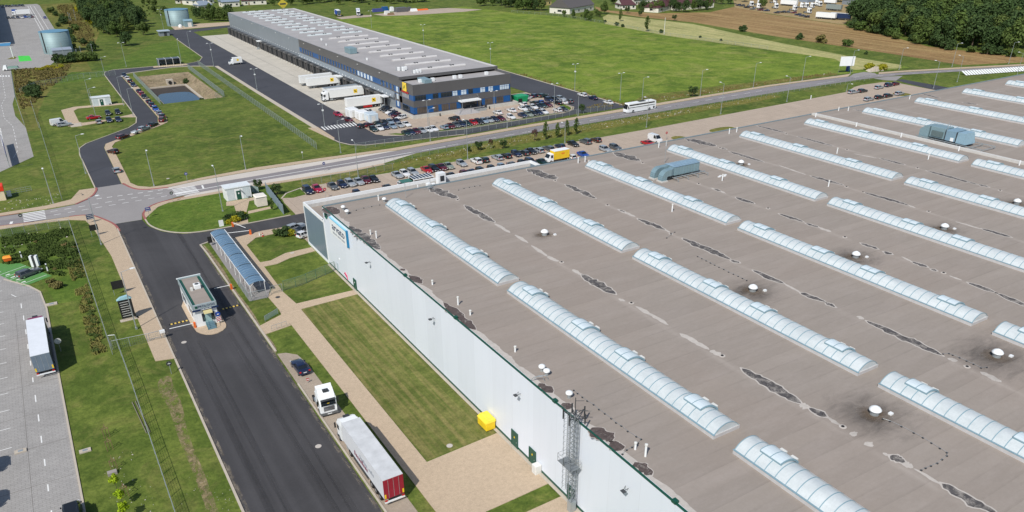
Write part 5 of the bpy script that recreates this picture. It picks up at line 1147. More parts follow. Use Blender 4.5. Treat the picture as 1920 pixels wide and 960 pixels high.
def car_proto(kind):
    P_ = {'hatchback': dict(L=4.1, W=1.78, H=1.48, hood=.93, bh=1.0, cab=(.62, -.42, -1.72, -2.0), tail=1.0),
          'estate car': dict(L=4.7, W=1.82, H=1.47, hood=.92, bh=.97, cab=(.75, -.2, -2.05, -2.3), tail=.98),
          'saloon': dict(L=4.65, W=1.82, H=1.44, hood=.92, bh=.97, cab=(.8, -.1, -1.1, -1.75), tail=1.02),
          'off-roader': dict(L=4.55, W=1.87, H=1.68, hood=1.06, bh=1.12, cab=(.7, -.2, -1.85, -2.2), tail=1.12),
          'people carrier': dict(L=4.5, W=1.84, H=1.68, hood=1.05, bh=1.1, cab=(1.15, .1, -1.95, -2.2), tail=1.1),
          'van': dict(L=5.2, W=2.0, H=2.25, hood=1.25, bh=1.3, cab=(1.75, .95, -2.4, -2.58), tail=1.35)}[kind]
    L, Wd, H, hood, bh = P_['L'], P_['W'] / 2, P_['H'], P_['hood'], P_['bh']; h = L / 2; ws, rf, rr, rb = P_['cab']
    t = thing(kind.replace(' ', '_').replace('-', '_'), kind, 'car', (0, 0, 0))
    t.name = {'van': 'van'}.get(kind, 'parked_car')
    b = MB()
    st = [(h, Wd * .72, .32, hood - .32), (h - .12, Wd * .88, .24, hood - .16), (h - .55, Wd * .97, .2, hood - .05), (ws + .1, Wd, .2, hood + .02), (ws - .5, Wd, .2, bh - .02),
          (rr + .3, Wd, .2, bh), (-h + .5, Wd * .985, .22, P_['tail']), (-h + .12, Wd * .93, .26, P_['tail'] - .05), (-h, Wd * .84, .34, P_['tail'] - .25)]
    b.loft([rsec(*s) for s in st])
    body = b.build('body', M['carpaint'], t, smooth=True, local=True)
    if hasattr(body.data, 'set_sharp_from_angle'): body.data.set_sharp_from_angle(angle=R(40))
    zb = bh - .08; zt = H - .05; wb, wt = Wd * .93, Wd * .74
    gz = MB().loft([[(ws, -wb * .9, zb), (ws - .2, -wb, zb), (rb + .15, -wb, zb), (rb, -wb * .85, zb), (rb, wb * .85, zb), (rb + .15, wb, zb), (ws - .2, wb, zb), (ws, wb * .9, zb)],
                    [(rf, -wt * .9, zt), (rf - .1, -wt, zt), (rr + .1, -wt, zt), (rr, -wt * .85, zt), (rr, wt * .85, zt), (rr + .1, wt, zt), (rf - .1, wt, zt), (rf, wt * .9, zt)]])
    gz.build('windows', M['windscreen'], t, local=True)
    m_ = MB(); k = 1.04
    m_.loft([[(rf + .06, -wt * .9, zt - .01), (rf - .1, -wt * k, zt - .03), (rr + .1, -wt * k, zt - .03), (rr - .06, -wt * .85, zt - .01), (rr - .06, wt * .85, zt - .01), (rr + .1, wt * k, zt - .03), (rf - .1, wt * k, zt - .03), (rf + .06, wt * .9, zt - .01)],
             [(rf - .05, -wt * .75, H - .01), (rf - .25, -wt * .85, H), (rr + .25, -wt * .85, H), (rr + .08, -wt * .7, H - .01), (rr + .08, wt * .7, H - .01), (rr + .25, wt * .85, H), (rf - .25, wt * .85, H), (rf - .05, wt * .75, H - .01)]])
    def pillar(xb, xt, w=.05):
        for s_ in (-1, 1): m_.loft([[(xb + w, s_ * wb * 1.01, zb), (xb - w, s_ * wb * 1.01, zb), (xb - w, s_ * wb * .97, zb), (xb + w, s_ * wb * .97, zb)], [(xt + w, s_ * wt * 1.02, zt), (xt - w, s_ * wt * 1.02, zt), (xt - w, s_ * wt * .97, zt), (xt + w, s_ * wt * .97, zt)]])
    pillar(ws - .12, rf - .02); pillar((ws + rb) / 2 - .05, (rf + rr) / 2 - .05); pillar(rb + .22, rr + .08, .1)
    if kind == 'van':
        m_.loft([[( .2, -wb * 1.02, zb), (rb - .02, -wb * 1.02, zb), (rb - .02, wb * 1.02, zb), (.2, wb * 1.02, zb)], [(.2, -wt * 1.12, zt), (rr - .03, -wt * 1.12, zt), (rr - .03, wt * 1.12, zt), (.2, wt * 1.12, zt)]])
    m_.build('roof', M['carpaint'], t, local=True)
    wr = .33 if H < 1.6 else .36
    for sx in (h - .82, -h + .82):
        for sy in (-1, 1):
            w_ = MB().tube((sx, sy * (Wd - .2), wr), (sx, sy * (Wd + .015), wr), wr, 14).build('wheel', M['black'], t, local=True)
            MB().tube((sx, sy * (Wd + .0), wr), (sx, sy * (Wd + .025), wr), wr * .62, 10).build('rim', M['chrome'], w_, local=True)
    for sy in (-1, 1):
        MB().box(h - .22, sy * Wd * .72 - .17, hood - .34, h - .02, sy * Wd * .72 + .17, hood - .2).build('headlight', M['lampglass'], t, local=True)
        MB().box(-h + .0, sy * Wd * .78 - .13, P_['tail'] - .3, -h + .1, sy * Wd * .78 + .13, P_['tail'] - .08).build('tail_light', M['taillight'], t, local=True)
        MB().box(ws - .28, sy * (Wd + .07) - .08, bh - .02, ws - .12, sy * (Wd + .07) + .08, bh + .13).build('mirror', M['carpaint'], t, local=True)
    MB().box(h - .1, -.26, .38, h + .01, .26, .5).build('number_plate', M['white'], t, local=True)
    MB().box(h - .14, -.5, .5, h - .02, .5, .66).build('grille', M['dark'], t, local=True)
    MB().box(-h - .01, -.26, .62, -h + .08, .26, .74).build('number_plate', M['white'], t, local=True)
    return reg(t)
CARP = {}
PAL = {'black': (.012, .012, .014), 'navy': (.012, .02, .06), 'silver': (.34, .37, .40), 'grey': (.10, .11, .12), 'white': (.78, .79, .8), 'red': (.42, .006, .012), 'maroon': (.10, .006, .014),
       'blue': (.012, .07, .36), 'dark green': (.01, .035, .03), 'pale green': (.25, .29, .24), 'pale blue': (.25, .33, .42), 'charcoal': (.035, .038, .042), 'pink red': (.38, .01, .05), 'brown': (.07, .03, .02)}
def car(kind, col, x, y, rz, label, group, z=.03):
    if kind not in CARP:
        CARP[kind] = car_proto(kind); r = CARP[kind]; r.location = (x, y, z); r.rotation_euler = (0, 0, rz); r['label'] = label; r['group'] = group
        for o in [r] + KIDS[r.name] + [d for c in KIDS[r.name] for d in KIDS[c.name]]: o.color = _rgb(PAL[col])
        r['category'] = 'van' if kind == 'van' else 'car'; return r
    r = dup(CARP[kind], (x, y, z), rz, label, group, PAL[col]); r['category'] = 'van' if kind == 'van' else 'car'; return r
K = {'h': 'hatchback', 'e': 'estate car', 's': 'saloon', 'o': 'off-roader', 'p': 'people carrier', 'v': 'van'}
def row(entries, y, rz, phrase, group, z=.03, jitter=.12):
    """entries: (x, kind, colour[, dy[, facing]])"""
    for i, e in enumerate(sorted(entries, key=lambda e: e[0])):
        rr = (e[4] if len(e) > 4 else rz) + random.uniform(-.02, .02)
        n = ORD[i] + ' from the left' if len(entries) > 1 else 'alone'
        car(K[e[1]], e[2], e[0], y + (e[3] if len(e) > 3 else 0), rr, f"{e[2]} {K[e[1]]}, {n} in {phrase}", group, z)
random.seed(5)
S_ = -R(90); N_ = R(90)
row([(53.5,'p','navy'),(56.0,'h','pink red'),(60.1,'s','grey'),(62.7,'h','navy'),(64.9,'e','silver'),(67.2,'s','silver'),(69.3,'h','maroon'),(71.4,'s','black')], 187.4, S_, 'the short row before the gap', 'cars in the north car park')
row([(78.1,'s','silver'),(80.4,'h','white'),(82.8,'e','silver'),(86.9,'s','red'),(89.2,'e','black'),(91.5,'s','maroon'),(93.6,'s','pale green'),(97.8,'h','silver'),(102.5,'o','white',0,N_),(105.0,'h','dark green',0,N_),
     (109.4,'e','silver',0,N_),(112.4,'h','black',0,N_),(115.9,'h','navy'),(118.4,'e','charcoal',0,N_),(121.0,'s','black'),(123.5,'e','silver',0,N_),(127.1,'e','grey',0,N_),(131.3,'h','navy',0,N_),(136.2,'s','black'),(140.8,'p','grey',0,N_),(144.8,'h','brown',0,N_)], 187.2, S_,
    'the long row beside the green verge', 'cars in the north car park')
row([(63.2,'h','navy'),(71.5,'s','charcoal'),(75.5,'h','white'),(87.0,'h','grey',.3),(90.0,'s','black',.3),(93.8,'h','maroon'),(96.2,'s','navy'),(98.9,'e','black'),(102.4,'h','black'),(105.6,'h','pale blue'),(108.9,'s','grey'),(112.3,'h','black'),(114.8,'p','navy')], 177.8, S_, 'the row by the annex', 'cars in the north car park')
row([(117.6,'s','dark green'),(127.3,'h','white',0,N_),(131.8,'s','blue'),(140.6,'e','silver',1),(144.4,'e','grey',1),(155.7,'s','red',0,N_)], 176.0, S_, 'the near row beyond the roof edge', 'cars in the north car park')
car('van', 'white', 160.0, 177.2, S_, 'small white van beside the red saloon near the roof edge', 'cars in the north car park')
row([(271.0,'e','silver',0,.0),(276.0,'e','charcoal',-.6,0)], 189.9, 0, 'the far pair beside the verge', 'cars at the far end of the car park')
row([(287.0,'e','silver',0,.1),(294.0,'o','navy',.6,.1),(298.6,'s','maroon',.8,.1)], 190.0, 0, 'the far trio by the verge corner', 'cars at the far end of the car park')
row([(264.8,'e','silver'),(271.0,'e','black'),(276.3,'e','black'),(283.2,'e','silver')], 178.4, 0.05, 'the far row nearest the roof edge', 'cars at the far end of the car park')
g2 = 'cars in the office car park'
row([(98.9,'s','dark green'),(100.7,'h','navy'),(102.7,'h','maroon'),(104.7,'h','silver'),(106.9,'s','white'),(108.9,'h','white')], 226.9, S_, 'the short row below the office', g2)
row([(112.9,'h','pale blue',0,N_),(115.2,'s','maroon'),(117.4,'h','grey'),(119.5,'h','navy'),(121.6,'h','dark green'),(123.9,'h','red'),(126.1,'e','black'),(128.1,'h','pale blue'),(130.1,'h','silver'),(132.3,'h','navy'),(134.6,'s','maroon'),(138.7,'h','white'),(143.4,'s','navy'),(145.8,'e','pale green'),(148.0,'h','black'),(150.2,'h','navy'),(152.3,'h','white'),(158.1,'h','white',0,N_),(160.5,'s','charcoal')], 227.4, S_, 'the long row below the office', g2)
row([(90.9,'h','charcoal',.4,.4),(93.2,'h','maroon',.6,.4)], 243.5, S_, 'the left end of the middle office row', g2)
row([(92.2,'h','dark green',-1.6),(94.4,'s','white',-1.2),(96.6,'h','navy',-1.0),(99.0,'s','pale blue',-1.2),(101.6,'h','silver',-1.5),(104.0,'s','white',-1.3)], 239.2, S_, 'the lower middle block by the white plinth', g2)
row([(96.3,'s','dark green'),(98.7,'h','black'),(100.7,'h','pale blue'),(103.0,'s','navy')], 243.6, S_, 'the upper middle block by the white plinth', g2)
row([(121.0,'o','black',0,N_+.3)], 235.8, N_, 'front of the office steps', g2)
row([(138.4,'s','white',0,N_),(144.2,'s','white',0,N_),(148.9,'s','white'),(151.1,'s','grey'),(153.6,'h','white'),(155.6,'s','black'),(157.7,'h','dark green'),(160.0,'h','maroon')], 236.0, S_, 'the row right of the office steps', g2)
row([(153.0,'h','white',.5),(157.6,'e','charcoal'),(160.0,'h','blue')], 241.8, N_, 'the short row behind the white saloons', g2)
row([(160.6,'h','white',-1.5,.5),(162.0,'e','navy',1.5),(165.0,'e','navy',0,0.3),(167.6,'e','dark green',-1,.3)], 252.0, .4, 'the cluster beside the green container', g2)
row([(164.7,'h','black',0),(167.2,'s','white'),(169.8,'h','grey')], 236.9, N_, 'the lower right corner group', g2)
row([(164.7,'o','navy'),(167.5,'h','black'),(170.2,'e','silver')], 242.6, S_, 'the upper right corner group', g2)
for i, (x, y, k, c) in enumerate(((107.2,264,'e','charcoal'),(107.0,260.6,'h','black'),(106.8,257.4,'h','white'),(106.4,254.2,'h','navy'),(106.2,251.2,'h','maroon'),(106.5,247.8,'e','white'))):
    car(K[k], c, x, y, R(200), f"{c} {K[k]}, {ORD[i]} from the top in the column beside the plinth wall", g2)
car('hatchback', 'pink red', 89.9, 264, S_ + .2, 'bright red hatchback parked alone on the dark yard beside white units', g2); car('hatchback', 'maroon', 90.0, 254.2, S_ + .2, 'maroon hatchback alone on the dark yard near the crossing', g2)
car('estate car', 'white', 100.9, 262.0, S_ + .5, 'white estate car parked loosely behind the white yard units', g2); car('hatchback', 'grey', 98.2, 259.9, S_ + .5, 'grey hatchback tucked beside the white yard units', g2); car('saloon', 'black', 98.6, 254.8, S_ + .3, 'black saloon just right of the white yard units', g2)
for (y, k, c, l) in ((243.6, 'estate car', 'white', 'white estate car at the kerb of the east yard road'), (236.9, 'saloon', 'navy', 'navy saloon behind the white estate on the east yard road'), (227.4, 'saloon', 'white', 'white saloon nearest the bus on the east yard road')):
    car(k, c, 180.9, y, N_, l, 'cars on the east yard road')
rd = 'cars parked along the pond road'
for i, (y, k, c) in enumerate(((389.0,'h','navy'),(381.0,'h','white'),(373.0,'h','black'),(363.2,'s','navy'),(348.2,'s','navy'),(341.8,'h','pink red'),(335.2,'s','black'),(324.8,'h','navy'),(317.8,'s','navy'),(309.2,'e','blue'),(301.9,'h','pale blue'),(296.3,'h','charcoal'))):
    car(K[k], c, 36.9, y, N_ if i % 3 else S_, f"{c} {K[k]}, {ORD[i]} from the far end along the pond", rd, .1)
car('people carrier', 'maroon', 36.0, 290.2, R(70), 'dark red people carrier at the inside of the road bend', rd, .1)
car('saloon', 'black', 32.0, 284.4, R(48), 'black saloon just below the dark red people carrier', rd, .1); car('estate car', 'silver', 28.6, 280.3, R(45), 'silver estate car between the black saloon and the motorcycle trailer', rd, .1)
car('estate car', 'maroon', 21.2, 272.8, R(42), 'maroon estate car by itself at the lower bend', rd, .1); car('hatchback', 'brown', 16.1, 255.3, N_ + .5, 'brown hatchback on the pale footpath below the bend', rd, .1); car('hatchback', 'silver', 14.5, 233.9, N_, 'silver hatchback with wheels on the footpath edge near the junction', rd, .05)
tr = thing('car_trailer', 'small white car trailer parked between the silver estate and maroon car', 'trailer', (25.4, 276.6, .1), rz=R(45))
MB().box(-1.2, -.7, .5, 1.2, .7, .62).build('bed', M['white'], tr, local=True); MB().box(-1.2, -.72, .62, 1.2, -.66, .95).box(-1.2, .66, .62, 1.2, .72, .95).build('side', M['white'], tr, local=True)
for s_ in (-.8, .8): MB().tube((0, s_ - .08, .3), (0, s_ + .08, .3), .3, 12).build('wheel', M['black'], tr, local=True)
MB().tube((1.2, 0, .5), (2.3, 0, .45), .05).build('drawbar', M['steel'], tr, local=True)
gg_ = 'cars on the small gravel lot'
for (x, y, k, c, r_, l) in ((5.2,304.4,'v','white',.2,'white van at the left end of the gravel lot'),(6.6,301.6,'e','silver',.1,'silver estate beside the white van on the gravel lot'),(16.2,307.6,'s','red',.1,'red saloon in the middle of the gravel lot'),(17.0,299.4,'h','silver',N_,'silver hatchback just below the red saloon'),
    (21.3,311.8,'h','charcoal',S_,'charcoal hatchback, upper left of the four dark cars on gravel'),(24.5,311.7,'h','black',S_,'black hatchback, upper right of the four dark cars on gravel'),(20.3,299.9,'h','navy',S_,'navy hatchback, lower left of the four dark cars on gravel'),(23.1,299.4,'s','navy',S_,'navy saloon, lower right of the four dark cars on gravel')):
    car(K[k], c, x, y, r_, l, gg_)
ground('gravel_path', [(7.5, 300.5), (7.5, 330), (12, 333.5), (25, 331.5), (28.8, 330), (28.8, 327.5), (13, 329.5), (11.3, 326), (11.3, 306), (12.2, 303.6), (20, 304.2), (29.2, 308.6), (29.4, 302), (24, 305.4), (18, 301.0), (12, 299)], M['paving'], .015)
ground('concrete_pad', [(8.2, 298.6), (8.4, 303.6), (11.6, 303.8), (11.6, 298.4)], M['kerb'], 0, .12)
car('saloon', 'navy', 24.6, 103.8, N_ + .03, 'dark blue saloon parked alone in the paved lay-by', 'cars near the entrance')
car('estate car', 'grey', -9.6, 167.6, math.atan2(2.6, 4.7), 'dark grey estate car parked in the green painted bays', 'cars near the entrance')
car('estate car', 'silver', 43.0, 163.8, R(20), 'silver estate car, furthest of three beside the blue-grey annex wall', 'cars near the entrance'); car('hatchback', 'grey', 42.9, 160.9, R(200), 'grey hatchback, middle of three beside the blue-grey annex wall', 'cars near the entrance')
car('hatchback', 'white', 43.3, 158.2, R(20), 'white hatchback, nearest of three beside the blue-grey annex wall', 'cars near the entrance'); 
car('van', 'black', -8.5, 84.6, N_, 'black van at the bottom edge of the grey lower yard', 'cars near the entrance')
gw = 'cars in the far west yard'
for i, x in enumerate([-2.2, .4, 2.6, 4.9, 7.0, 9.3, 11.6]): car(['estate car', 'hatchback', 'saloon'][i % 3], ['charcoal', 'navy', 'black', 'grey'][i % 4], x, 772 + (1 if i % 2 else -1), S_ + .2, f"dark car, {ORD[i]} from the left, back row, far west yard", gw)
for i, (x, y, c) in enumerate(((-.5, 690, 'charcoal'), (2.2, 688, 'grey'), (5.2, 688, 'navy'), (7.4, 686, 'white'), (9.8, 689, 'blue'), (12.0, 687, 'pale blue'), (13.9, 688, 'maroon'))): car(['hatchback', 'saloon'][i % 2], c, x, y - 12, S_ + .2, f"{c} car, {ORD[i]} from the left, front row, far west yard", gw)
car('estate car', 'blue', 21.3, 665, N_, 'blue estate car parked alone at the right edge of the far west yard', gw); car('van', 'blue', 5.2, 722, 0, 'blue van just behind the white box lorry in the far west yard', gw)
def wheels(t, xs, hw, r=.5, w=.3, dual=False):
    for x in xs:
        for s_ in (-1, 1):
            w_ = MB().tube((x, s_ * (hw - w), r), (x, s_ * hw, r), r, 16).build('wheel', M['black'], t, local=True)
            MB().tube((x, s_ * (hw - .01), r), (x, s_ * (hw + .012), r), r * .5, 10).build('rim', M['chrome'], w_, local=True)
def cab(t, x0, col, fac=1, roofh=3.75, dark=True):
    """lorry cab: rear wall at x0, nose at x0 + 2.3 (local x forward)"""
    par = t; hw = 1.22; x1 = x0 + 2.25
    c = MB().loft([[(x0, -hw, .75), (x0, -hw, 3.0), (x0, -hw * .9, roofh), (x0, hw * .9, roofh), (x0, hw, 3.0), (x0, hw, .75)],
                   [(x0 + .9, -hw, .55), (x0 + .9, -hw, 3.0), (x0 + .9, -hw * .88, roofh - .04), (x0 + .9, hw * .88, roofh - .04), (x0 + .9, hw, 3.0), (x0 + .9, hw, .55)],
                   [(x1 - .35, -hw, .4), (x1 - .35, -hw, 2.75), (x1 - .45, -hw * .86, 3.25), (x1 - .45, hw * .86, 3.25), (x1 - .35, hw, 2.75), (x1 - .35, hw, .4)],
                   [(x1, -hw * .9, .4), (x1 - .0, -hw * .9, 1.75), (x1 - .22, -hw * .84, 2.75), (x1 - .22, hw * .84, 2.75), (x1, hw * .9, 1.75), (x1, hw * .9, .4)]]).build('cab', col, par, local=True)
    MB().loft([[(x1 + .025, -hw * .84, 1.85), (x1 - .19, -hw * .8, 2.68), (x1 - .19, hw * .8, 2.68), (x1 + .025, hw * .84, 1.85)], [(x1 - .1, -hw * .84, 1.85), (x1 - .3, -hw * .8, 2.68), (x1 - .3, hw * .8, 2.68), (x1 - .1, hw * .84, 1.85)]]).build('windscreen', M['windscreen'], par, local=True)
    for s_ in (-1, 1):
        y = s_ * (hw + .012); m_ = MB().box(x1 - 1.2, min(y, y - s_ * .04), 1.85, x1 - .45, max(y, y - s_ * .04), 2.6); m_.build('side_window', M['windscreen'], par, local=True)
        m_ = MB().box(x1 - .35, s_ * (hw + .22) - .1, 1.9, x1 - .25, s_ * (hw + .22) + .1, 2.7); m_.build('mirror', M['black'], par, local=True)
        MB().box(x1 - .02, s_ * .85 - .22, .75, x1 + .03, s_ * .85 + .22, .95).build('headlight', M['lampglass'], par, local=True)
    m_ = MB()
    for k in range(5): m_.box(x1 - .02, -.75, 1.0 + k * .15, x1 + .035, .75, 1.09 + k * .15)
    m_.build('grille', M['b2dark'], par, local=True)
    MB().box(x1 - .3, -hw, .35, x1 + .06, hw, .72).build('bumper', flat('bumper_grey', (.12, .125, .13), .5), par, local=True)
    MB().box(x1 - .05, -.3, .45, x1 + .075, .3, .57).build('number_plate', M['white'], par, local=True)
    MB().box(x0 + .9, -.4, roofh - .22, x0 + 1.5, .4, roofh - .05 + .04).build('roof_hatch', M['dark'], par, local=True)
    MB().loft([[(x1 - .1, -hw * .85, 2.78), (x1 + .12, -hw * .85, 2.7), (x1 + .12, hw * .85, 2.7), (x1 - .1, hw * .85, 2.78)], [(x1 - .15, -hw * .85, 2.86), (x1 + .1, -hw * .85, 2.76), (x1 + .1, hw * .85, 2.76), (x1 - .15, hw * .85, 2.86)]]).build('sun_visor', M['dark'], par, local=True)
    return c
def chassis(t, x0, x1):
    MB().box(x0, -.45, .7, x1, .45, 1.0).build('chassis', M['dark'], t, local=True)
    MB().box(x0 + 1.6, -1.15, .35, x0 + 2.7, -.5, .95).box(x0 + 1.6, .5, .35, x0 + 2.7, 1.15, .95).build('fuel_tank', M['steel'], t, local=True)
def trailer(t, x0, x1, side, roof, rear, hw=1.28, z0=1.15, z1=4.0, logo=None, skirt='dark', axles=None, legs=False):
    """semi-trailer body between x0 (rear) and x1 (front)"""
    b = MB().box(x0 + .04, -hw, z0, x1, hw, z1 - .04).build('trailer_body', side, t, local=True)
    MB().box(x0, -hw - .015, z1 - .04, x1 + .01, hw + .015, z1 + .02).build('trailer_roof', roof, t, local=True)
    r = MB().box(x0 - .02, -hw, z0, x0 + .04, hw, z1 - .04).build('rear_door', rear, t, local=True)
    MB().box(x0 - .035, -.02, z0 + .05, x0 - .021, .02, z1 - .1).box(x0 - .04, -.7, z0 + .1, x0 - .021, -.66, z1 - .15).box(x0 - .04, .66, z0 + .1, x0 - .021, .7, z1 - .15).build('lock_bar', M['steel'], r, local=True)
    MB().box(x0 - .06, -hw, .55, x0 + .05, hw, .75).build('underrun_bar', M['white'], t, local=True)
    for s_ in (-1, 1):
        MB().box(x0 - .05, s_ * 1.08 - .16, .78, x0 + .02, s_ * 1.08 + .16, .98).build('tail_light', M['taillight'], t, local=True)
        MB().box(x0 - .045, s_ * 1.14 - .1, z0 + .12, x0 - .022, s_ * 1.14 + .1, z0 + .7).build('reflector', M['yellow'], t, local=True)
    MB().box(x0 + .2, -.5, .75, x1 - .2, .5, z0).build('trailer_chassis', M['dark'], t, local=True)
    m_ = MB()
    for s_ in (-1, 1): m_.box(x0 + 5.2, min(s_ * hw, s_ * (hw - .05)), .5, x1 - 3.4, max(s_ * hw, s_ * (hw - .05)), 1.1)
    m_.build('side_guard', M[skirt], t, local=True)
    wheels(t, axles or (x0 + 1.6, x0 + 2.9, x0 + 4.2), hw)
    if legs: MB().box(x1 - 2.6, -1.0, .05, x1 - 2.4, -.85, 1.1).box(x1 - 2.6, .85, .05, x1 - 2.4, 1.0, 1.1).build('landing_leg', M['steel'], t, local=True)
    return b
curtain = flat('trailer_curtain_white', srgb(212, 214, 218), .5, var=.04); silver_roof = flat('trailer_roof_silver', srgb(200, 202, 204), .5, var=.12, scale=.8)
darkred = flat('dark_red_door', (.30, .012, .03), .45); bluegrey = flat('blue_grey_door', srgb(108, 122, 136), .5)
lt = thing('articulated_lorry', 'white articulated lorry with pale curtain trailer and dark red rear doors', 'lorry', (24.55, 75.2, .03), rz=N_)
trailer(lt, -7.6, 6.0, curtain, silver_roof, darkred); cab(lt, 6.5, M['white']); chassis(lt, 2.8, 8.2); wheels(lt, (3.9, 7.9), 1.24)
MB().box(5.9, -1.1, 3.0, 6.5, 1.1, 3.9).build('air_deflector', M['white'], lt, local=True)
def sidetext(name, s, size, x, z, mat, t, ytop=1.31, sx=1.0, rot=0):
    """lettering on the left (local +y) flank, reading towards local -x ... from nose to tail"""
    cu = bpy.data.curves.new(name, 'FONT'); cu.body = s; cu.size = size; cu.extrude = .006; cu.align_x = 'CENTER'; cu.align_y = 'CENTER'
    tmp = bpy.data.objects.new('tmp', cu); COL.objects.link(tmp); dg = bpy.context.evaluated_depsgraph_get(); dg.update()
    me = bpy.data.meshes.new_from_object(tmp.evaluated_get(dg)); bpy.data.objects.remove(tmp); bpy.data.curves.remove(cu)
    c_, s__ = math.cos(rot), math.sin(rot)
    for v in me.vertices:
        a, b = v.co.x * sx, v.co.y; a, b = a * c_ - b * s__, a * s__ + b * c_
        v.co = Vector((x - a, ytop + v.co.z, z + b))
    me.materials.clear(); me.materials.append(mat); o = bpy.data.objects.new(name, me); COL.objects.link(o); o.parent = t
M['maroontext'] = flat('maroon_lettering', (.22, .01, .05), .5)
m_ = MB(); xx = 1.9
for k in range(9):   # heavy slanted word, too worn to read
    h_ = .75 if k in (0, 5) else .5; m_.add([(xx, 1.30, 1.7), (xx - .34, 1.30, 1.7), (xx - .42, 1.30, 1.7 + h_), (xx - .1, 1.30, 1.7 + h_)], [(0, 1, 2, 3)]); xx -= .5
m_.build('lettering', M['maroontext'], lt, local=True)
m_ = MB(); xx = -.1
for k in range(11):
    if k != 6: m_.box(xx - .26, 1.285, 2.35, xx, 1.30, 2.95 if k % 3 == 0 else 2.75)
    xx -= .42
m_.build('lettering', M['greytext'], lt, local=True)
tu = thing('tractor_unit', 'white tractor unit without trailer parked nose-first in the lay-by', 'lorry', (24.4, 91.8, .03), rz=-R(95))
cab(tu, .3, M['white'], roofh=3.85); chassis(tu, -3.4, 1.8); wheels(tu, (-2.3, 1.5), 1.24)
MB().loft([[(-.15, -1.15, 2.9), (-.15, 1.15, 2.9), (.3, 1.15, 2.9), (.3, -1.15, 2.9)], [(.2, -1.12, 4.0), (.2, 1.12, 4.0), (.6, 1.1, 3.85), (.6, -1.1, 3.85)]]).build('air_deflector', M['white'], tu, local=True)
MB().box(-.2, -1.2, 1.0, .3, -1.12, 3.0).box(-.2, 1.12, 1.0, .3, 1.2, 3.0).build('side_fairing', M['white'], tu, local=True)
MB().lathe((-2.0, 0, 1.0), [(.5, 0), (.5, .12), (.1, .14)], 12).build('fifth_wheel', M['dark'], tu, local=True)
MB().box(2.28, -.18, 2.05, 2.5, .18, 2.2).build('cab_notice', M['yellow'], tu, local=True)
ll = thing('articulated_lorry', 'lorry with plum cab, silver-white trailer roof and grey rear doors', 'lorry', (-9.15, 129.5, .03), rz=N_)
trailer(ll, -6.9, 6.9, flat('trailer_side_navy', (.03, .04, .07), .5), flat('trailer_roof_white', srgb(220, 224, 230), .45, var=.05, scale=.7), bluegrey); cab(ll, 7.3, flat('plum_cab', (.22, .02, .09), .35)); chassis(ll, 3.5, 9); wheels(ll, (4.8, 8.7), 1.24)
for k, (x, y) in enumerate(((-20.3, 100.3), (-20.6, 92.6))):
    o = thing('box_lorry', ('blue-white box lorry at the left edge of the lower yard, further one', 'pale box lorry at the left edge of the lower yard, nearer one')[k], 'lorry', (x, y, .03), 'lorries parked side by side in the lower yard', 0)
    trailer(o, -9.4, 1.0, M['glasslit'], M['white'], bluegrey, axles=(-7.8, -6.5)); cab(o, 1.3, M['white']); chassis(o, -.5, 3); wheels(o, (-1.0, 2.8), 1.24)
wt_side = flat('clean_white_trailer', (.78, .79, .78), .4, var=.03); trl = 'white trailers at the loading docks'
def docked(y, x1, label, roof, withcab=False, skirt='dark', mark=True):
    t = thing('semi_trailer' if not withcab else 'articulated_lorry', label, 'trailer' if not withcab else 'lorry', (x1 - 6.6, y, .03), trl, rz=R(180))
    trailer(t, -6.6, 7.0, wt_side, roof, wt_side, legs=not withcab, skirt=skirt)
    if mark:
        m_ = MB().box(-5.2 + 1.2, 1.285, 2.0, -5.2 + 2.7, 1.30, 3.4); e = m_.build('emblem', M['yellow'], t, local=True)
        m_ = MB().add([(-3.85, 1.31, 2.3), (-3.0, 1.31, 2.5), (-2.75, 1.31, 3.1), (-3.3, 1.31, 2.9)], [(0, 1, 2, 3)]); m_.build('emblem_mark', M['black'], e, local=True)
    if withcab: cab(t, 7.6, M['white']); chassis(t, 4.2, 9.2); wheels(t, (5.2, 9.0), 1.24)
    return t
docked(324.6, 109.3, 'white trailer furthest back of the docked group, behind the first marked one', wt_side, mark=False); docked(317.6, 110, 'white trailer with yellow emblem, second from the far end of the docked group', wt_side)
docked(295.0, 109.2, 'white trailer with a grey roof partly hidden behind the lorry with a cab', M['steel'], mark=False)
docked(290.4, 109.6, 'white lorry with cab and yellow emblem backed up to the loading dock', wt_side, True)
docked(271.6, 109.4, 'nearest docked white trailer with yellow emblem and red box under it', wt_side)
MB_ = thing('tool_locker', 'red under-trailer locker beneath the nearest docked white trailer', 'locker', (103.5, 270.1, 0)); MB().box(101.8, 270.15, .35, 105.2, 270.4, 1.05).build('box', M['red'], MB_, bevel=.03)
vn = thing('box_van', 'white box van with small yellow emblem driving on the dark yard road', 'van', (86.2, 393.5, .03), rz=R(180))
MB().box(-3.2, -1.1, .8, 1.0, 1.1, 3.2).build('box_body', wt_side, vn, bevel=.04, local=True); MB().loft([[(1.0, -1, .4), (1.0, -1, 2.4), (1.0, 1, 2.4), (1.0, 1, .4)], [(1.9, -.98, .4), (1.7, -.85, 2.3), (1.7, .85, 2.3), (1.9, .98, .4)], [(2.9, -.9, .4), (2.9, -.9, 1.2), (2.9, .9, 1.2), (2.9, .9, .4)]]).build('cab', M['white'], vn, local=True)
MB().loft([[(1.75, -.84, 2.25), (1.75, .84, 2.25), (2.6, .88, 1.45), (2.6, -.88, 1.45)], [(1.8, -.84, 2.3), (1.8, .84, 2.3), (2.68, .88, 1.48), (2.68, -.88, 1.48)]]).build('windscreen', M['windscreen'], vn, local=True); wheels(vn, (-2.2, 2.1), 1.05, .38, .22)
MB().box(-1.6, 1.105, 1.7, -.7, 1.12, 2.6).build('emblem', M['yellow'], vn, local=True)
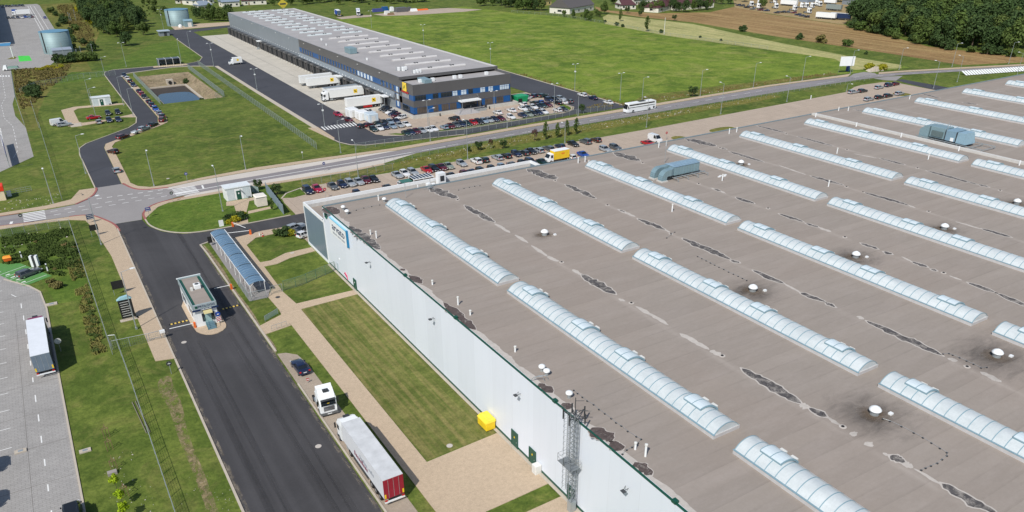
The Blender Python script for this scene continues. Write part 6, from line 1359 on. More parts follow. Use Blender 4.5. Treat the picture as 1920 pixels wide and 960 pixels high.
for k, (x, y, l) in enumerate(((93.6, 260.2, 'tall white equipment housing, furthest of the yard row by the crossing'), (95.0, 254.6, 'white equipment housing, middle of the yard row by the crossing'), (96.6, 250.0, 'pale blue-white equipment housing nearest the crossing'))):
    t = thing('generator_housing', l, 'equipment housing', (x, y, 0), 'white equipment housings in the office yard')
    MB().box(x - 1.7, y - 2.3, .2, x + 1.7, y + 2.3, 3.0).build('body', M['white'] if k < 2 else M['glasslit'], t, bevel=.12); MB().box(x - 1.5, y - 2.1, 0, x + 1.5, y + 2.1, .2).build('base', M['dark'], t)
    MB().box(x - 1.73, y - 1.2, .8, x - 1.705, y + .2, 2.2).build('louvre', M['offwhite'], t); MB().box(x - .8, y - 2.34, .4, x + .6, y - 2.305, 2.4).build('door', M['offwhite'], t)
gc = thing('waste_container', 'bright green tipping waste container beside the office end wall', 'container', (156.6, 248, 0))
MB().frustum((153.4, 246.5, 157.4, 250.5), .2, (153.0, 246.2, 158.0, 250.9), 2.5).build('body', flat('container_green', (.01, .30, .12), .45), gc, bevel=.05); MB().box(153.4, 246.1, .3, 155.0, 246.22, 1.7).build('opening', M['black'], gc)
pl = thing('box_lorry', 'lorry with bright yellow box body and white cab in the car park', 'lorry', (123.6, 176.2, .03), rz=R(180))
MB().box(-2.6, -1.15, .9, 2.6, 1.15, 3.2).build('box_body', flat('box_yellow', (.78, .52, .02), .45), pl, local=True); MB().box(-2.62, -1.17, 3.2, 2.62, 1.17, 3.28).build('box_roof', M['white'], pl, local=True)
c_ = MB().loft([[(2.8, -1.05, .5), (2.8, -1.05, 2.6), (2.8, 1.05, 2.6), (2.8, 1.05, .5)], [(4.0, -1.02, .5), (3.8, -.95, 2.5), (3.8, .95, 2.5), (4.0, 1.02, .5)], [(4.6, -.95, .5), (4.5, -.9, 1.4), (4.5, .9, 1.4), (4.6, .95, .5)]]).build('cab', M['white'], pl, local=True)
MB().loft([[(3.85, -.93, 2.42), (3.85, .93, 2.42), (4.42, .9, 1.5), (4.42, -.9, 1.5)], [(3.9, -.93, 2.46), (3.9, .93, 2.46), (4.5, .9, 1.52), (4.5, -.9, 1.52)]]).build('windscreen', M['windscreen'], pl, local=True); wheels(pl, (-2, 3.6), 1.12, .42, .24)
MB().box(3.0, 1.055, 1.5, 3.7, 1.075, 2.3).build('side_window', M['windscreen'], pl, local=True); MB().box(-.9, 1.155, 2.2, .2, 1.17, 2.55).build('emblem', flat('orange_mark', (.75, .2, .02), .5), pl, local=True)
bu = thing('coach', 'white coach with dark window band driving on the main road', 'bus', (183.2, 212.4, .03), rz=R(180.5))
bl = 6.6
MB().loft([[(-bl, -1.2, .35), (-bl, -1.26, 2.0), (-bl, -1.12, 3.1), (-bl, 1.12, 3.1), (-bl, 1.26, 2.0), (-bl, 1.2, .35)], [(-bl + .4, -1.26, .3), (-bl + .4, -1.28, 2.0), (-bl + .4, -1.16, 3.25), (-bl + .4, 1.16, 3.25), (-bl + .4, 1.28, 2.0), (-bl + .4, 1.26, .3)],
           [(bl - .8, -1.26, .3), (bl - .8, -1.28, 2.0), (bl - .8, -1.16, 3.25), (bl - .8, 1.16, 3.25), (bl - .8, 1.28, 2.0), (bl - .8, 1.26, .3)], [(bl, -1.1, .35), (bl - .05, -1.12, 1.4), (bl - .5, -1.0, 3.05), (bl - .5, 1.0, 3.05), (bl - .05, 1.12, 1.4), (bl, 1.1, .35)]]).build('body', M['white'], bu, local=True)
for s_ in (-1, 1):
    m_ = MB(); y1, y2 = s_ * 1.295, s_ * 1.20
    m_.add([(-bl + .7, y1, 1.75), (bl - .9, y1, 1.75), (bl - .9, y2, 2.9), (-bl + .7, y2, 2.9)], [(0, 1, 2, 3)]); m_.add([(bl - .9, y1, 1.5), (bl - .35, y1 - s_ * .06, 1.5), (bl - .6, y2 - s_ * .04, 2.9), (bl - .9, y2, 2.9)], [(0, 1, 2, 3)])
    m_.build('window_band', M['windscreen'], bu, local=True)
    m_ = MB()
    for x in (-4, -1.4, 1.2, 3.6): m_.box(x - .05, s_ * 1.31 - .012, 1.75, x + .05, s_ * 1.31 + .012, 1.85)
    m_.build('window_post', M['dark'], bu, local=True)
    MB().box(bl - .4, s_ * 1.42 - .12, 1.9, bl - .2, s_ * 1.42 + .12, 2.5).build('mirror', M['black'], bu, local=True); MB().box(bl - .02, s_ * .85 - .18, .6, bl + .03, s_ * .85 + .18, .8).build('headlight', M['lampglass'], bu, local=True)
MB().add([(bl - .02, -1.05, 1.45), (bl - .02, 1.05, 1.45), (bl - .44, .96, 2.95), (bl - .44, -.96, 2.95)], [(0, 1, 2, 3)]).build('windscreen', M['windscreen'], bu, local=True)
MB().box(-2.2, -.7, 3.25, .6, .7, 3.42).build('roof_unit', M['dark'], bu, bevel=.05, local=True); wheels(bu, (-3.6, 3.9), 1.27, .5, .28)
MB().tube((-5.6, 1.27, .9), (-5.6, 1.3, .9), .42, 14).build('engine_grille', M['dark'], bu, local=True)
for k, (a, lab, front) in enumerate((((634, 30), 'lorry with blue curtain trailer beyond the long hall, left of two', 0), ((672, 28), 'white and blue lorry with tall cab beyond the long hall, right of two', 1))):
    p = g(*a); t = thing('box_lorry', lab, 'lorry', (p.x, p.y, .03), 'lorries on the pad behind the hall', rz=R(250 if front else 80))
    trailer(t, -5, 5, flat('curtain_blue' + str(k), (.015, .07, .42), .45), M['white'], flat('rear_slate' + str(k), (.05, .09, .12), .5), axles=(-3.4, -2.1)); cab(t, 5.4, M['white']); chassis(t, 2, 6.5); wheels(t, (3.4, 6.8), 1.24)
lp = 'lorries in the distant lorry park'
M['tarp'] = flat('grey_tarpaulin', srgb(130, 140, 138), .7)
for k, (a, L, r_, sm, rm, lab) in enumerate((((1548, 36), 13, 285, 'white', 'white', 'long white trailer at the field edge of the distant lorry park'), ((1575, 37), 13, 285, 'navytext', 'offwhite', 'navy-sided trailer beside the long white one in the distant lorry park'),
        ((1479, 11), 13, 283, 'white', 'white', 'long white trailer with red end in the middle of the lorry park'), ((1563, 20), 11, 283, 'tarp', 'tarp', 'grey tarpaulin trailer near the wood in the distant lorry park'), ((1556, 8), 9, 283, 'white', 'offwhite', 'white trailer with red tail behind the grey tarpaulin one'))):
    p = g(*a); t = thing('semi_trailer', lab, 'trailer', (p.x, p.y, .03), lp, rz=R(r_)); trailer(t, -L / 2, L / 2, M[sm], M[rm], M['red'] if 'red' in lab else M['offwhite'], legs=True)
for k, a in enumerate(((1407, 12), (1421, 10), (1419, 16), (1453, 16), (1487, 20), (1500, 15), (1510, 15), (1520, 15), (1528, 10), (1535, 12), (1514, 25), (1450, 6))):
    p = g(*a); t = thing('tractor_unit', f"white tractor unit, {ORD[k]} from the left in the distant lorry park", 'lorry', (p.x, p.y, .03), lp, rz=R(250 + 17 * (k % 3)))
    cab(t, .3, M['white']); chassis(t, -3.4, 1.8); wheels(t, (-2.3, 1.5), 1.24)
for k, a in enumerate(((1384, 11), (1391, 12), (1400, 15), (1411, 18), (1425, 20), (1437, 21), (1456, 25), (1467, 24), (1476, 24), (1488, 25), (1496, 29), (1504, 31), (1512, 33), (1590, 15), (1600, 15), (1610, 16), (1605, 23))):
    p = g(*a); car(['hatchback', 'estate car', 'saloon'][k % 3], ['navy', 'charcoal', 'black', 'grey', 'maroon'][k % 5], p.x, p.y, R(110 + 20 * (k % 2)), f"dark parked car, {ORD[k]} from the left edging the lorry park", 'cars along the distant lorry park')
def lamp(base, top, label, kind='s', arm=(0, -1), z=0, h=None):
    p = g(*base); H = h or height(base, top); H = max(3.0, min(H, 13.5))
    t = thing('street_lamp', label, 'street lamp', (p.x, p.y, z), 'street lamps along the roads and yards')
    MB().tube((0, 0, 0), (0, 0, H), .11, 8, .055).build('pole', M['steel'], t, local=True)
    heads = [arm] if kind == 's' else [(1, 0), (-1, 0)]
    for a in heads:
        A = Vector((a[0], a[1], 0)).normalized(); L = 1.5 if kind == 's' else .8
        MB().tube((0, 0, H - .05), A * L + Vector((0, 0, H + .22)), .04, 6).build('arm', M['steel'], t, local=True)
        c = A * (L + .3) + Vector((0, 0, H + .24)); n = Vector((-A.y, A.x, 0)) * .17; m_ = MB(); u = Vector((0, 0, .07))
        m_.loft([[c - A * .4 + n * .7 - u, c - A * .4 + n * .7 + u, c - A * .4 - n * .7 + u, c - A * .4 - n * .7 - u], [c + A * .1 + n * 1.2 - u, c + A * .1 + n * 1.2 + u * 1.3, c + A * .1 - n * 1.2 + u * 1.3, c + A * .1 - n * 1.2 - u], [c + A * .4 + n * .8 - u, c + A * .4 + n * .8 + u * .6, c + A * .4 - n * .8 + u * .6, c + A * .4 - n * .8 - u]])
        m_.build('lamp_head', M['white'], t, local=True)
    if kind == 'c': MB().box(-.25, -.25, H * .72, .25, .25, H * .72 + .45).build('camera_box', M['white'], t, local=True)
    MB().box(-.18, -.18, 0, .18, .18, .35).build('base', M['steel'], t, local=True)
    return t
LM = [
 ((100,382),(81,314),'street lamp on the verge left of the junction, before the zebra crossing','s',(0,-1)),
 ((190,459),(162,372),'street lamp on the grass beside the two black site boards','s',(1,0)),
 ((289,349),(271,281),'street lamp on the big lawn edge just right of the junction','s',(0,-1)),
 ((461,319),(451,254),'street lamp on the big lawn edge midway to the yard fence','s',(0,-1)),
 ((418,397),(401,316),'street lamp on the grass island in front of the white kiosk','s',(0,1)),
 ((256,617),(221,511),'street lamp beside the tall black information totem','s',(1,0)),
 ((161,326),(137,255),'street lamp at the west kerb just above the junction','s',(1,0)),
 ((180,219),(166,166),'street lamp directly in front of the kiosk by the gravel lot','s',(1,0)),
 ((172,200),(157,150),'street lamp behind the kiosk by the gravel lot','s',(1,0)),
 ((232,198),(216,145),'street lamp on the verge left of the pond road cars','s',(1,0)),
 ((250,218),(237,167),'street lamp at the gravel lot entrance beside the pond road','s',(1,0)),
 ((197,142),(185,108),'street lamp at the upper left bend of the pond road','s',(1,0)),
 ((237,125),(226,81),'twin street lamp on the grass mound left of the bus shelter','d',(1,0)),
 ((356,90),(349,60),'street lamp on the grass point above the dark yard road','s',(1,0)),
 ((401,125),(392,82),'twin lamp beside the white box van on the yard road','c2',(1,0)),
 ((340,115),(330,73),'street lamp just behind the bus shelter','s',(0,-1)),
 ((307,55),(304,18),'lamp mast left of the distant round tank','c2',(1,0)),
 ((482,168),(475,130),'twin lamp on the yard kerb right of the pond','c2',(1,0)),
 ((609,239),(602,196),'camera lamp mast at the yard kerb above the crossing','c2',(1,0)),
 ((697,52),(694,21),'lamp mast behind the hall beside the blue lorries','c2',(-1,0)),
 ((795,85),(791,47),'lamp mast at the far meadow edge behind the hall','c2',(-1,0)),
 ((920,122),(917,81),'lamp mast at the meadow edge behind the office end','c2',(-1,0)),
 ((803,240),(800,189),'twin lamp mast in front of the office block','d',(1,0)),
 ((927,215),(926,172),'twin lamp mast right of the office steps','d',(1,0)),
 ((639,287),(634,226),'street lamp on the verge by the end of the yard fence','s',(1,0)),
 ((672,332),(665,267),'street lamp between the parked silver cars and the main road','s',(0,1)),
 ((807,265),(805,205),'street lamp at the footpath below the office front row','s',(1,0)),
 ((877,299),(875,228),'street lamp beside the white off-roader in the long row','s',(0,1)),
 ((951,240),(951,212),'short lamp at the footpath near the office car park centre','s',(0,-1)),
 ((1059,268),(1057,233),'street lamp among the slim trees of the green verge','s',(0,1)),
 ((1039,212),(1040,158),'twin lamp mast inside the office car park at right','d',(1,0)),
 ((1084,217),(1086,178),'street lamp at the footpath beside the east yard road','s',(0,-1)),
 ((1077.5,171),(1079,121),'camera lamp mast at the meadow corner above the white estate','c2',(-1,0)),
 ((1162.5,188),(1164,138),'twin lamp at the meadow edge above the coach front','d',(1,0)),
 ((1204,187),(1207.5,146),'street lamp directly behind the white coach','s',(1,-.3)),
 ((1312.5,181),(1319,132),'street lamp beside the round bush at the meadow edge','s',(1,-.3)),
 ((1412,165),(1420,119),'street lamp on the far footpath right of the round bush','s',(1,-.3)),
 ((1351,214),(1359,157),'street lamp on the verge opposite the round bush','s',(0,1)),
 ((1212,239),(1215,185),'street lamp on the verge just below the coach','s',(0,1)),
 ((1504,151),(1512,107),'street lamp on the far footpath left of the billboard','s',(1,-.4)),
 ((1594,139),(1602,95),'street lamp standing right beside the white billboard','s',(1,-.4)),
 ((1685.5,131),(1695,91),'street lamp on the far footpath right of the yellow bushes','s',(1,-.5)),
 ((1785,125),(1799,82),'street lamp in front of the wood edge, left one','s',(1,-.6)),
 ((1891,119.5),(1904.5,80),'street lamp in front of the wood edge, right one','s',(1,-.6)),
 ((1750,166),(1766,116),'street lamp on the near side by the asphalt spur','s',(0,1)),
 ((1794.5,154),(1809,106),'street lamp on the near side left of the white slanted screen','s',(0,1)),
 ((1475,191),(1482,145),'street lamp on the verge left of the far parked cars','s',(0,1)),
 ((1587,172),(1590,158),'short lamp beside the far pair of parked cars','s',(0,-1)),
 ((1905,147),(1920,100),'street lamp at the right edge above the white slanted screen','s',(0,1)),
]
for b, t_, l, k, a in LM:
    lamp(b, t_, l, {'c2': 'c'}.get(k, k), a)
def tpole(base, top, label, mat='offwhite', r=.16):
    p = g(*base); H = max(3, min(12, height(base, top))); t = thing('utility_pole', label, 'utility pole', (p.x, p.y, 0), 'plain poles')
    MB().tube((0, 0, 0), (0, 0, H), r, 8, r * .7).build('pole', M[mat], t, local=True); MB().box(-.5, -.05, H - .5, .5, .05, H - .38).build('crossarm', M['steel'], t, local=True)
tpole((1245, 65), (1250, 33), 'white pole standing at the edge of the green meadow')
for k, (b, t_) in enumerate((((131, 40), (125, 23)), ((134, 41), (128, 25)), ((143, 40), (135, 18)), ((174, 98), (170, 82)), ((146, 109), (141, 92)), ((153, 103), (148, 86)), ((106, 119), (103, 105)), ((123, 116), (113, 80)), ((94, 108), (86, 88)))):
    tpole(b, t_, f"slim pale pole, {ORD[k]} of those in the overgrown strip by the wood", 'steel', .12)
def fence(pts, h, label, step=2.5, mat='net', post='steel', mesh=True, dx=.35, rail=True, wire=.014, drop=True):
    """wire fence: posts, top rail and open mesh"""
    t = thing('wire_fence', label, 'fence', (pts[0][0], pts[0][1], 0))
    P_ = [Vector((a[0], a[1])) for a in pts]; L = sum((P_[i + 1] - P_[i]).length for i in range(len(P_) - 1)); n = max(1, round(L / step)); 
    if n > 95: n = 95
    def at(d):
        for i in range(len(P_) - 1):
            s = (P_[i + 1] - P_[i]).length
            if d <= s + 1e-6 or i == len(P_) - 2: return P_[i].lerp(P_[i + 1], min(1, d / s))
            d -= s
    pp = MB().tube((0, 0, 0), (0, 0, h), .05, 5).build('fence_post', M[post], t, local=True)
    o = Vector((P_[0].x, P_[0].y, 0))
    for i in range(1, n + 1):
        q = at(L * i / n); c = pp.copy(); COL.objects.link(c); c.location = (q.x - o.x, q.y - o.y, 0)
    m_ = MB(); zs = [.08 + (h - .12) * k / max(2, round(h / .4)) for k in range(max(2, round(h / .4)) + 1)]
    for i in range(len(P_) - 1):
        a, b = P_[i], P_[i + 1]
        for z in zs: m_.tube((a.x, a.y, z), (b.x, b.y, z), wire, 3, cap=False)
    nv = min(900, int(L / dx))
    for i in range(nv): q = at(L * (i + .5) / nv); m_.tube((q.x, q.y, .08), (q.x, q.y, h - .04), wire * .8, 3, cap=False)
    m_.build('wire_mesh', M[mat], t)
    if rail:
        m_ = MB()
        for i in range(len(P_) - 1): m_.tube((P_[i].x, P_[i].y, h), (P_[i + 1].x, P_[i + 1].y, h), .03, 4)
        m_.build('top_rail', M[post], t)
    return t
fence([(-1, 303.4), (-1.2, 344)], 2.0, 'wire fence along the strip left of the gravel lot'); fence([(-.4, 215.4), (-.7, 303.4)], 2.0, 'long wire fence running up from the junction on the far left', dx=.6)
fence([(-5.6, 420), (-6.0, 360), (-5.1, 317), (-4.9, 307)], 2.0, 'wire fence along the right edge of the west yard', dx=.6)
fence([(-14, 194.5), (-2.4, 194.2), (-.3, 192.9)], 1.8, 'low wire fence across the overgrown corner south of the junction'); fence([(-.3, 192.9), (-.1, 173), (.3, 124.7)], 2.0, 'wire fence beside the scrubby bushes and entrance verge', dx=.45)
fence([(.4, 127.9), (1.4, 127.5), (1.6, 113.5), (1.7, 80), (1.7, 58)], 2.0, 'wire fence along the lower verge beside the entrance road', dx=.4); fence([(.5, 126.4), (6.4, 125.9), (8.5, 125.9)], 1.6, 'short wire fence across the verge to the footpath gate')
fence([(40.2, 386), (40.2, 319.5)], 2.2, 'grey wire fence along the road side of the pond', dx=.25, wire=.02); fence([(64.8, 394.3), (63.9, 319.6), (60.5, 319.0)], 2.2, 'grey wire fence along the right side of the pond', dx=.25, wire=.02)
fence([(71, 402), (70.2, 330), (69.6, 260), (69.0, 226)], 2.2, 'long grey wire fence between the pond lawn and the yard road', dx=.4, wire=.02)
fence([(34, 395), (20, 395), (2, 384), (-4, 372)], 2.2, 'wire fence across the grass above the gravel lot', dx=.4, wire=.018)
fence([(79, 219.2), (115, 217.9), (132, 218.6), (160, 219.6), (176, 219.4)], 1.9, 'wire fence between the office ring road and the footpath', step=3, dx=.4, wire=.016)
fence([(54, 193.4), (70, 193.3), (80, 194.5)], 1.8, 'wire fence behind the first short row of parked cars', dx=.3)
fence([(80, 200), (110, 204), (128, 205.6), (165, 205.9)], 1.8, 'wire fence on the verge behind the slim trees', step=3, dx=.4); fence([(165, 205.9), (190, 205.8), (243, 204.9), (300, 203.8)], 1.8, 'wire fence on the verge below the coach', step=3.0, dx=.4)
fence([(31, 133.5), (34.5, 133.9), (42.3, 137.0)], 2.0, 'green wire fence crossing the lawn from walkway to wall', post='greenpost', dx=.12, wire=.014); fence([(28.4, 133), (30.6, 133)], 1.7, 'short wire gate closing the walkway by the shelter', dx=.15)
fence([(24.2, 140), (24.2, 132.3), (27.3, 132.0)], 1.8, 'low wire fence wrapped round the south end of the shelter', dx=.25)
fence([(308, 503), (323, 466), (323.5, 413), (320, 354), (328, 284)], 1.5, 'low boundary fence along the far meadow edge', step=5, dx=1.2)
sf = thing('screen_fence', 'tall blue-grey solid screen fence beside the cream cabinet', 'fence', (43.9, 184, 0))
P0, P1 = Vector((44.6, 193.5)), Vector((43.3, 174.6)); m_ = MB(); m_.strip([P0, P1], .06, .15, 2.6); m_.build('panel', flat('screen_grey', srgb(126, 142, 156), .5), sf)
for i in range(9): q = P0.lerp(P1, i / 8); MB().box(q.x + .04, q.y - .05, 0, q.x + .14, q.y + .05, 2.65).build('fence_post', M['steel'], sf)
sg2 = thing('screen_fence', 'short grey screen fence leaning behind the cream cabinet', 'fence', (41.5, 194.5, 0)); m_ = MB().strip([(40.9, 196.8), (42.6, 193.0)], .06, .1, 1.9); m_.build('panel', flat('screen_grey_green', srgb(136, 152, 150), .5), sg2)
wbk = thing('handrail', 'green glazed rail beside the short link path', 'handrail', (25.6, 123.6, 0)); m_ = MB().strip([(24.4, 122.7), (27.2, 124.4)], .04, .2, 1.1); m_.build('panel', flat('green_glass', srgb(130, 160, 140), .2), wbk); MB().tube((24.4, 122.7, 1.15), (27.2, 124.4, 1.15), .03).tube((24.4, 122.7, 0), (24.4, 122.7, 1.15), .03).tube((27.2, 124.4, 0), (27.2, 124.4, 1.15), .03).build('rail', M['steel'], wbk)
hr2 = thing('handrail', 'plain steel rail on the lower side of the short link path', 'handrail', (25.8, 119, 0)); m_ = MB()
for x in (24.4, 25.3, 26.2, 27.1): m_.tube((x, 118.6 + (x - 24.4) * .15, 0), (x, 118.6 + (x - 24.4) * .15, 1.05), .025)
m_.tube((24.4, 118.6, 1.05), (27.1, 119.0, 1.05), .03).tube((24.4, 118.6, .55), (27.1, 119.0, .55), .02).build('rail', M['steel'], hr2)
fg = thing('pedestrian_gate', 'open steel frame gate across the sand-coloured footpath', 'gate', (7.3, 126, .12)); m_ = MB()
for a, b in (((5.9, 125.7), (5.9, 125.7)),): pass
for x in (6.2, 7.9, 8.3): m_.tube((x, 125.9, .1), (x, 125.9, 1.6), .04)
m_.tube((6.2, 125.9, 1.6), (7.9, 125.9, 1.6), .04).tube((6.2, 125.9, .5), (7.9, 125.9, .5), .03).build('frame', M['steel'], fg); MB().box(7.9, 125.6, 1.2, 8.7, 126.1, 1.6).build('reader_box', M['white'], fg)
def board(px, label, w, h, z0, mat, rz=0, cat='sign', name='sign_board', stripes=None, posts=2, group=None):
    p = g(*px); t = thing(name, label, cat, (p.x, p.y, 0), group, rz)
    MB().box(-w / 2, -.05, z0, w / 2, .05, z0 + h).build('board', M[mat], t, local=True)
    for k in range(posts): x = 0 if posts == 1 else (-w / 2 + .1 if k == 0 else w / 2 - .1); MB().tube((x, .08, 0), (x, .08, z0 + h * (1 if posts > 1 else .6)), .04).build('post', M['steel'], t, local=True)
    if stripes:
        m_ = MB()
        for k in range(stripes[0]): m_.box(-w / 2 + .12, -.07, z0 + h * (k + .3) / stripes[0], w / 2 - .12 - .1 * (k % 3), -.052, z0 + h * (k + .5) / stripes[0])
        m_.build('lettering', M[stripes[1]], t, local=True)
    return t
tt = g(243, 599); tot = thing('information_totem', 'tall black information totem with rows of pale lettering and curved blue cap', 'sign', (tt.x, tt.y, 0))
MB().box(tt.x - 1.1, tt.y - .25, .5, tt.x + 1.1, tt.y + .25, 4.0).build('board', M['black'], tot, bevel=.02); m_ = MB().loft([[(tt.x - 1.2, tt.y - .35, 4.0), (tt.x + 1.2, tt.y - .35, 4.0), (tt.x + 1.2, tt.y + .35, 4.0), (tt.x - 1.2, tt.y + .35, 4.0)], [(tt.x - .6, tt.y - .3, 4.45), (tt.x + .6, tt.y - .3, 4.6), (tt.x + .6, tt.y + .3, 4.6), (tt.x - .6, tt.y + .3, 4.45)]]); m_.build('cap', flat('cap_blue', srgb(150, 190, 200), .3), tot)
m_ = MB()
for k in range(7): m_.box(tt.x - .85, tt.y - .265, .9 + k * .43, tt.x + .75 - .2 * (k % 3), tt.y - .251, .98 + k * .43)
m_.build('lettering', M['offwhite'], tot); MB().box(tt.x - 1.5, tt.y - .5, 0, tt.x + 1.5, tt.y + .4, .12).box(tt.x - 1, tt.y - .2, .12, tt.x + 1, tt.y + .2, .5).build('base', M['kerb'], tot)
board((225, 552), 'black rectangular board on short legs between lamp and totem', 2.0, 1.6, 1.2, 'black'); board((180, 443), 'black board on two legs, lower of the pair by the corner footpath', 1.7, 1.3, 1.4, 'black'); board((172, 418), 'dark blue direction board, upper of the pair by the corner footpath', 1.6, 1.2, .9, 'navytext', stripes=(3, 'offwhite'))
board((281, 408), 'small blue sign on a post at the tip of the grass island', 1.2, .9, 1.6, 'blue_banner', posts=1, stripes=(2, 'offwhite'))
board((416, 425), 'white utility cabinet on the grass island near the boom barrier', 1.0, 1.5, .05, 'white', cat='cabinet', name='utility_cabinet', posts=1)
def signpost(px, label, disc='blue_banner', h=2.6, r=.4, rz=0):
    p = g(*px); t = thing('road_sign', label, 'road sign', (p.x, p.y, .1), None, rz); MB().tube((0, 0, 0), (0, 0, h), .04).build('post', M['steel'], t, local=True)
    m_ = MB().tube((0, -.03, h - .35), (0, .03, h - .35), r, 16); m_.build('disc', M[disc], t, local=True); MB().box(-.2, -.045, h - .4, .2, -.031, h - .3).build('symbol', M['white'], t, local=True)
signpost((325, 379), 'dark-backed road sign at the right-hand zebra crossing', 'dark'); signpost((352, 342), 'blue road sign on the north footpath by the zebra crossing'); signpost((44, 422), 'black-backed road sign at the left-hand zebra crossing', 'dark'); signpost((609, 322), 'blue and white road sign on the south kerb of the bus lane')
signpost((611, 372), 'red and blue parking sign at the car park kerb', 'red'); signpost((1249, 262), 'red and white sign post on the planted bed in the car park', 'red', 2.4); signpost((322, 702), 'black-backed sign post where the sand footpath ends', 'dark', 2.2); signpost((568, 298), 'slim marker sign on the lawn beside the bus lane', 'offwhite', 2.2, .25)
signpost((115, 660), 'small red and white warning sign on the lawn beside the parked lorry', 'offwhite', 2.3, .5)
signpost((578, 718), 'tiny red marker sign on the lay-by between car and tractor unit', 'red', .9, .25)
bb = board((1585, 137), 'blank white double-panel billboard at the meadow corner', 6.6, 3.9, 3.0, 'white', rz=R(-25), cat='billboard', name='billboard')
bt = g(1588, 136); blk = thing('portable_toilet', 'blue portable toilet at the foot of the lamp by the billboard', 'toilet', (bt.x + 3, bt.y + 2, 0)); MB().box(bt.x + 2.4, bt.y + 1.4, 0, bt.x + 3.6, bt.y + 2.6, 2.2).build('body', M['blue_banner'], blk, bevel=.05); MB().box(bt.x + 2.55, bt.y + 1.36, .1, bt.x + 3.45, bt.y + 1.399, 1.9).build('door', flat('toilet_door', (.05, .2, .4), .4), blk)
ws = thing('slatted_screen', 'long white slanted screen of upright panels at the far right', 'screen', tuple(g(1825, 143))); wsp0, wsp1 = g(1806, 141), g(1935, 131.5); 
m_ = MB()
for k in range(26):
    a = wsp0.lerp(wsp1, k / 26); b = wsp0.lerp(wsp1, (k + .7) / 26); m_.add([(a.x, a.y + 1.2, 1.6), (b.x, b.y + 1.2, 1.6), (b.x - .2, b.y - 1.4, .2), (a.x - .2, a.y - 1.4, .2), (a.x, a.y + 1.3, 1.6), (b.x, b.y + 1.3, 1.6), (b.x - .2, b.y - 1.3, .2), (a.x - .2, a.y - 1.3, .2)], [(0, 3, 2, 1), (4, 5, 6, 7), (0, 1, 5, 4), (3, 7, 6, 2), (0, 4, 7, 3), (1, 2, 6, 5)])
m_.build('panels', M['white'], ws); m_ = MB().tube((wsp0.x, wsp0.y + 1.3, 1.55), (wsp1.x, wsp1.y + 1.3, 1.55), .06); m_.build('frame', M['dark'], ws)
for px, l in (((42, 486), 'white charging post at the upper end of the green bays'), ((90, 509), 'white charging post behind the dark grey estate car')):
    p = g(*px); t = thing('charging_post', l, 'charging post', (p.x, p.y, 0), 'charging posts by the green bays'); MB().box(-.12, -.12, 0, .12, .12, 1.7).build('post', M['white'], t, local=True, bevel=.02); MB().box(-.13, -.14, 1.1, .13, -.121, 1.5).build('screen', M['dark'], t, local=True)
p = g(68, 500); t = thing('charging_cabinet', 'tall white and dark charging cabinet on the scrubby grass', 'charging cabinet', (p.x, p.y, 0), None, R(-20)); MB().box(-.7, -.4, .1, -.25, .4, 2.4).box(.25, -.4, .1, .7, .4, 2.4).build('body', M['white'], t, local=True); MB().box(-.25, -.38, .1, .25, .38, 2.45).build('screen', M['dark'], t, local=True)
p = g(16, 492); t = thing('grit_bin', 'bright orange grit bin at the edge of the green bays', 'bin', (p.x, p.y, 0)); MB().frustum((-.55, -.4, .55, .4), .05, (-.75, -.55, .75, .55), 1.1).build('body', M['orange'], t, local=True, bevel=.03); MB().frustum((-.8, -.6, .8, .6), 1.1, (-.6, -.4, .6, .4), 1.4).build('lid', flat('lid_orange', (.85, .3, .02), .5), t, local=True)
for k, (px, s) in enumerate((((97, 571), 1.3), ((39, 847), 1.0), ((160, 846), 1.0))):
    p = g(*px); t = thing('manhole_slab', ('pale concrete slab on the lawn near the lorry cab', 'small rust-red drain cover at the lower yard kerb', 'pale concrete slab beside the lower yard kerb')[k], 'slab', (p.x, p.y, 0)); MB().box(-.7 * s, -.4 * s, 0, .7 * s, .4 * s, .18).build('slab', M['kerb'], t, local=True); MB().box(-.3 * s, -.2 * s, .18, .3 * s, .2 * s, .2).build('cover', M['steel'], t, local=True)
for k, px in enumerate(((345, 642), (597, 837), (843, 836), (521, 558), (548, 475), (315, 335))):
    p = g(*px); t = thing('manhole_cover', ('pale round manhole cover in the entrance road below the gate house', 'pale round manhole cover in the entrance road beside the long trailer', 'white round manhole cover at the lower end of the striped lawn', 'dark manhole cover on the walkway near the shelter end', 'round manhole cover on the curved side path', 'pale concrete ring in the lawn by the junction')[k], 'manhole cover', (p.x, p.y, .09 if k in (3, 4) else .02)); MB().lathe((0, 0, 0), [(.42, 0), (.42, .03), (.3, .035), (.01, .036)], 16).build('cover', M['dark'] if k == 3 else M['rim'], t, local=True)
bp = g(402, 442); 
def boom2(a, b, label):
    A, B = g(*a), g(*b); t = thing('barrier', label, 'barrier', (A.x, A.y, 0)); MB().box(A.x - .2, A.y - .2, 0, A.x + .2, A.y + .2, 1.1).build('housing', M['orange'], t); MB().tube((A.x, A.y, 1.0), (B.x, B.y, 1.0), .06).build('boom', M['white'], t)
boom2((470, 440), (420, 446), 'white boom barrier across the car park access road, near side'); boom2((437, 425), (462, 435), 'short white boom at the bushes beside the car park access road')
for k, px in enumerate(((470, 439), (487, 442), (493, 443))):
    p = g(*px); t = thing('traffic_cone', ('orange traffic cone at the end of the access road boom', 'slim white bollard beside the side path grass', 'slim red-topped bollard beside the side path grass')[k], 'cone' if k == 0 else 'bollard', (p.x, p.y, 0)); MB().lathe((0, 0, 0), [(.3, 0), (.3, .05), (.16, .06), (.05, .85)], 12).build('cone', M['orange'] if k == 0 else M['offwhite'] if k == 1 else M['red'], t, local=True); MB().lathe((0, 0, .35), [(.13, 0), (.11, .15)], 12).build('band', M['white'], t, local=True)
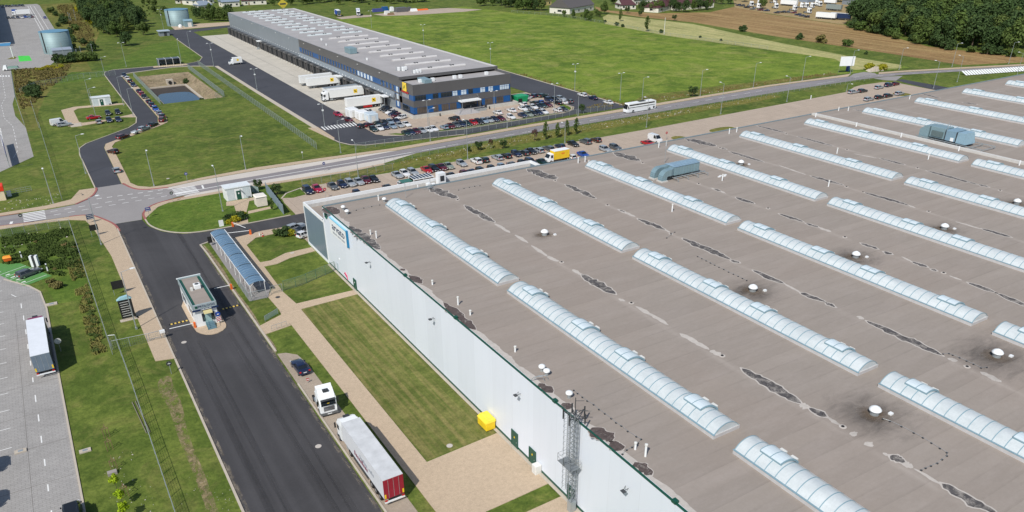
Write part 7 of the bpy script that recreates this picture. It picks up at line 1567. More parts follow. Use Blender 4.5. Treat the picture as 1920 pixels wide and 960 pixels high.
bn = thing('banner', 'long dark blue banner with pale lettering strung above the west yard', 'banner', (-9, 258, 0)); m_ = MB(); a, b = g(4, 262, 2), g(14, 300, 2); a.x += 1.2; b.x += 1.0 
m_.add([(a.x - 1.2, a.y, 3.4), (b.x - 1.0, b.y, 3.4), (b.x - 1.0, b.y, .8), (a.x - 1.2, a.y, .8), (a.x - 1.15, a.y, 3.4), (b.x - .95, b.y, 3.4), (b.x - .95, b.y, .8), (a.x - 1.15, a.y, .8)], [(0, 1, 2, 3), (7, 6, 5, 4), (0, 4, 5, 1), (3, 2, 6, 7), (0, 3, 7, 4), (1, 5, 6, 2)]); m_.build('cloth', M['blue_banner'], bn)
m_ = MB()
for k in range(5): tq = (k + .6) / 5.6; x = a.x - 1.22 + (b.x - a.x + .2) * tq; y = a.y + (b.y - a.y) * tq; m_.box(x - .03, y - 1.4, 1.4, x - .005, y + 1.0, 2.8)
m_.build('lettering', flat('banner_pale', srgb(170, 176, 214), .6), bn); MB().tube((b.x - 1, b.y, 0), (b.x - 1, b.y, 3.6), .07).tube((a.x - 1.2, a.y, 0), (a.x - 1.2, a.y, 3.6), .07).build('pole', M['steel'], bn)
hut = thing('hut', 'cream hut with bright red roof band at the left edge', 'hut', tuple(g(-4, 378))); hp = g(-6, 378); MB().box(hp.x - 4, hp.y, 0, hp.x + 2.1, hp.y + 3.2, 2.4).build('wall', flat('cream_wall', srgb(224, 206, 176), .7), hut); MB().box(hp.x - 4.1, hp.y - .12, 2.4, hp.x + 2.2, hp.y + 3.3, 3.6).build('roof_band', flat('bright_red_band', (.75, .04, .01), .5), hut); MB().box(hp.x - .8, hp.y - .04, 0, hp.x + .2, hp.y - .002, 2.1).build('door', M['white'], hut)
wx = g(18, 368); cab_ = thing('utility_cabinet', 'small white utility box beside the cream hut', 'cabinet', (wx.x, wx.y, 0)); MB().box(-.5, -.35, 0, .5, .35, 1.3).build('body', M['white'], cab_, local=True, bevel=.03); MB().box(-.52, -.37, 1.3, .52, .37, 1.36).build('lid', M['offwhite'], cab_, local=True)
gt = thing('field_gate', 'low galvanised tube gate on the grass beside the hut', 'gate', tuple(g(30, 362))); ga, gb_ = g(22, 365), g(60, 358); m_ = MB()
for z in (.3, .8, 1.3): m_.tube((ga.x, ga.y, z), (gb_.x, gb_.y, z), .03)
for k in range(5): q = ga.lerp(gb_, k / 4); m_.tube((q.x, q.y, 0), (q.x, q.y, 1.35), .03)
m_.build('frame', M['steel'], gt)
crate = thing('timber_frame', 'weathered timber tree cage lying on the lawn by the lower fence', 'timber frame', tuple(g(262, 790)))
m_ = MB(); a, b = g(248, 755), g(275, 813)
for dx in (0, .45): m_.tube((a.x + dx, a.y, .1), (b.x + dx, b.y, .1), .07)
m_.build('beam', flat('grey_timber', srgb(120, 116, 100), .9), crate)
pl_ = thing('pallet_stack', 'low stack of pale pallets on the striped bed by the young trees', 'pallets', tuple(g(212, 888))); p = g(212, 888); m_ = MB()
for k in range(4): m_.box(p.x - .6, p.y - .4 + k * .02, .1 * k, p.x + .5, p.y + .35, .1 * k + .07)
m_.build('boards', flat('pallet_grey', srgb(150, 144, 138), .9), pl_)
hz_ = g(755, 22); hp2 = thing('material_heap', 'heap of blue skips, pallets and grey netting on the far goods pad', 'material heap', (hz_.x, hz_.y, 0)); 
for k, (px, sx, sy, h_, mt) in enumerate((((708, 22), 8, 3, 2.2, 'blue_banner'), ((722, 20), 5, 3, 2.8, 'bluepanel'), ((726, 27), 4, 3, 2.4, 'offwhite'), ((735, 21), 3, 3, 3, 'white'), ((752, 22), 9, 6, 3.0, 'b2dark'), ((733, 28), 5, 2, 1.4, 'timber'), ((768, 20), 3, 3, 2.6, 'b2dark'), ((776, 21), 5, 3, 1.8, 'white'), ((792, 19), 9, 3, .9, 'orange'))):
    p = g(*px); MB().frustum((p.x - sx / 2, p.y - sy / 2, p.x + sx / 2, p.y + sy / 2), 0, (p.x - sx / 2 + .4, p.y - sy / 2 + .4, p.x + sx / 2 - .6, p.y + sy / 2 - .5), h_).build(('skip', 'skip', 'crate', 'crate', 'netting_stack', 'timber_pile', 'netting_stack', 'crate', 'pallet_pile')[k], M[mt], hp2)
def crown_mesh(name, mat, r, h, n, leaf, seed, clumps=16, shape='round', z0=0.0):
    rnd = random.Random(seed); m_ = MB(); cl = []
    for i in range(clumps):
        if shape == 'column': t = (i + .5) / clumps; a = rnd.uniform(0, 6.28); rr = r * (.35 + .65 * math.sin(math.pi * min(1, t * .9 + .12))) * .5; cl.append((Vector((math.cos(a) * rr, math.sin(a) * rr, z0 + h * t)), r * (.38 + .4 * math.sin(math.pi * t))))
        else:
            a = rnd.uniform(0, 6.28); v = rnd.uniform(-.75, 1); rr = math.sqrt(max(0, 1 - v * v)) * rnd.uniform(.35, .78); cl.append((Vector((math.cos(a) * rr * r, math.sin(a) * rr * r, z0 + h * (.5 + v * .38))), r * rnd.uniform(.3, .52)))
    for i in range(n):
        c, cr = cl[i % len(cl)]
        d = Vector((rnd.gauss(0, 1), rnd.gauss(0, 1), rnd.gauss(.25, .8))).normalized(); p = c + Vector((d.x * cr, d.y * cr, d.z * cr * min(1.2, h / (2 * r) + .25))) * rnd.uniform(.55, 1.08)
        if p.z < z0 * .6: p.z = z0 * .6 + rnd.uniform(0, .4)
        nn = (d + Vector((rnd.gauss(0, .55), rnd.gauss(0, .55), rnd.gauss(.15, .5)))).normalized(); s = leaf * rnd.uniform(.6, 1.35)
        u = nn.orthogonal().normalized(); w = nn.cross(u); a = rnd.uniform(0, 6.28); u, w = u * math.cos(a) + w * math.sin(a), w * math.cos(a) - u * math.sin(a)
        m_.add([p - u * s, p - w * s * .7 + nn * s * .15, p + u * s, p + w * s * .7 + nn * s * .15], [(0, 1, 2, 3)])
    return m_
TP = {}; M['leafdry'] = leafmat('dry_olive_grass', srgb(122, 120, 66), srgb(146, 140, 84), srgb(110, 116, 60))
def tree_proto(key, mat, r, h, n, leaf, seed, trunk=2.0, shape='round', name='tree', clumps=16):
    t = thing(name, 'tree', 'tree', (0, 0, 0))
    crown_mesh(key, mat, r, h, n, leaf, seed, clumps, shape, trunk).build('crown' if name == 'tree' else 'foliage', mat, t, smooth='keep', local=True)
    m_ = MB(); tr = max(.05, r * .055); m_.tube((0, 0, 0), (0, 0, trunk + h * .45), tr, 7, tr * .5)
    rnd = random.Random(seed + 3)
    for k in range(4): a = k * 1.6 + rnd.random(); z = trunk + h * (.05 + .1 * k); m_.tube((0, 0, z), (math.cos(a) * r * .55, math.sin(a) * r * .55, z + h * .22), tr * .45, 5, tr * .2)
    m_.build('trunk', M['bark'], t, local=True)
    TP[key] = [reg(t), False]; return t
tree_proto('broad', M['leaf'], 4.2, 7.5, 1700, .42, 1, 1.6); tree_proto('broad2', M['leafdark'], 4.6, 8.5, 1800, .42, 2, 1.2); tree_proto('broad3', M['leaf'], 3.6, 9.5, 1600, .42, 9, 1.4, clumps=20)
tree_proto('small', M['leafdark'], 1.5, 2.6, 600, .2, 4, .9); tree_proto('column', M['leaf'], .75, 3.8, 520, .17, 5, .8, 'column', clumps=12); tree_proto('maroon', M['leafmaroon'], 1.1, 3.2, 320, .16, 6, 1.2, clumps=10)
tree_proto('bush', M['leafdark'], 1.9, 2.4, 900, .22, 7, .05, name='shrub', clumps=12); tree_proto('bushy', M['leafyellow'], 1.7, 1.9, 700, .2, 8, .05, name='shrub', clumps=10); tree_proto('bushbrown', M['leafbrown'], 1.5, 1.6, 700, .2, 10, .05, name='shrub', clumps=10)
tree_proto('lime', M['leaflime'], .9, 2.2, 420, .16, 12, 1.4, clumps=8); tree_proto('bush2', M['leaf'], 1.7, 1.9, 800, .2, 13, .05, name='shrub', clumps=12)
NT_ = [0]; REST = []
def tree(key, x, y, s, label, group=None, rz=None, sz=None, cat=None, far=False):
    if far: REST.append((key, x, y, s)); return None
    pr = TP[key]; sc = (s, s, sz or s * random.uniform(.9, 1.1)); rz = random.uniform(0, 6.28) if rz is None else rz
    if not pr[1]: r = pr[0]; r.location = (x, y, 0); r.rotation_euler = (0, 0, rz); r.scale = sc; r['label'] = label; pr[1] = True; pr.append(1)
    else: r = dup(pr[0], (x, y, 0), rz, label, None, None, sc)
    if group: r['group'] = group
    elif 'group' in r: del r['group']
    r['category'] = cat or ('shrub' if r.name.startswith('shrub') else 'tree'); return r
random.seed(21)
tv = 'young trees on the green verge'
tree('maroon', 128.8, 197.3, 1.0, 'thin maroon-leaved tree, left of the slim green trees on the verge', tv); tree('column', 133.0, 197.4, 1.15, 'slim green column tree right of the maroon one', tv); tree('column', 137.4, 197.4, 1.05, 'slim green column tree left of the verge lamp', tv); tree('column', 141.3, 197.7, 1.0, 'slim green column tree just right of the verge lamp', tv, rz=2); tree('column', 144.9, 197.6, 1.1, 'slim green column tree, last at the right of the verge', tv)
tree('small', 116.8, 196.0, .8, 'small dark conical tree behind the long row, before the slim trees', tv); tree('small', 109.5, 198.2, .85, 'dark little tree in the verge behind the silver estate', tv); tree('maroon', 113.2, 197.6, .8, 'wispy dark tree between the two small dark ones', tv); tree('small', 106.2, 198.2, .5, 'tiny tree at the verge beside the lamp', tv)
tree('small', 215.5, 219.5, 1.25, 'round dark bush-like tree on the meadow edge above the road'); tree('small', 163.5, 220.3, .9, 'small dark tree at the end of the office fence')
for k, (x, y, key, s) in enumerate(((32.6, 175.5, 'bushy', .75), (34.0, 176.6, 'bush', .8), (31.3, 177.3, 'bush', .7), (33.3, 178.3, 'bush2', .8), (35.0, 178.4, 'bushy', .6), (31.0, 175.2, 'bushy', .55))): tree(key, x, y, s, f"flowering shrub, {ORD[k]} of the clump on the island by the paved path", 'shrubs on the grass island')
for k, (x, y, key, s) in enumerate(((39.4, 161.2, 'bush', .85), (41.0, 160.4, 'bushy', .7), (38.2, 162.4, 'bush2', .75), (40.2, 162.4, 'bush2', .8))): tree(key, x, y, s, f"rounded shrub, {ORD[k]} of the group beside the annex wall", 'shrubs by the annex')
tree('small', 46.3, 190.0, .9, 'dark shrubby tree behind the blue-grey screen fence'); tree('column', 42.0, 178.8, .62, 'small dark conifer in front of the cream cabinet'); tree('small', 43.4, 196.5, .8, 'dark bush behind the short grey screen fence')
random.seed(8); k = 0
for i in range(46):
    x = random.uniform(-14, -1.2); y = random.uniform(166, 190)
    if x < -9 and y < 176: continue
    key = random.choice(['bush2', 'bush2', 'bush2', 'bushbrown', 'bush2']); tree(key, x, y, random.uniform(.25, .48), 'low leafy scrub bush in the overgrown corner by the green bays', 'scrub bushes in the overgrown corner', sz=random.uniform(.12, .24))
for i in range(19):
    y = 127 + i * 1.35; tree(random.choice(['bushbrown', 'bush2', 'bush2', 'bush2']), random.uniform(-2.0, -.6), y, random.uniform(.25, .42), 'scrubby bush with brown seed heads growing along the wire fence', 'scrub bushes along the wire fence', sz=random.uniform(.15, .3))
for i in range(9): tree(random.choice(['bushbrown', 'bush2', 'bush2']), random.uniform(-3, -.8), random.uniform(166, 188), random.uniform(.4, .65), 'brown scrub bush at the fence below the junction', 'brown bushes at the fence corner', sz=.5)
tree('bushbrown', -6.2, 159.8, .75, 'ochre ornamental grass clump by the green bays, left half', 'ochre grass clumps'); tree('bushbrown', -5.2, 158.0, .8, 'ochre ornamental grass clump by the green bays, right half', 'ochre grass clumps')
for k, px in enumerate(((222, 945 - 20), (231, 950), (238, 975))):
    p = g(*px); tree('lime', p.x, p.y, (.75, .7, .8)[k], ('bright lime young tree, upper of the staked row', 'bright lime young tree, middle of the staked row', 'bright lime young tree at the bottom of the frame')[k], 'staked young trees')
for k, px in enumerate(((201, 819), (207, 843), (215, 880), (236, 930))):
    p = g(*px); t = thing('tree_stake', f"timber stake frame, {ORD[k]} from the top of the young tree row", 'tree stake', (p.x, p.y, 0), 'timber stake frames'); m_ = MB()
    for dx, dy in ((-.35, -.3), (.35, -.3), (0, .4)): m_.tube((dx, dy, 0), (dx, dy, 1.7), .035)
    m_.tube((-.35, -.3, 1.5), (.35, -.3, 1.5), .03).tube((.35, -.3, 1.5), (0, .4, 1.5), .03).tube((0, .4, 1.5), (-.35, -.3, 1.5), .03).tube((0, 0, 0), (.05, 0, 2.2), .02).build('stake', M['timber'], t, local=True)
rs_ = random.Random(4)
for i in range(9): tree(rs_.choice(['bush', 'bush2']), 15 + i * 1.9, 447 + rs_.uniform(-3, 4), rs_.uniform(1.4, 2.0), 'dense dark hedge bush in front of the large tank', 'hedge bushes below the large tank')
for i in range(8): tree('bushy', rs_.uniform(4, 17), 428 + i * 1.2, rs_.uniform(.7, 1.1), 'yellow flowering bush on the rough bank', 'yellow bushes on the rough bank', sz=.5)
for i in range(10): tree('bushy', rs_.uniform(44, 50), 590 + i * 16, rs_.uniform(.9, 1.5), 'yellow flowering bush along the wood edge', 'yellow bushes along the wood')
for i in range(6): tree('bush', rs_.uniform(-2, 4), 360 + i * 5, rs_.uniform(.9, 1.5), 'dark bush on the rough bank by the west yard', 'dark bushes by the west yard')
for i in range(18): tree(rs_.choice(['bush', 'bush2']), 28 + rs_.uniform(-3, 6), 480 + i * 14, rs_.uniform(1.0, 1.8), 'overgrown bush in the green strip between yard and wood', 'bushes in the green strip')
tree('bush', 59.5, 372.5, .9, 'reeds and bush in the far corner of the pond', 'pond bushes'); tree('bush', 57, 330.5, .6, 'low bush at the right end of the pond', 'pond bushes')
for o in list(bpy.data.objects):
    if o.get('group') == 'pond bushes': o.location.z = FZ + .1
def inside(p, poly):
    c = False; n = len(poly)
    for i in range(n):
        a, b = poly[i], poly[(i + 1) % n]
        if (a[1] > p[1]) != (b[1] > p[1]) and p[0] < (b[0] - a[0]) * (p[1] - a[1]) / (b[1] - a[1]) + a[0]: c = not c
    return c
def fill(poly_px, sp, keys, smin, smax, label, group, seed, near=999):
    poly = [tuple(g(*q))[:2] for q in poly_px]; rnd = random.Random(seed); xs = [p[0] for p in poly]; ys = [p[1] for p in poly]; pl = []
    y = min(ys)
    while y < max(ys):
        x = min(xs)
        while x < max(xs):
            q = (x + rnd.uniform(-.4, .4) * sp, y + rnd.uniform(-.4, .4) * sp)
            if inside(q, poly) and visible(q[0], q[1], 0, 60): pl.append((rnd.choice(keys), q[0], q[1], rnd.uniform(smin, smax)))
            x += sp
        y += sp
    pl.sort(key=lambda q: math.hypot(q[1], q[2]))
    for i, q in enumerate(pl): tree(*q, label, group, rz=rnd.uniform(0, 6.28), far=i >= near)
    return len(pl)
n1 = fill([(1588, 49), (1640, 63), (1700, 77), (1760, 90), (1840, 101), (1925, 110), (1960, 40), (1960, -6), (1600, -6), (1640, 18), (1610, 34)], 10.5, ['broad', 'broad2', 'broad3', 'broad2'], 1.15, 1.65, 'tall leafy tree in the dense wood beyond the brown field', 'trees of the dense wood', 31, 125)
n2 = fill([(130, -4), (150, 18), (160, 45), (190, 62), (215, 72), (240, 66), (262, 55), (262, 42), (240, 20), (215, -4)], 8.0, ['broad', 'broad2', 'broad2', 'broad3'], .8, 1.15, 'dark leafy tree in the copse above the grass mound', 'trees of the left copse', 32, 60)
ed_ = [(1588, 50), (1640, 64), (1700, 78), (1760, 91), (1840, 102), (1925, 111)]; rs9 = random.Random(9)
for i in range(len(ed_) - 1):
    a, b = g(*ed_[i]), g(*ed_[i + 1]); nb_ = max(3, int((b - a).length / 6.5))
    for k in range(nb_): q = a.lerp(b, k / nb_); tree(rs9.choice(['bush', 'bush2']), q.x + rs9.uniform(-1, 4), q.y + rs9.uniform(-2, 3), rs9.uniform(1.6, 2.4), 'undergrowth bush along the front edge of the dense wood', 'undergrowth along the wood edge')
p = g(237, 86); tree('broad2', p.x, p.y, .95, 'broad dark tree at the near corner of the left copse', sz=.7); p = g(270, 66); tree('broad', p.x, p.y, .9, 'rounded tree at the right end of the left copse', sz=.8)
n3 = fill([(262, 22), (285, 30), (312, 30), (318, 22), (300, 6), (270, 8)], 8.5, ['broad', 'bush2'], .35, .6, 'low olive bush in the thicket left of the far tank', 'bushes left of the far tank', 33)
rs_ = random.Random(14)
def scatter(pts, keys, smin, smax, label, group):
    for px in pts: p = g(*px); tree(rs_.choice(keys), p.x, p.y, rs_.uniform(smin, smax), label, group)
scatter([(x, 33 + rs_.uniform(-5, 5)) for x in range(366, 436, 6)] + [(x, 40) for x in range(395, 436, 9)], ['broad', 'broad2', 'broad3'], .5, .95, 'garden tree in front of the white houses at the top', 'garden trees by the white houses')
scatter([(x, rs_.uniform(0, 9)) for x in range(580, 800, 7)], ['broad', 'broad2', 'bush2'], .6, 1.1, 'bushy tree in the belt behind the long hall', 'belt of trees behind the hall')
scatter([(x, rs_.uniform(3, 11)) for x in range(505, 580, 8)], ['broad', 'broad3'], .5, .9, 'tree around the yellow diamond sign', 'trees by the diamond sign')
scatter([(948 + 5.6 * k, 20 - rs_.uniform(0, 9)) for k in range(13)] + [(900 + 8 * k, rs_.uniform(2, 12)) for k in range(6)], ['broad', 'broad2', 'broad3'], .7, 1.1, 'tall dark tree left of the grey-roofed house', 'trees left of the grey-roofed house')
scatter([(1040, 26), (1048, 22), (1058, 31), (1075, 34), (1090, 32), (1100, 31), (1108, 33), (1124, 32), (1118, 30), (1098, 38), (1106, 40)], ['broad', 'small', 'broad3'], .35, .6, 'garden tree around the grey-roofed house', 'trees around the grey-roofed house')
p = g(1133, 26); tree('broad3', p.x, p.y, .8, 'rounded dark tree right of the grey-roofed house', sz=.75)
scatter([(1163, 12), (1177, 10), (1205, 22), (1215, 22), (1225, 23), (1236, 22), (1262, 22), (1272, 22), (1285, 23), (1300, 21), (1310, 20), (1322, 19), (1328, 18), (1250, 14), (1150, 8), (1190, 4), (1340, 6), (1352, 8)], ['broad', 'broad2', 'broad3'], .6, .95, 'garden tree around the maroon-roofed farmhouses', 'trees around the farmhouses')
scatter([(1395, 4), (1430, 16), (1425, 8), (1448, 1), (1560, 2), (1575, 4), (1600, 3), (1620, 6), (1588, 5), (1370, 8)], ['broad2', 'broad'], .7, 1.0, 'tree among the vehicles of the distant lorry park', 'trees of the lorry park')
for px, key, s, l in (((1213, 59), 'column', 2.0, 'slender lone tree at the meadow edge left of the white pole'), ((1239, 62), 'bush', .8, 'low bush at the foot of the white pole'), ((1264, 39), 'small', 1.1, 'small bush on the field margin above the white pole'), ((1393, 59), 'bush', 1.5, 'round dark bush on the brown field, left of three'), ((1498, 74), 'bush', 1.3, 'olive bush on the field margin, left of the pair'), ((1540, 80), 'bushbrown', 2.4, 'brownish bush on the field margin between two green ones'), ((1588, 87), 'bush2', 1.7, 'green conical bush on the field margin at right'), ((1623, 102), 'bush', .6, 'tiny bush at the green strip near the wood'),
    ((1176, 25), 'small', 1.3, 'dark conical bush on the field in front of the farmhouse'), ((1200, 30), 'small', 1.0, 'small dark bush on the field below the farmhouse'), ((1163, 40), 'column', 1.6, 'small leafy tree at the meadow edge corner'), ((1135, 42), 'bush', .7, 'low bush at the upper meadow corner'), ((1156, 48), 'bush', .9, 'spreading dark bush on the pale stubble edge'), ((1168, 51), 'bush', .8, 'second spreading dark bush on the pale stubble edge'), ((1313, 71), 'bush', .5, 'small weed bush on the stubble strip'), ((1352, 77), 'bush', .5, 'small weed bush further right on the stubble strip')):
    p = g(*px); tree(key, p.x, p.y, s, l)
for k, px in enumerate(((1626, 131), (1632, 130), (1650, 132), (1655, 131))): p = g(*px); tree('bushy', p.x, p.y, 1.3, 'yellow flowering bush behind the rubble heap by the far road', 'yellow bushes by the rubble heap')
p = g(1641, 133); rh = thing('rubble_heap', 'pale rubble heap between yellow bushes at the far road', 'rubble heap', (p.x, p.y, 0)); m_ = MB(); rr_ = random.Random(2)
for k in range(30):
    a = rr_.uniform(0, 6.28); q = rr_.uniform(0, 4); s = rr_.uniform(.5, 1.0); z = max(0, 1.6 - q * .35); m_.frustum((p.x + q * math.cos(a) - s, p.y + .5 * q * math.sin(a) - s, p.x + q * math.cos(a) + s, p.y + .5 * q * math.sin(a) + s), 0, (p.x + q * math.cos(a) - s * .4, p.y + .5 * q * math.sin(a) - s * .4, p.x + q * math.cos(a) + s * .4, p.y + .5 * q * math.sin(a) + s * .4), z + .5)
m_.build('rubble', M['kerb'], rh)
m_ = MB(); rnd = random.Random(77)
for key, x, y, s_ in REST:
    src = [c for c in KIDS[TP[key][0].name] if c.name.startswith('crown')][0].data; a = rnd.uniform(0, 6.28); ca, sa = math.cos(a) * s_, math.sin(a) * s_
    vv = src.vertices; k0 = len(m_.v); m_.v += [(x + v.co.x * ca - v.co.y * sa, y + v.co.x * sa + v.co.y * ca, v.co.z * s_) for v in vv]; m_.f += [tuple(i + k0 for i in p.vertices) for p in src.polygons]
o = m_.build('woodland', M['leaf'], smooth='keep'); tag(o, 'depth of the leafy wood behind its front trees', 'wood', None, 'stuff')
print('rest', len(REST))
def weeds(name, poly, n, mat, seed, h=.5, leaf=.1, z=0):
    rnd = random.Random(seed); xs = [p[0] for p in poly]; ys = [p[1] for p in poly]; m_ = MB(); k = 0; tries = 0
    while k < n and tries < n * 8:
        tries += 1; x, y = rnd.uniform(min(xs), max(xs)), rnd.uniform(min(ys), max(ys))
        if not inside((x, y), poly): continue
        if noise.noise(Vector((x * .25, y * .25, seed))) < -.12: continue
        k += 1
        for j in range(3):
            a = rnd.uniform(0, 6.28); hh = h * rnd.uniform(.5, 1.2); dx, dy = math.cos(a) * leaf, math.sin(a) * leaf; ox, oy = rnd.uniform(-.15, .15), rnd.uniform(-.15, .15)
            m_.add([(x + ox - dx, y + oy - dy, z), (x + ox + dx, y + oy + dy, z), (x + ox + dx * 1.5 + rnd.uniform(-.1, .1), y + oy + dy * 1.5, z + hh), (x + ox - dx * .6, y + oy - dy * .6, z + hh * .9)], [(0, 1, 2, 3)])
    o = m_.build(name, mat, smooth='keep'); tag(o, None, 'vegetation', None, 'stuff'); o['label'] = {'weeds': 'tall green weeds in the overgrown corner', 'dry_weeds': 'dry brown stalks and seed heads along the fence'}.get(name, 'rough tussocky grass'); return o
weeds('weeds', [(-14, 176), (-3, 162), (-.6, 160), (-.6, 192), (-14, 194)], 3200, M['leaf'], 1, .55, .12)
weeds('dry_weeds', [(-2.4, 126), (-.4, 126), (-.4, 172), (-2.8, 172)], 1300, M['leafdry'], 2, .45, .07)
weeds('dry_weeds', [(-5.5, 372), (-4.5, 340), (-1.5, 340), (0, 350), (4, 372), (14, 400), (20, 440), (8, 436), (-5, 436)], 1800, M['leafbrown'], 3, .7, .2)
weeds('dry_weeds', [(30, 500), (34, 760), (46, 760), (42, 560), (36, 500)], 1400, M['leafbrown'], 4, .8, .3)
weeds('tussocks', [(80, 199.5), (128, 205), (190, 205.3), (243, 204.6), (243, 201), (190, 199.8), (128, 198.6), (100, 196)], 3200, M['leafdry'], 5, .35, .07)
weeds('tussocks', [(168, 226), (185.5, 221), (300, 219.5), (300, 223), (186, 226), (187, 300), (184.5, 300), (184.5, 232)], 2200, M['leafbrown'], 6, .5, .12)
def stones(poly, n, seed, s0=.06, s1=.22):
    rnd = random.Random(seed); xs = [p[0] for p in poly]; ys = [p[1] for p in poly]; m_ = MB(); k = 0
    while k < n:
        x, y = rnd.uniform(min(xs), max(xs)), rnd.uniform(min(ys), max(ys))
        if not inside((x, y), poly): continue
        k += 1; s = .55 * rnd.uniform(s0, s1) * rnd.uniform(.6, 1.2); m_.frustum((x - s, y - s * .7, x + s, y + s * .7), .0, (x - s * .5, y - s * .4, x + s * .6, y + s * .3), s * .8 + .02)
    o = m_.build('scattered_stones', M['rim']); tag(o, 'pale stones scattered over the grass verges', 'stones', None, 'stuff')
stones([(80, 199.5), (128, 204.8), (190, 205), (243, 204.4), (243, 202), (190, 200.4), (128, 200), (100, 197)], 420, 1, .1, .34); stones([(2, 86), (9, 86), (8.4, 60), (2, 60)], 90, 2, .04, .1); stones([(-5, 96), (-1, 96), (1, 78), (-4, 78)], 60, 3, .05, .16)
stones([(-14, 186), (-1, 186), (-1, 194), (-14, 194)], 60, 4, .08, .3); stones([(-14, 213), (-1, 213), (-1, 222), (-14, 222)], 60, 5, .08, .25); stones([(17, 190), (24, 198), (34, 198), (30, 184)], 26, 6, .08, .2); stones([(190, 221), (300, 220), (300, 223), (190, 226)], 70, 7, .1, .4)
def house(a, b, depth, hw, hr, wall, roof, label, win=2, hip=False, name='house'):
    """gabled house whose front foot runs between photo points a and b"""
    A, B = g(*a), g(*b); L = (B - A).length; rz = math.atan2(B.y - A.y, B.x - A.x); t = thing(name, label, 'house', (A.x, A.y, 0), rz=rz)
    MB().box(0, 0, 0, L, depth, hw).add([(0, 0, hw), (0, depth, hw), (0, depth / 2, hw + hr), (.02, 0, hw), (.02, depth, hw), (.02, depth / 2, hw + hr)], [(0, 2, 1), (3, 4, 5)]).add([(L, 0, hw), (L, depth, hw), (L, depth / 2, hw + hr)], [(0, 1, 2)]).build('wall', M[wall], t, local=True)
    o_ = .5; i_ = L * .22 if hip else -o_; m_ = MB(); k = hr / (depth / 2)
    m_.add([(-o_, -o_, hw - k * o_), (L + o_, -o_, hw - k * o_), (L - i_, depth / 2, hw + hr + .05), (i_, depth / 2, hw + hr + .05), (L + o_, depth + o_, hw - k * o_), (-o_, depth + o_, hw - k * o_)], [(0, 1, 2, 3), (2, 4, 5, 3), (1, 4, 2), (0, 3, 5)])
    m_.add([(-o_, -o_, hw - k * o_ - .2), (L + o_, -o_, hw - k * o_ - .2), (L + o_, depth + o_, hw - k * o_ - .2), (-o_, depth + o_, hw - k * o_ - .2)], [(0, 3, 2, 1)])
    r = m_.build('roof', M[roof], t, local=True); MB().box(L * .6, depth * .45, hw + hr * .6, L * .6 + .8, depth * .45 + .8, hw + hr + 1.2).build('chimney', M['timber'] if 'maroon' in roof else M['render'], r, local=True)
    for i in range(win): x = L * (i + .5) / win; MB().box(x - .7, -.06, 1.0, x + .7, -.003, 2.3).build('window', M['glass'], t, local=True)
    MB().box(L * .5 / win + 1.4, -.06, .05, L * .5 / win + 2.4, -.003, 2.1).build('door', M['timber'], t, local=True)
    for s_, x in ((-1, -.06), (1, L + .003)): MB().box(x, depth * .4, 1.2, x + .057, depth * .6, 2.5).build('window', M['glass'], t, local=True)
    return t
house((1068, 27), (1113, 19), 17, 4.4, 6.0, 'render', 'rooftile_grey', 'house with big dark grey gabled roof at the meadow edge', 4)
house((1165, 18), (1192, 17), 13, 3.2, 3.2, 'render', 'rooftile_maroon', 'low white farmhouse with maroon hipped roof, leftmost of the farm group', 3, True)
house((1188, 10), (1232, 6), 13, 4, 4, 'render', 'rooftile_maroon', 'cream farmhouse with maroon roof behind the low white one', 4)
house((1234, 24), (1256, 19), 11, 3.6, 3.4, 'render', 'rooftile_maroon', 'small white farmhouse with maroon roof among the garden trees', 2)
house((1268, 20), (1338, 14), 15, 4.4, 5, 'render', 'rooftile_maroon', 'long farmhouse with wide maroon roof at the right of the farm group', 6)
house((1012, 12), (1034, 9), 11, 4.5, 3.5, 'renderyellow', 'rooftile_maroon', 'yellow-walled house half hidden by dark trees', 3)
house((375, 19.5), (399, 17.5), 11, 3.6, 2.6, 'render', 'rooftile_blue', 'white house with blue-grey hipped roof behind the far tank', 3, True)
house((362, 10), (402, 6), 14, 3.8, 3.4, 'render', 'rooftile_blue', 'white house with wide blue roof behind the hipped one', 4)
house((418, 14), (450, 12), 12, 4, 2.6, 'render', 'rooftile_blue', 'long white house with pale blue roof right of the hipped one', 3)
house((455, 10), (500, 8), 12, 3.6, 2.6, 'render', 'rooftile_maroon', 'pinkish-roofed house near the top behind the hall end', 3)
house((330, 7), (352, 6), 10, 3, 2.5, 'render', 'rooftile_grey', 'small white house at the top left of the house group', 2)
p = g(345, 6); rv = thing('red_van', 'bright red van parked by the top houses', 'van', (p.x, p.y, 0)); MB().box(-3, -1, .4, 2.2, 1, 2.4).frustum((2.2, -1, 3, 1), .4, (2.2, -.95, 2.5, .95), 2.3).build('body', flat('van_red', (.6, .03, .02), .4), rv, local=True, bevel=.05); MB().box(1.5, -1.02, 1.4, 2.3, -1.001, 2.1).build('window', M['windscreen'], rv, local=True)
rv.name = 'parked_van'
q = g(1600, 8); ls = thing('shed', 'low grey-roofed shed beside the lorry park trees', 'shed', (q.x, q.y, 0)); MB().box(-7, -5, 0, 7, 5, 3.2).build('wall', M['b2grey'], ls, local=True); MB().box(-7.4, -5.4, 3.2, 7.4, 5.4, 3.5).build('roof', M['tarp'], ls, local=True)
q = g(1517, 3); ls = thing('shed', 'pale blue shed at the top of the lorry park', 'shed', (q.x, q.y, 0)); MB().box(-7, -4, 0, 7, 4, 3.4).build('wall', M['rooftile_blue'], ls, local=True); MB().box(-7.4, -4.4, 3.4, 7.4, 4.4, 3.7).build('roof', M['rooftile_blue'], ls, local=True)
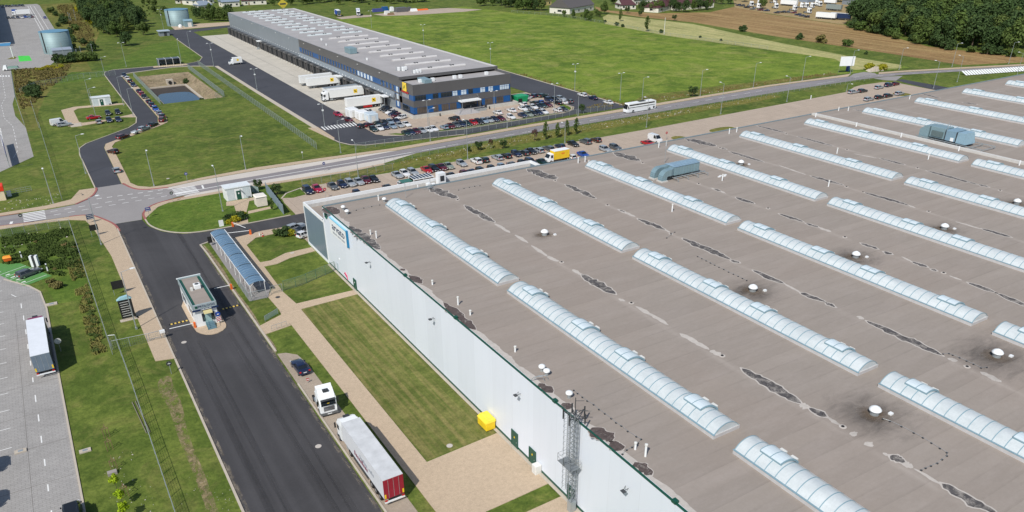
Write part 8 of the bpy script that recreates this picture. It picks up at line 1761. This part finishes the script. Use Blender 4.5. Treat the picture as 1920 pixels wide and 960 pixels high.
wl = thing('west_hall', 'dark hall at the left edge throwing a long shadow on the west yard', 'hall', (-30, 600, 0)); MB().box(-60, 527, 0, -11.2, 790, 13).build('wall', M['b2grey'], wl); MB().box(-60.2, 526.8, 13, -11, 790.2, 13.4).build('roof', M['b2roof'], wl)
q = g(43, 29); t = thing('box_lorry', 'white box lorry in the middle of the far west yard', 'lorry', (q.x - 1, q.y, .02), rz=R(180)); MB().box(-6, -1.3, 1, 3, 1.3, 3.9).build('box_body', M['white'], t, local=True); cab(t, 3.3, M['white'], roofh=3.2); chassis(t, -5, 5); wheels(t, (-3.6, 4.6), 1.25)
q = g(10, 86); t = thing('skip', 'pale blue open skip at the hall corner of the west yard', 'skip', (q.x, q.y, 0)); MB().frustum((-2.2, -1, 2.2, 1), .1, (-3.0, -1.2, 3.0, 1.2), 1.5).build('body', flat('skip_blue', srgb(90, 160, 210), .5), t, local=True); MB().frustum((-2.0, -.8, 2.0, .8), 1.5, (-2.6, -.9, 2.6, .9), 1.58).build('load', M['offwhite'], t, local=True)
q = g(21, 132); t = thing('small_lorry', 'white flatbed with green-grey load beside the yard crossing', 'lorry', (q.x, q.y, 0), rz=R(170)); MB().box(-3.5, -1.1, .8, 1.2, 1.1, 1.1).build('bed', M['steel'], t, local=True); MB().frustum((-3.4, -1, 1.1, 1), 1.1, (-3, -.8, .8, .8), 1.8).build('load', flat('load_green', srgb(110, 140, 130), .7), t, local=True); MB().frustum((1.3, -1.05, 3.3, 1.05), .4, (1.4, -.9, 2.5, .9), 2.4).build('cab', M['white'], t, local=True); wheels(t, (-2.2, 2.2), 1.08, .4, .22)
q = g(34, 108); wl2 = thing('roundabout_mast', 'white mast at the tip of the small grass nose in the west yard', 'mast', (q.x - 2, q.y, 0)); MB().tube((0, 0, 0), (0, 0, 5), .2, 8).build('pole', M['white'], wl2, local=True); MB().box(-.4, -.1, 5, .4, .1, 5.4).build('head', M['offwhite'], wl2, local=True)
po = thing('outlet_headwall', 'pale concrete outlet headwall with round black pipe mouth in the pond bank', 'outlet', (52.5, 372, FZ)); MB().box(51.3, 372.2, FZ + .3, 54.0, 374.5, FZ + 2.6).build('headwall', M['kerb'], po); MB().tube((52.6, 372.05, FZ + 1.4), (52.6, 372.18, FZ + 1.4), .75, 18).build('pipe_mouth', M['black'], po)
for o in bpy.data.objects:
    if o.type == 'MESH' and o.data.users > 1: pass
for k_, pr in TP.items():
    if not pr[1]:
        for c in KIDS[pr[0].name]: bpy.data.objects.remove(c)
        bpy.data.objects.remove(pr[0])
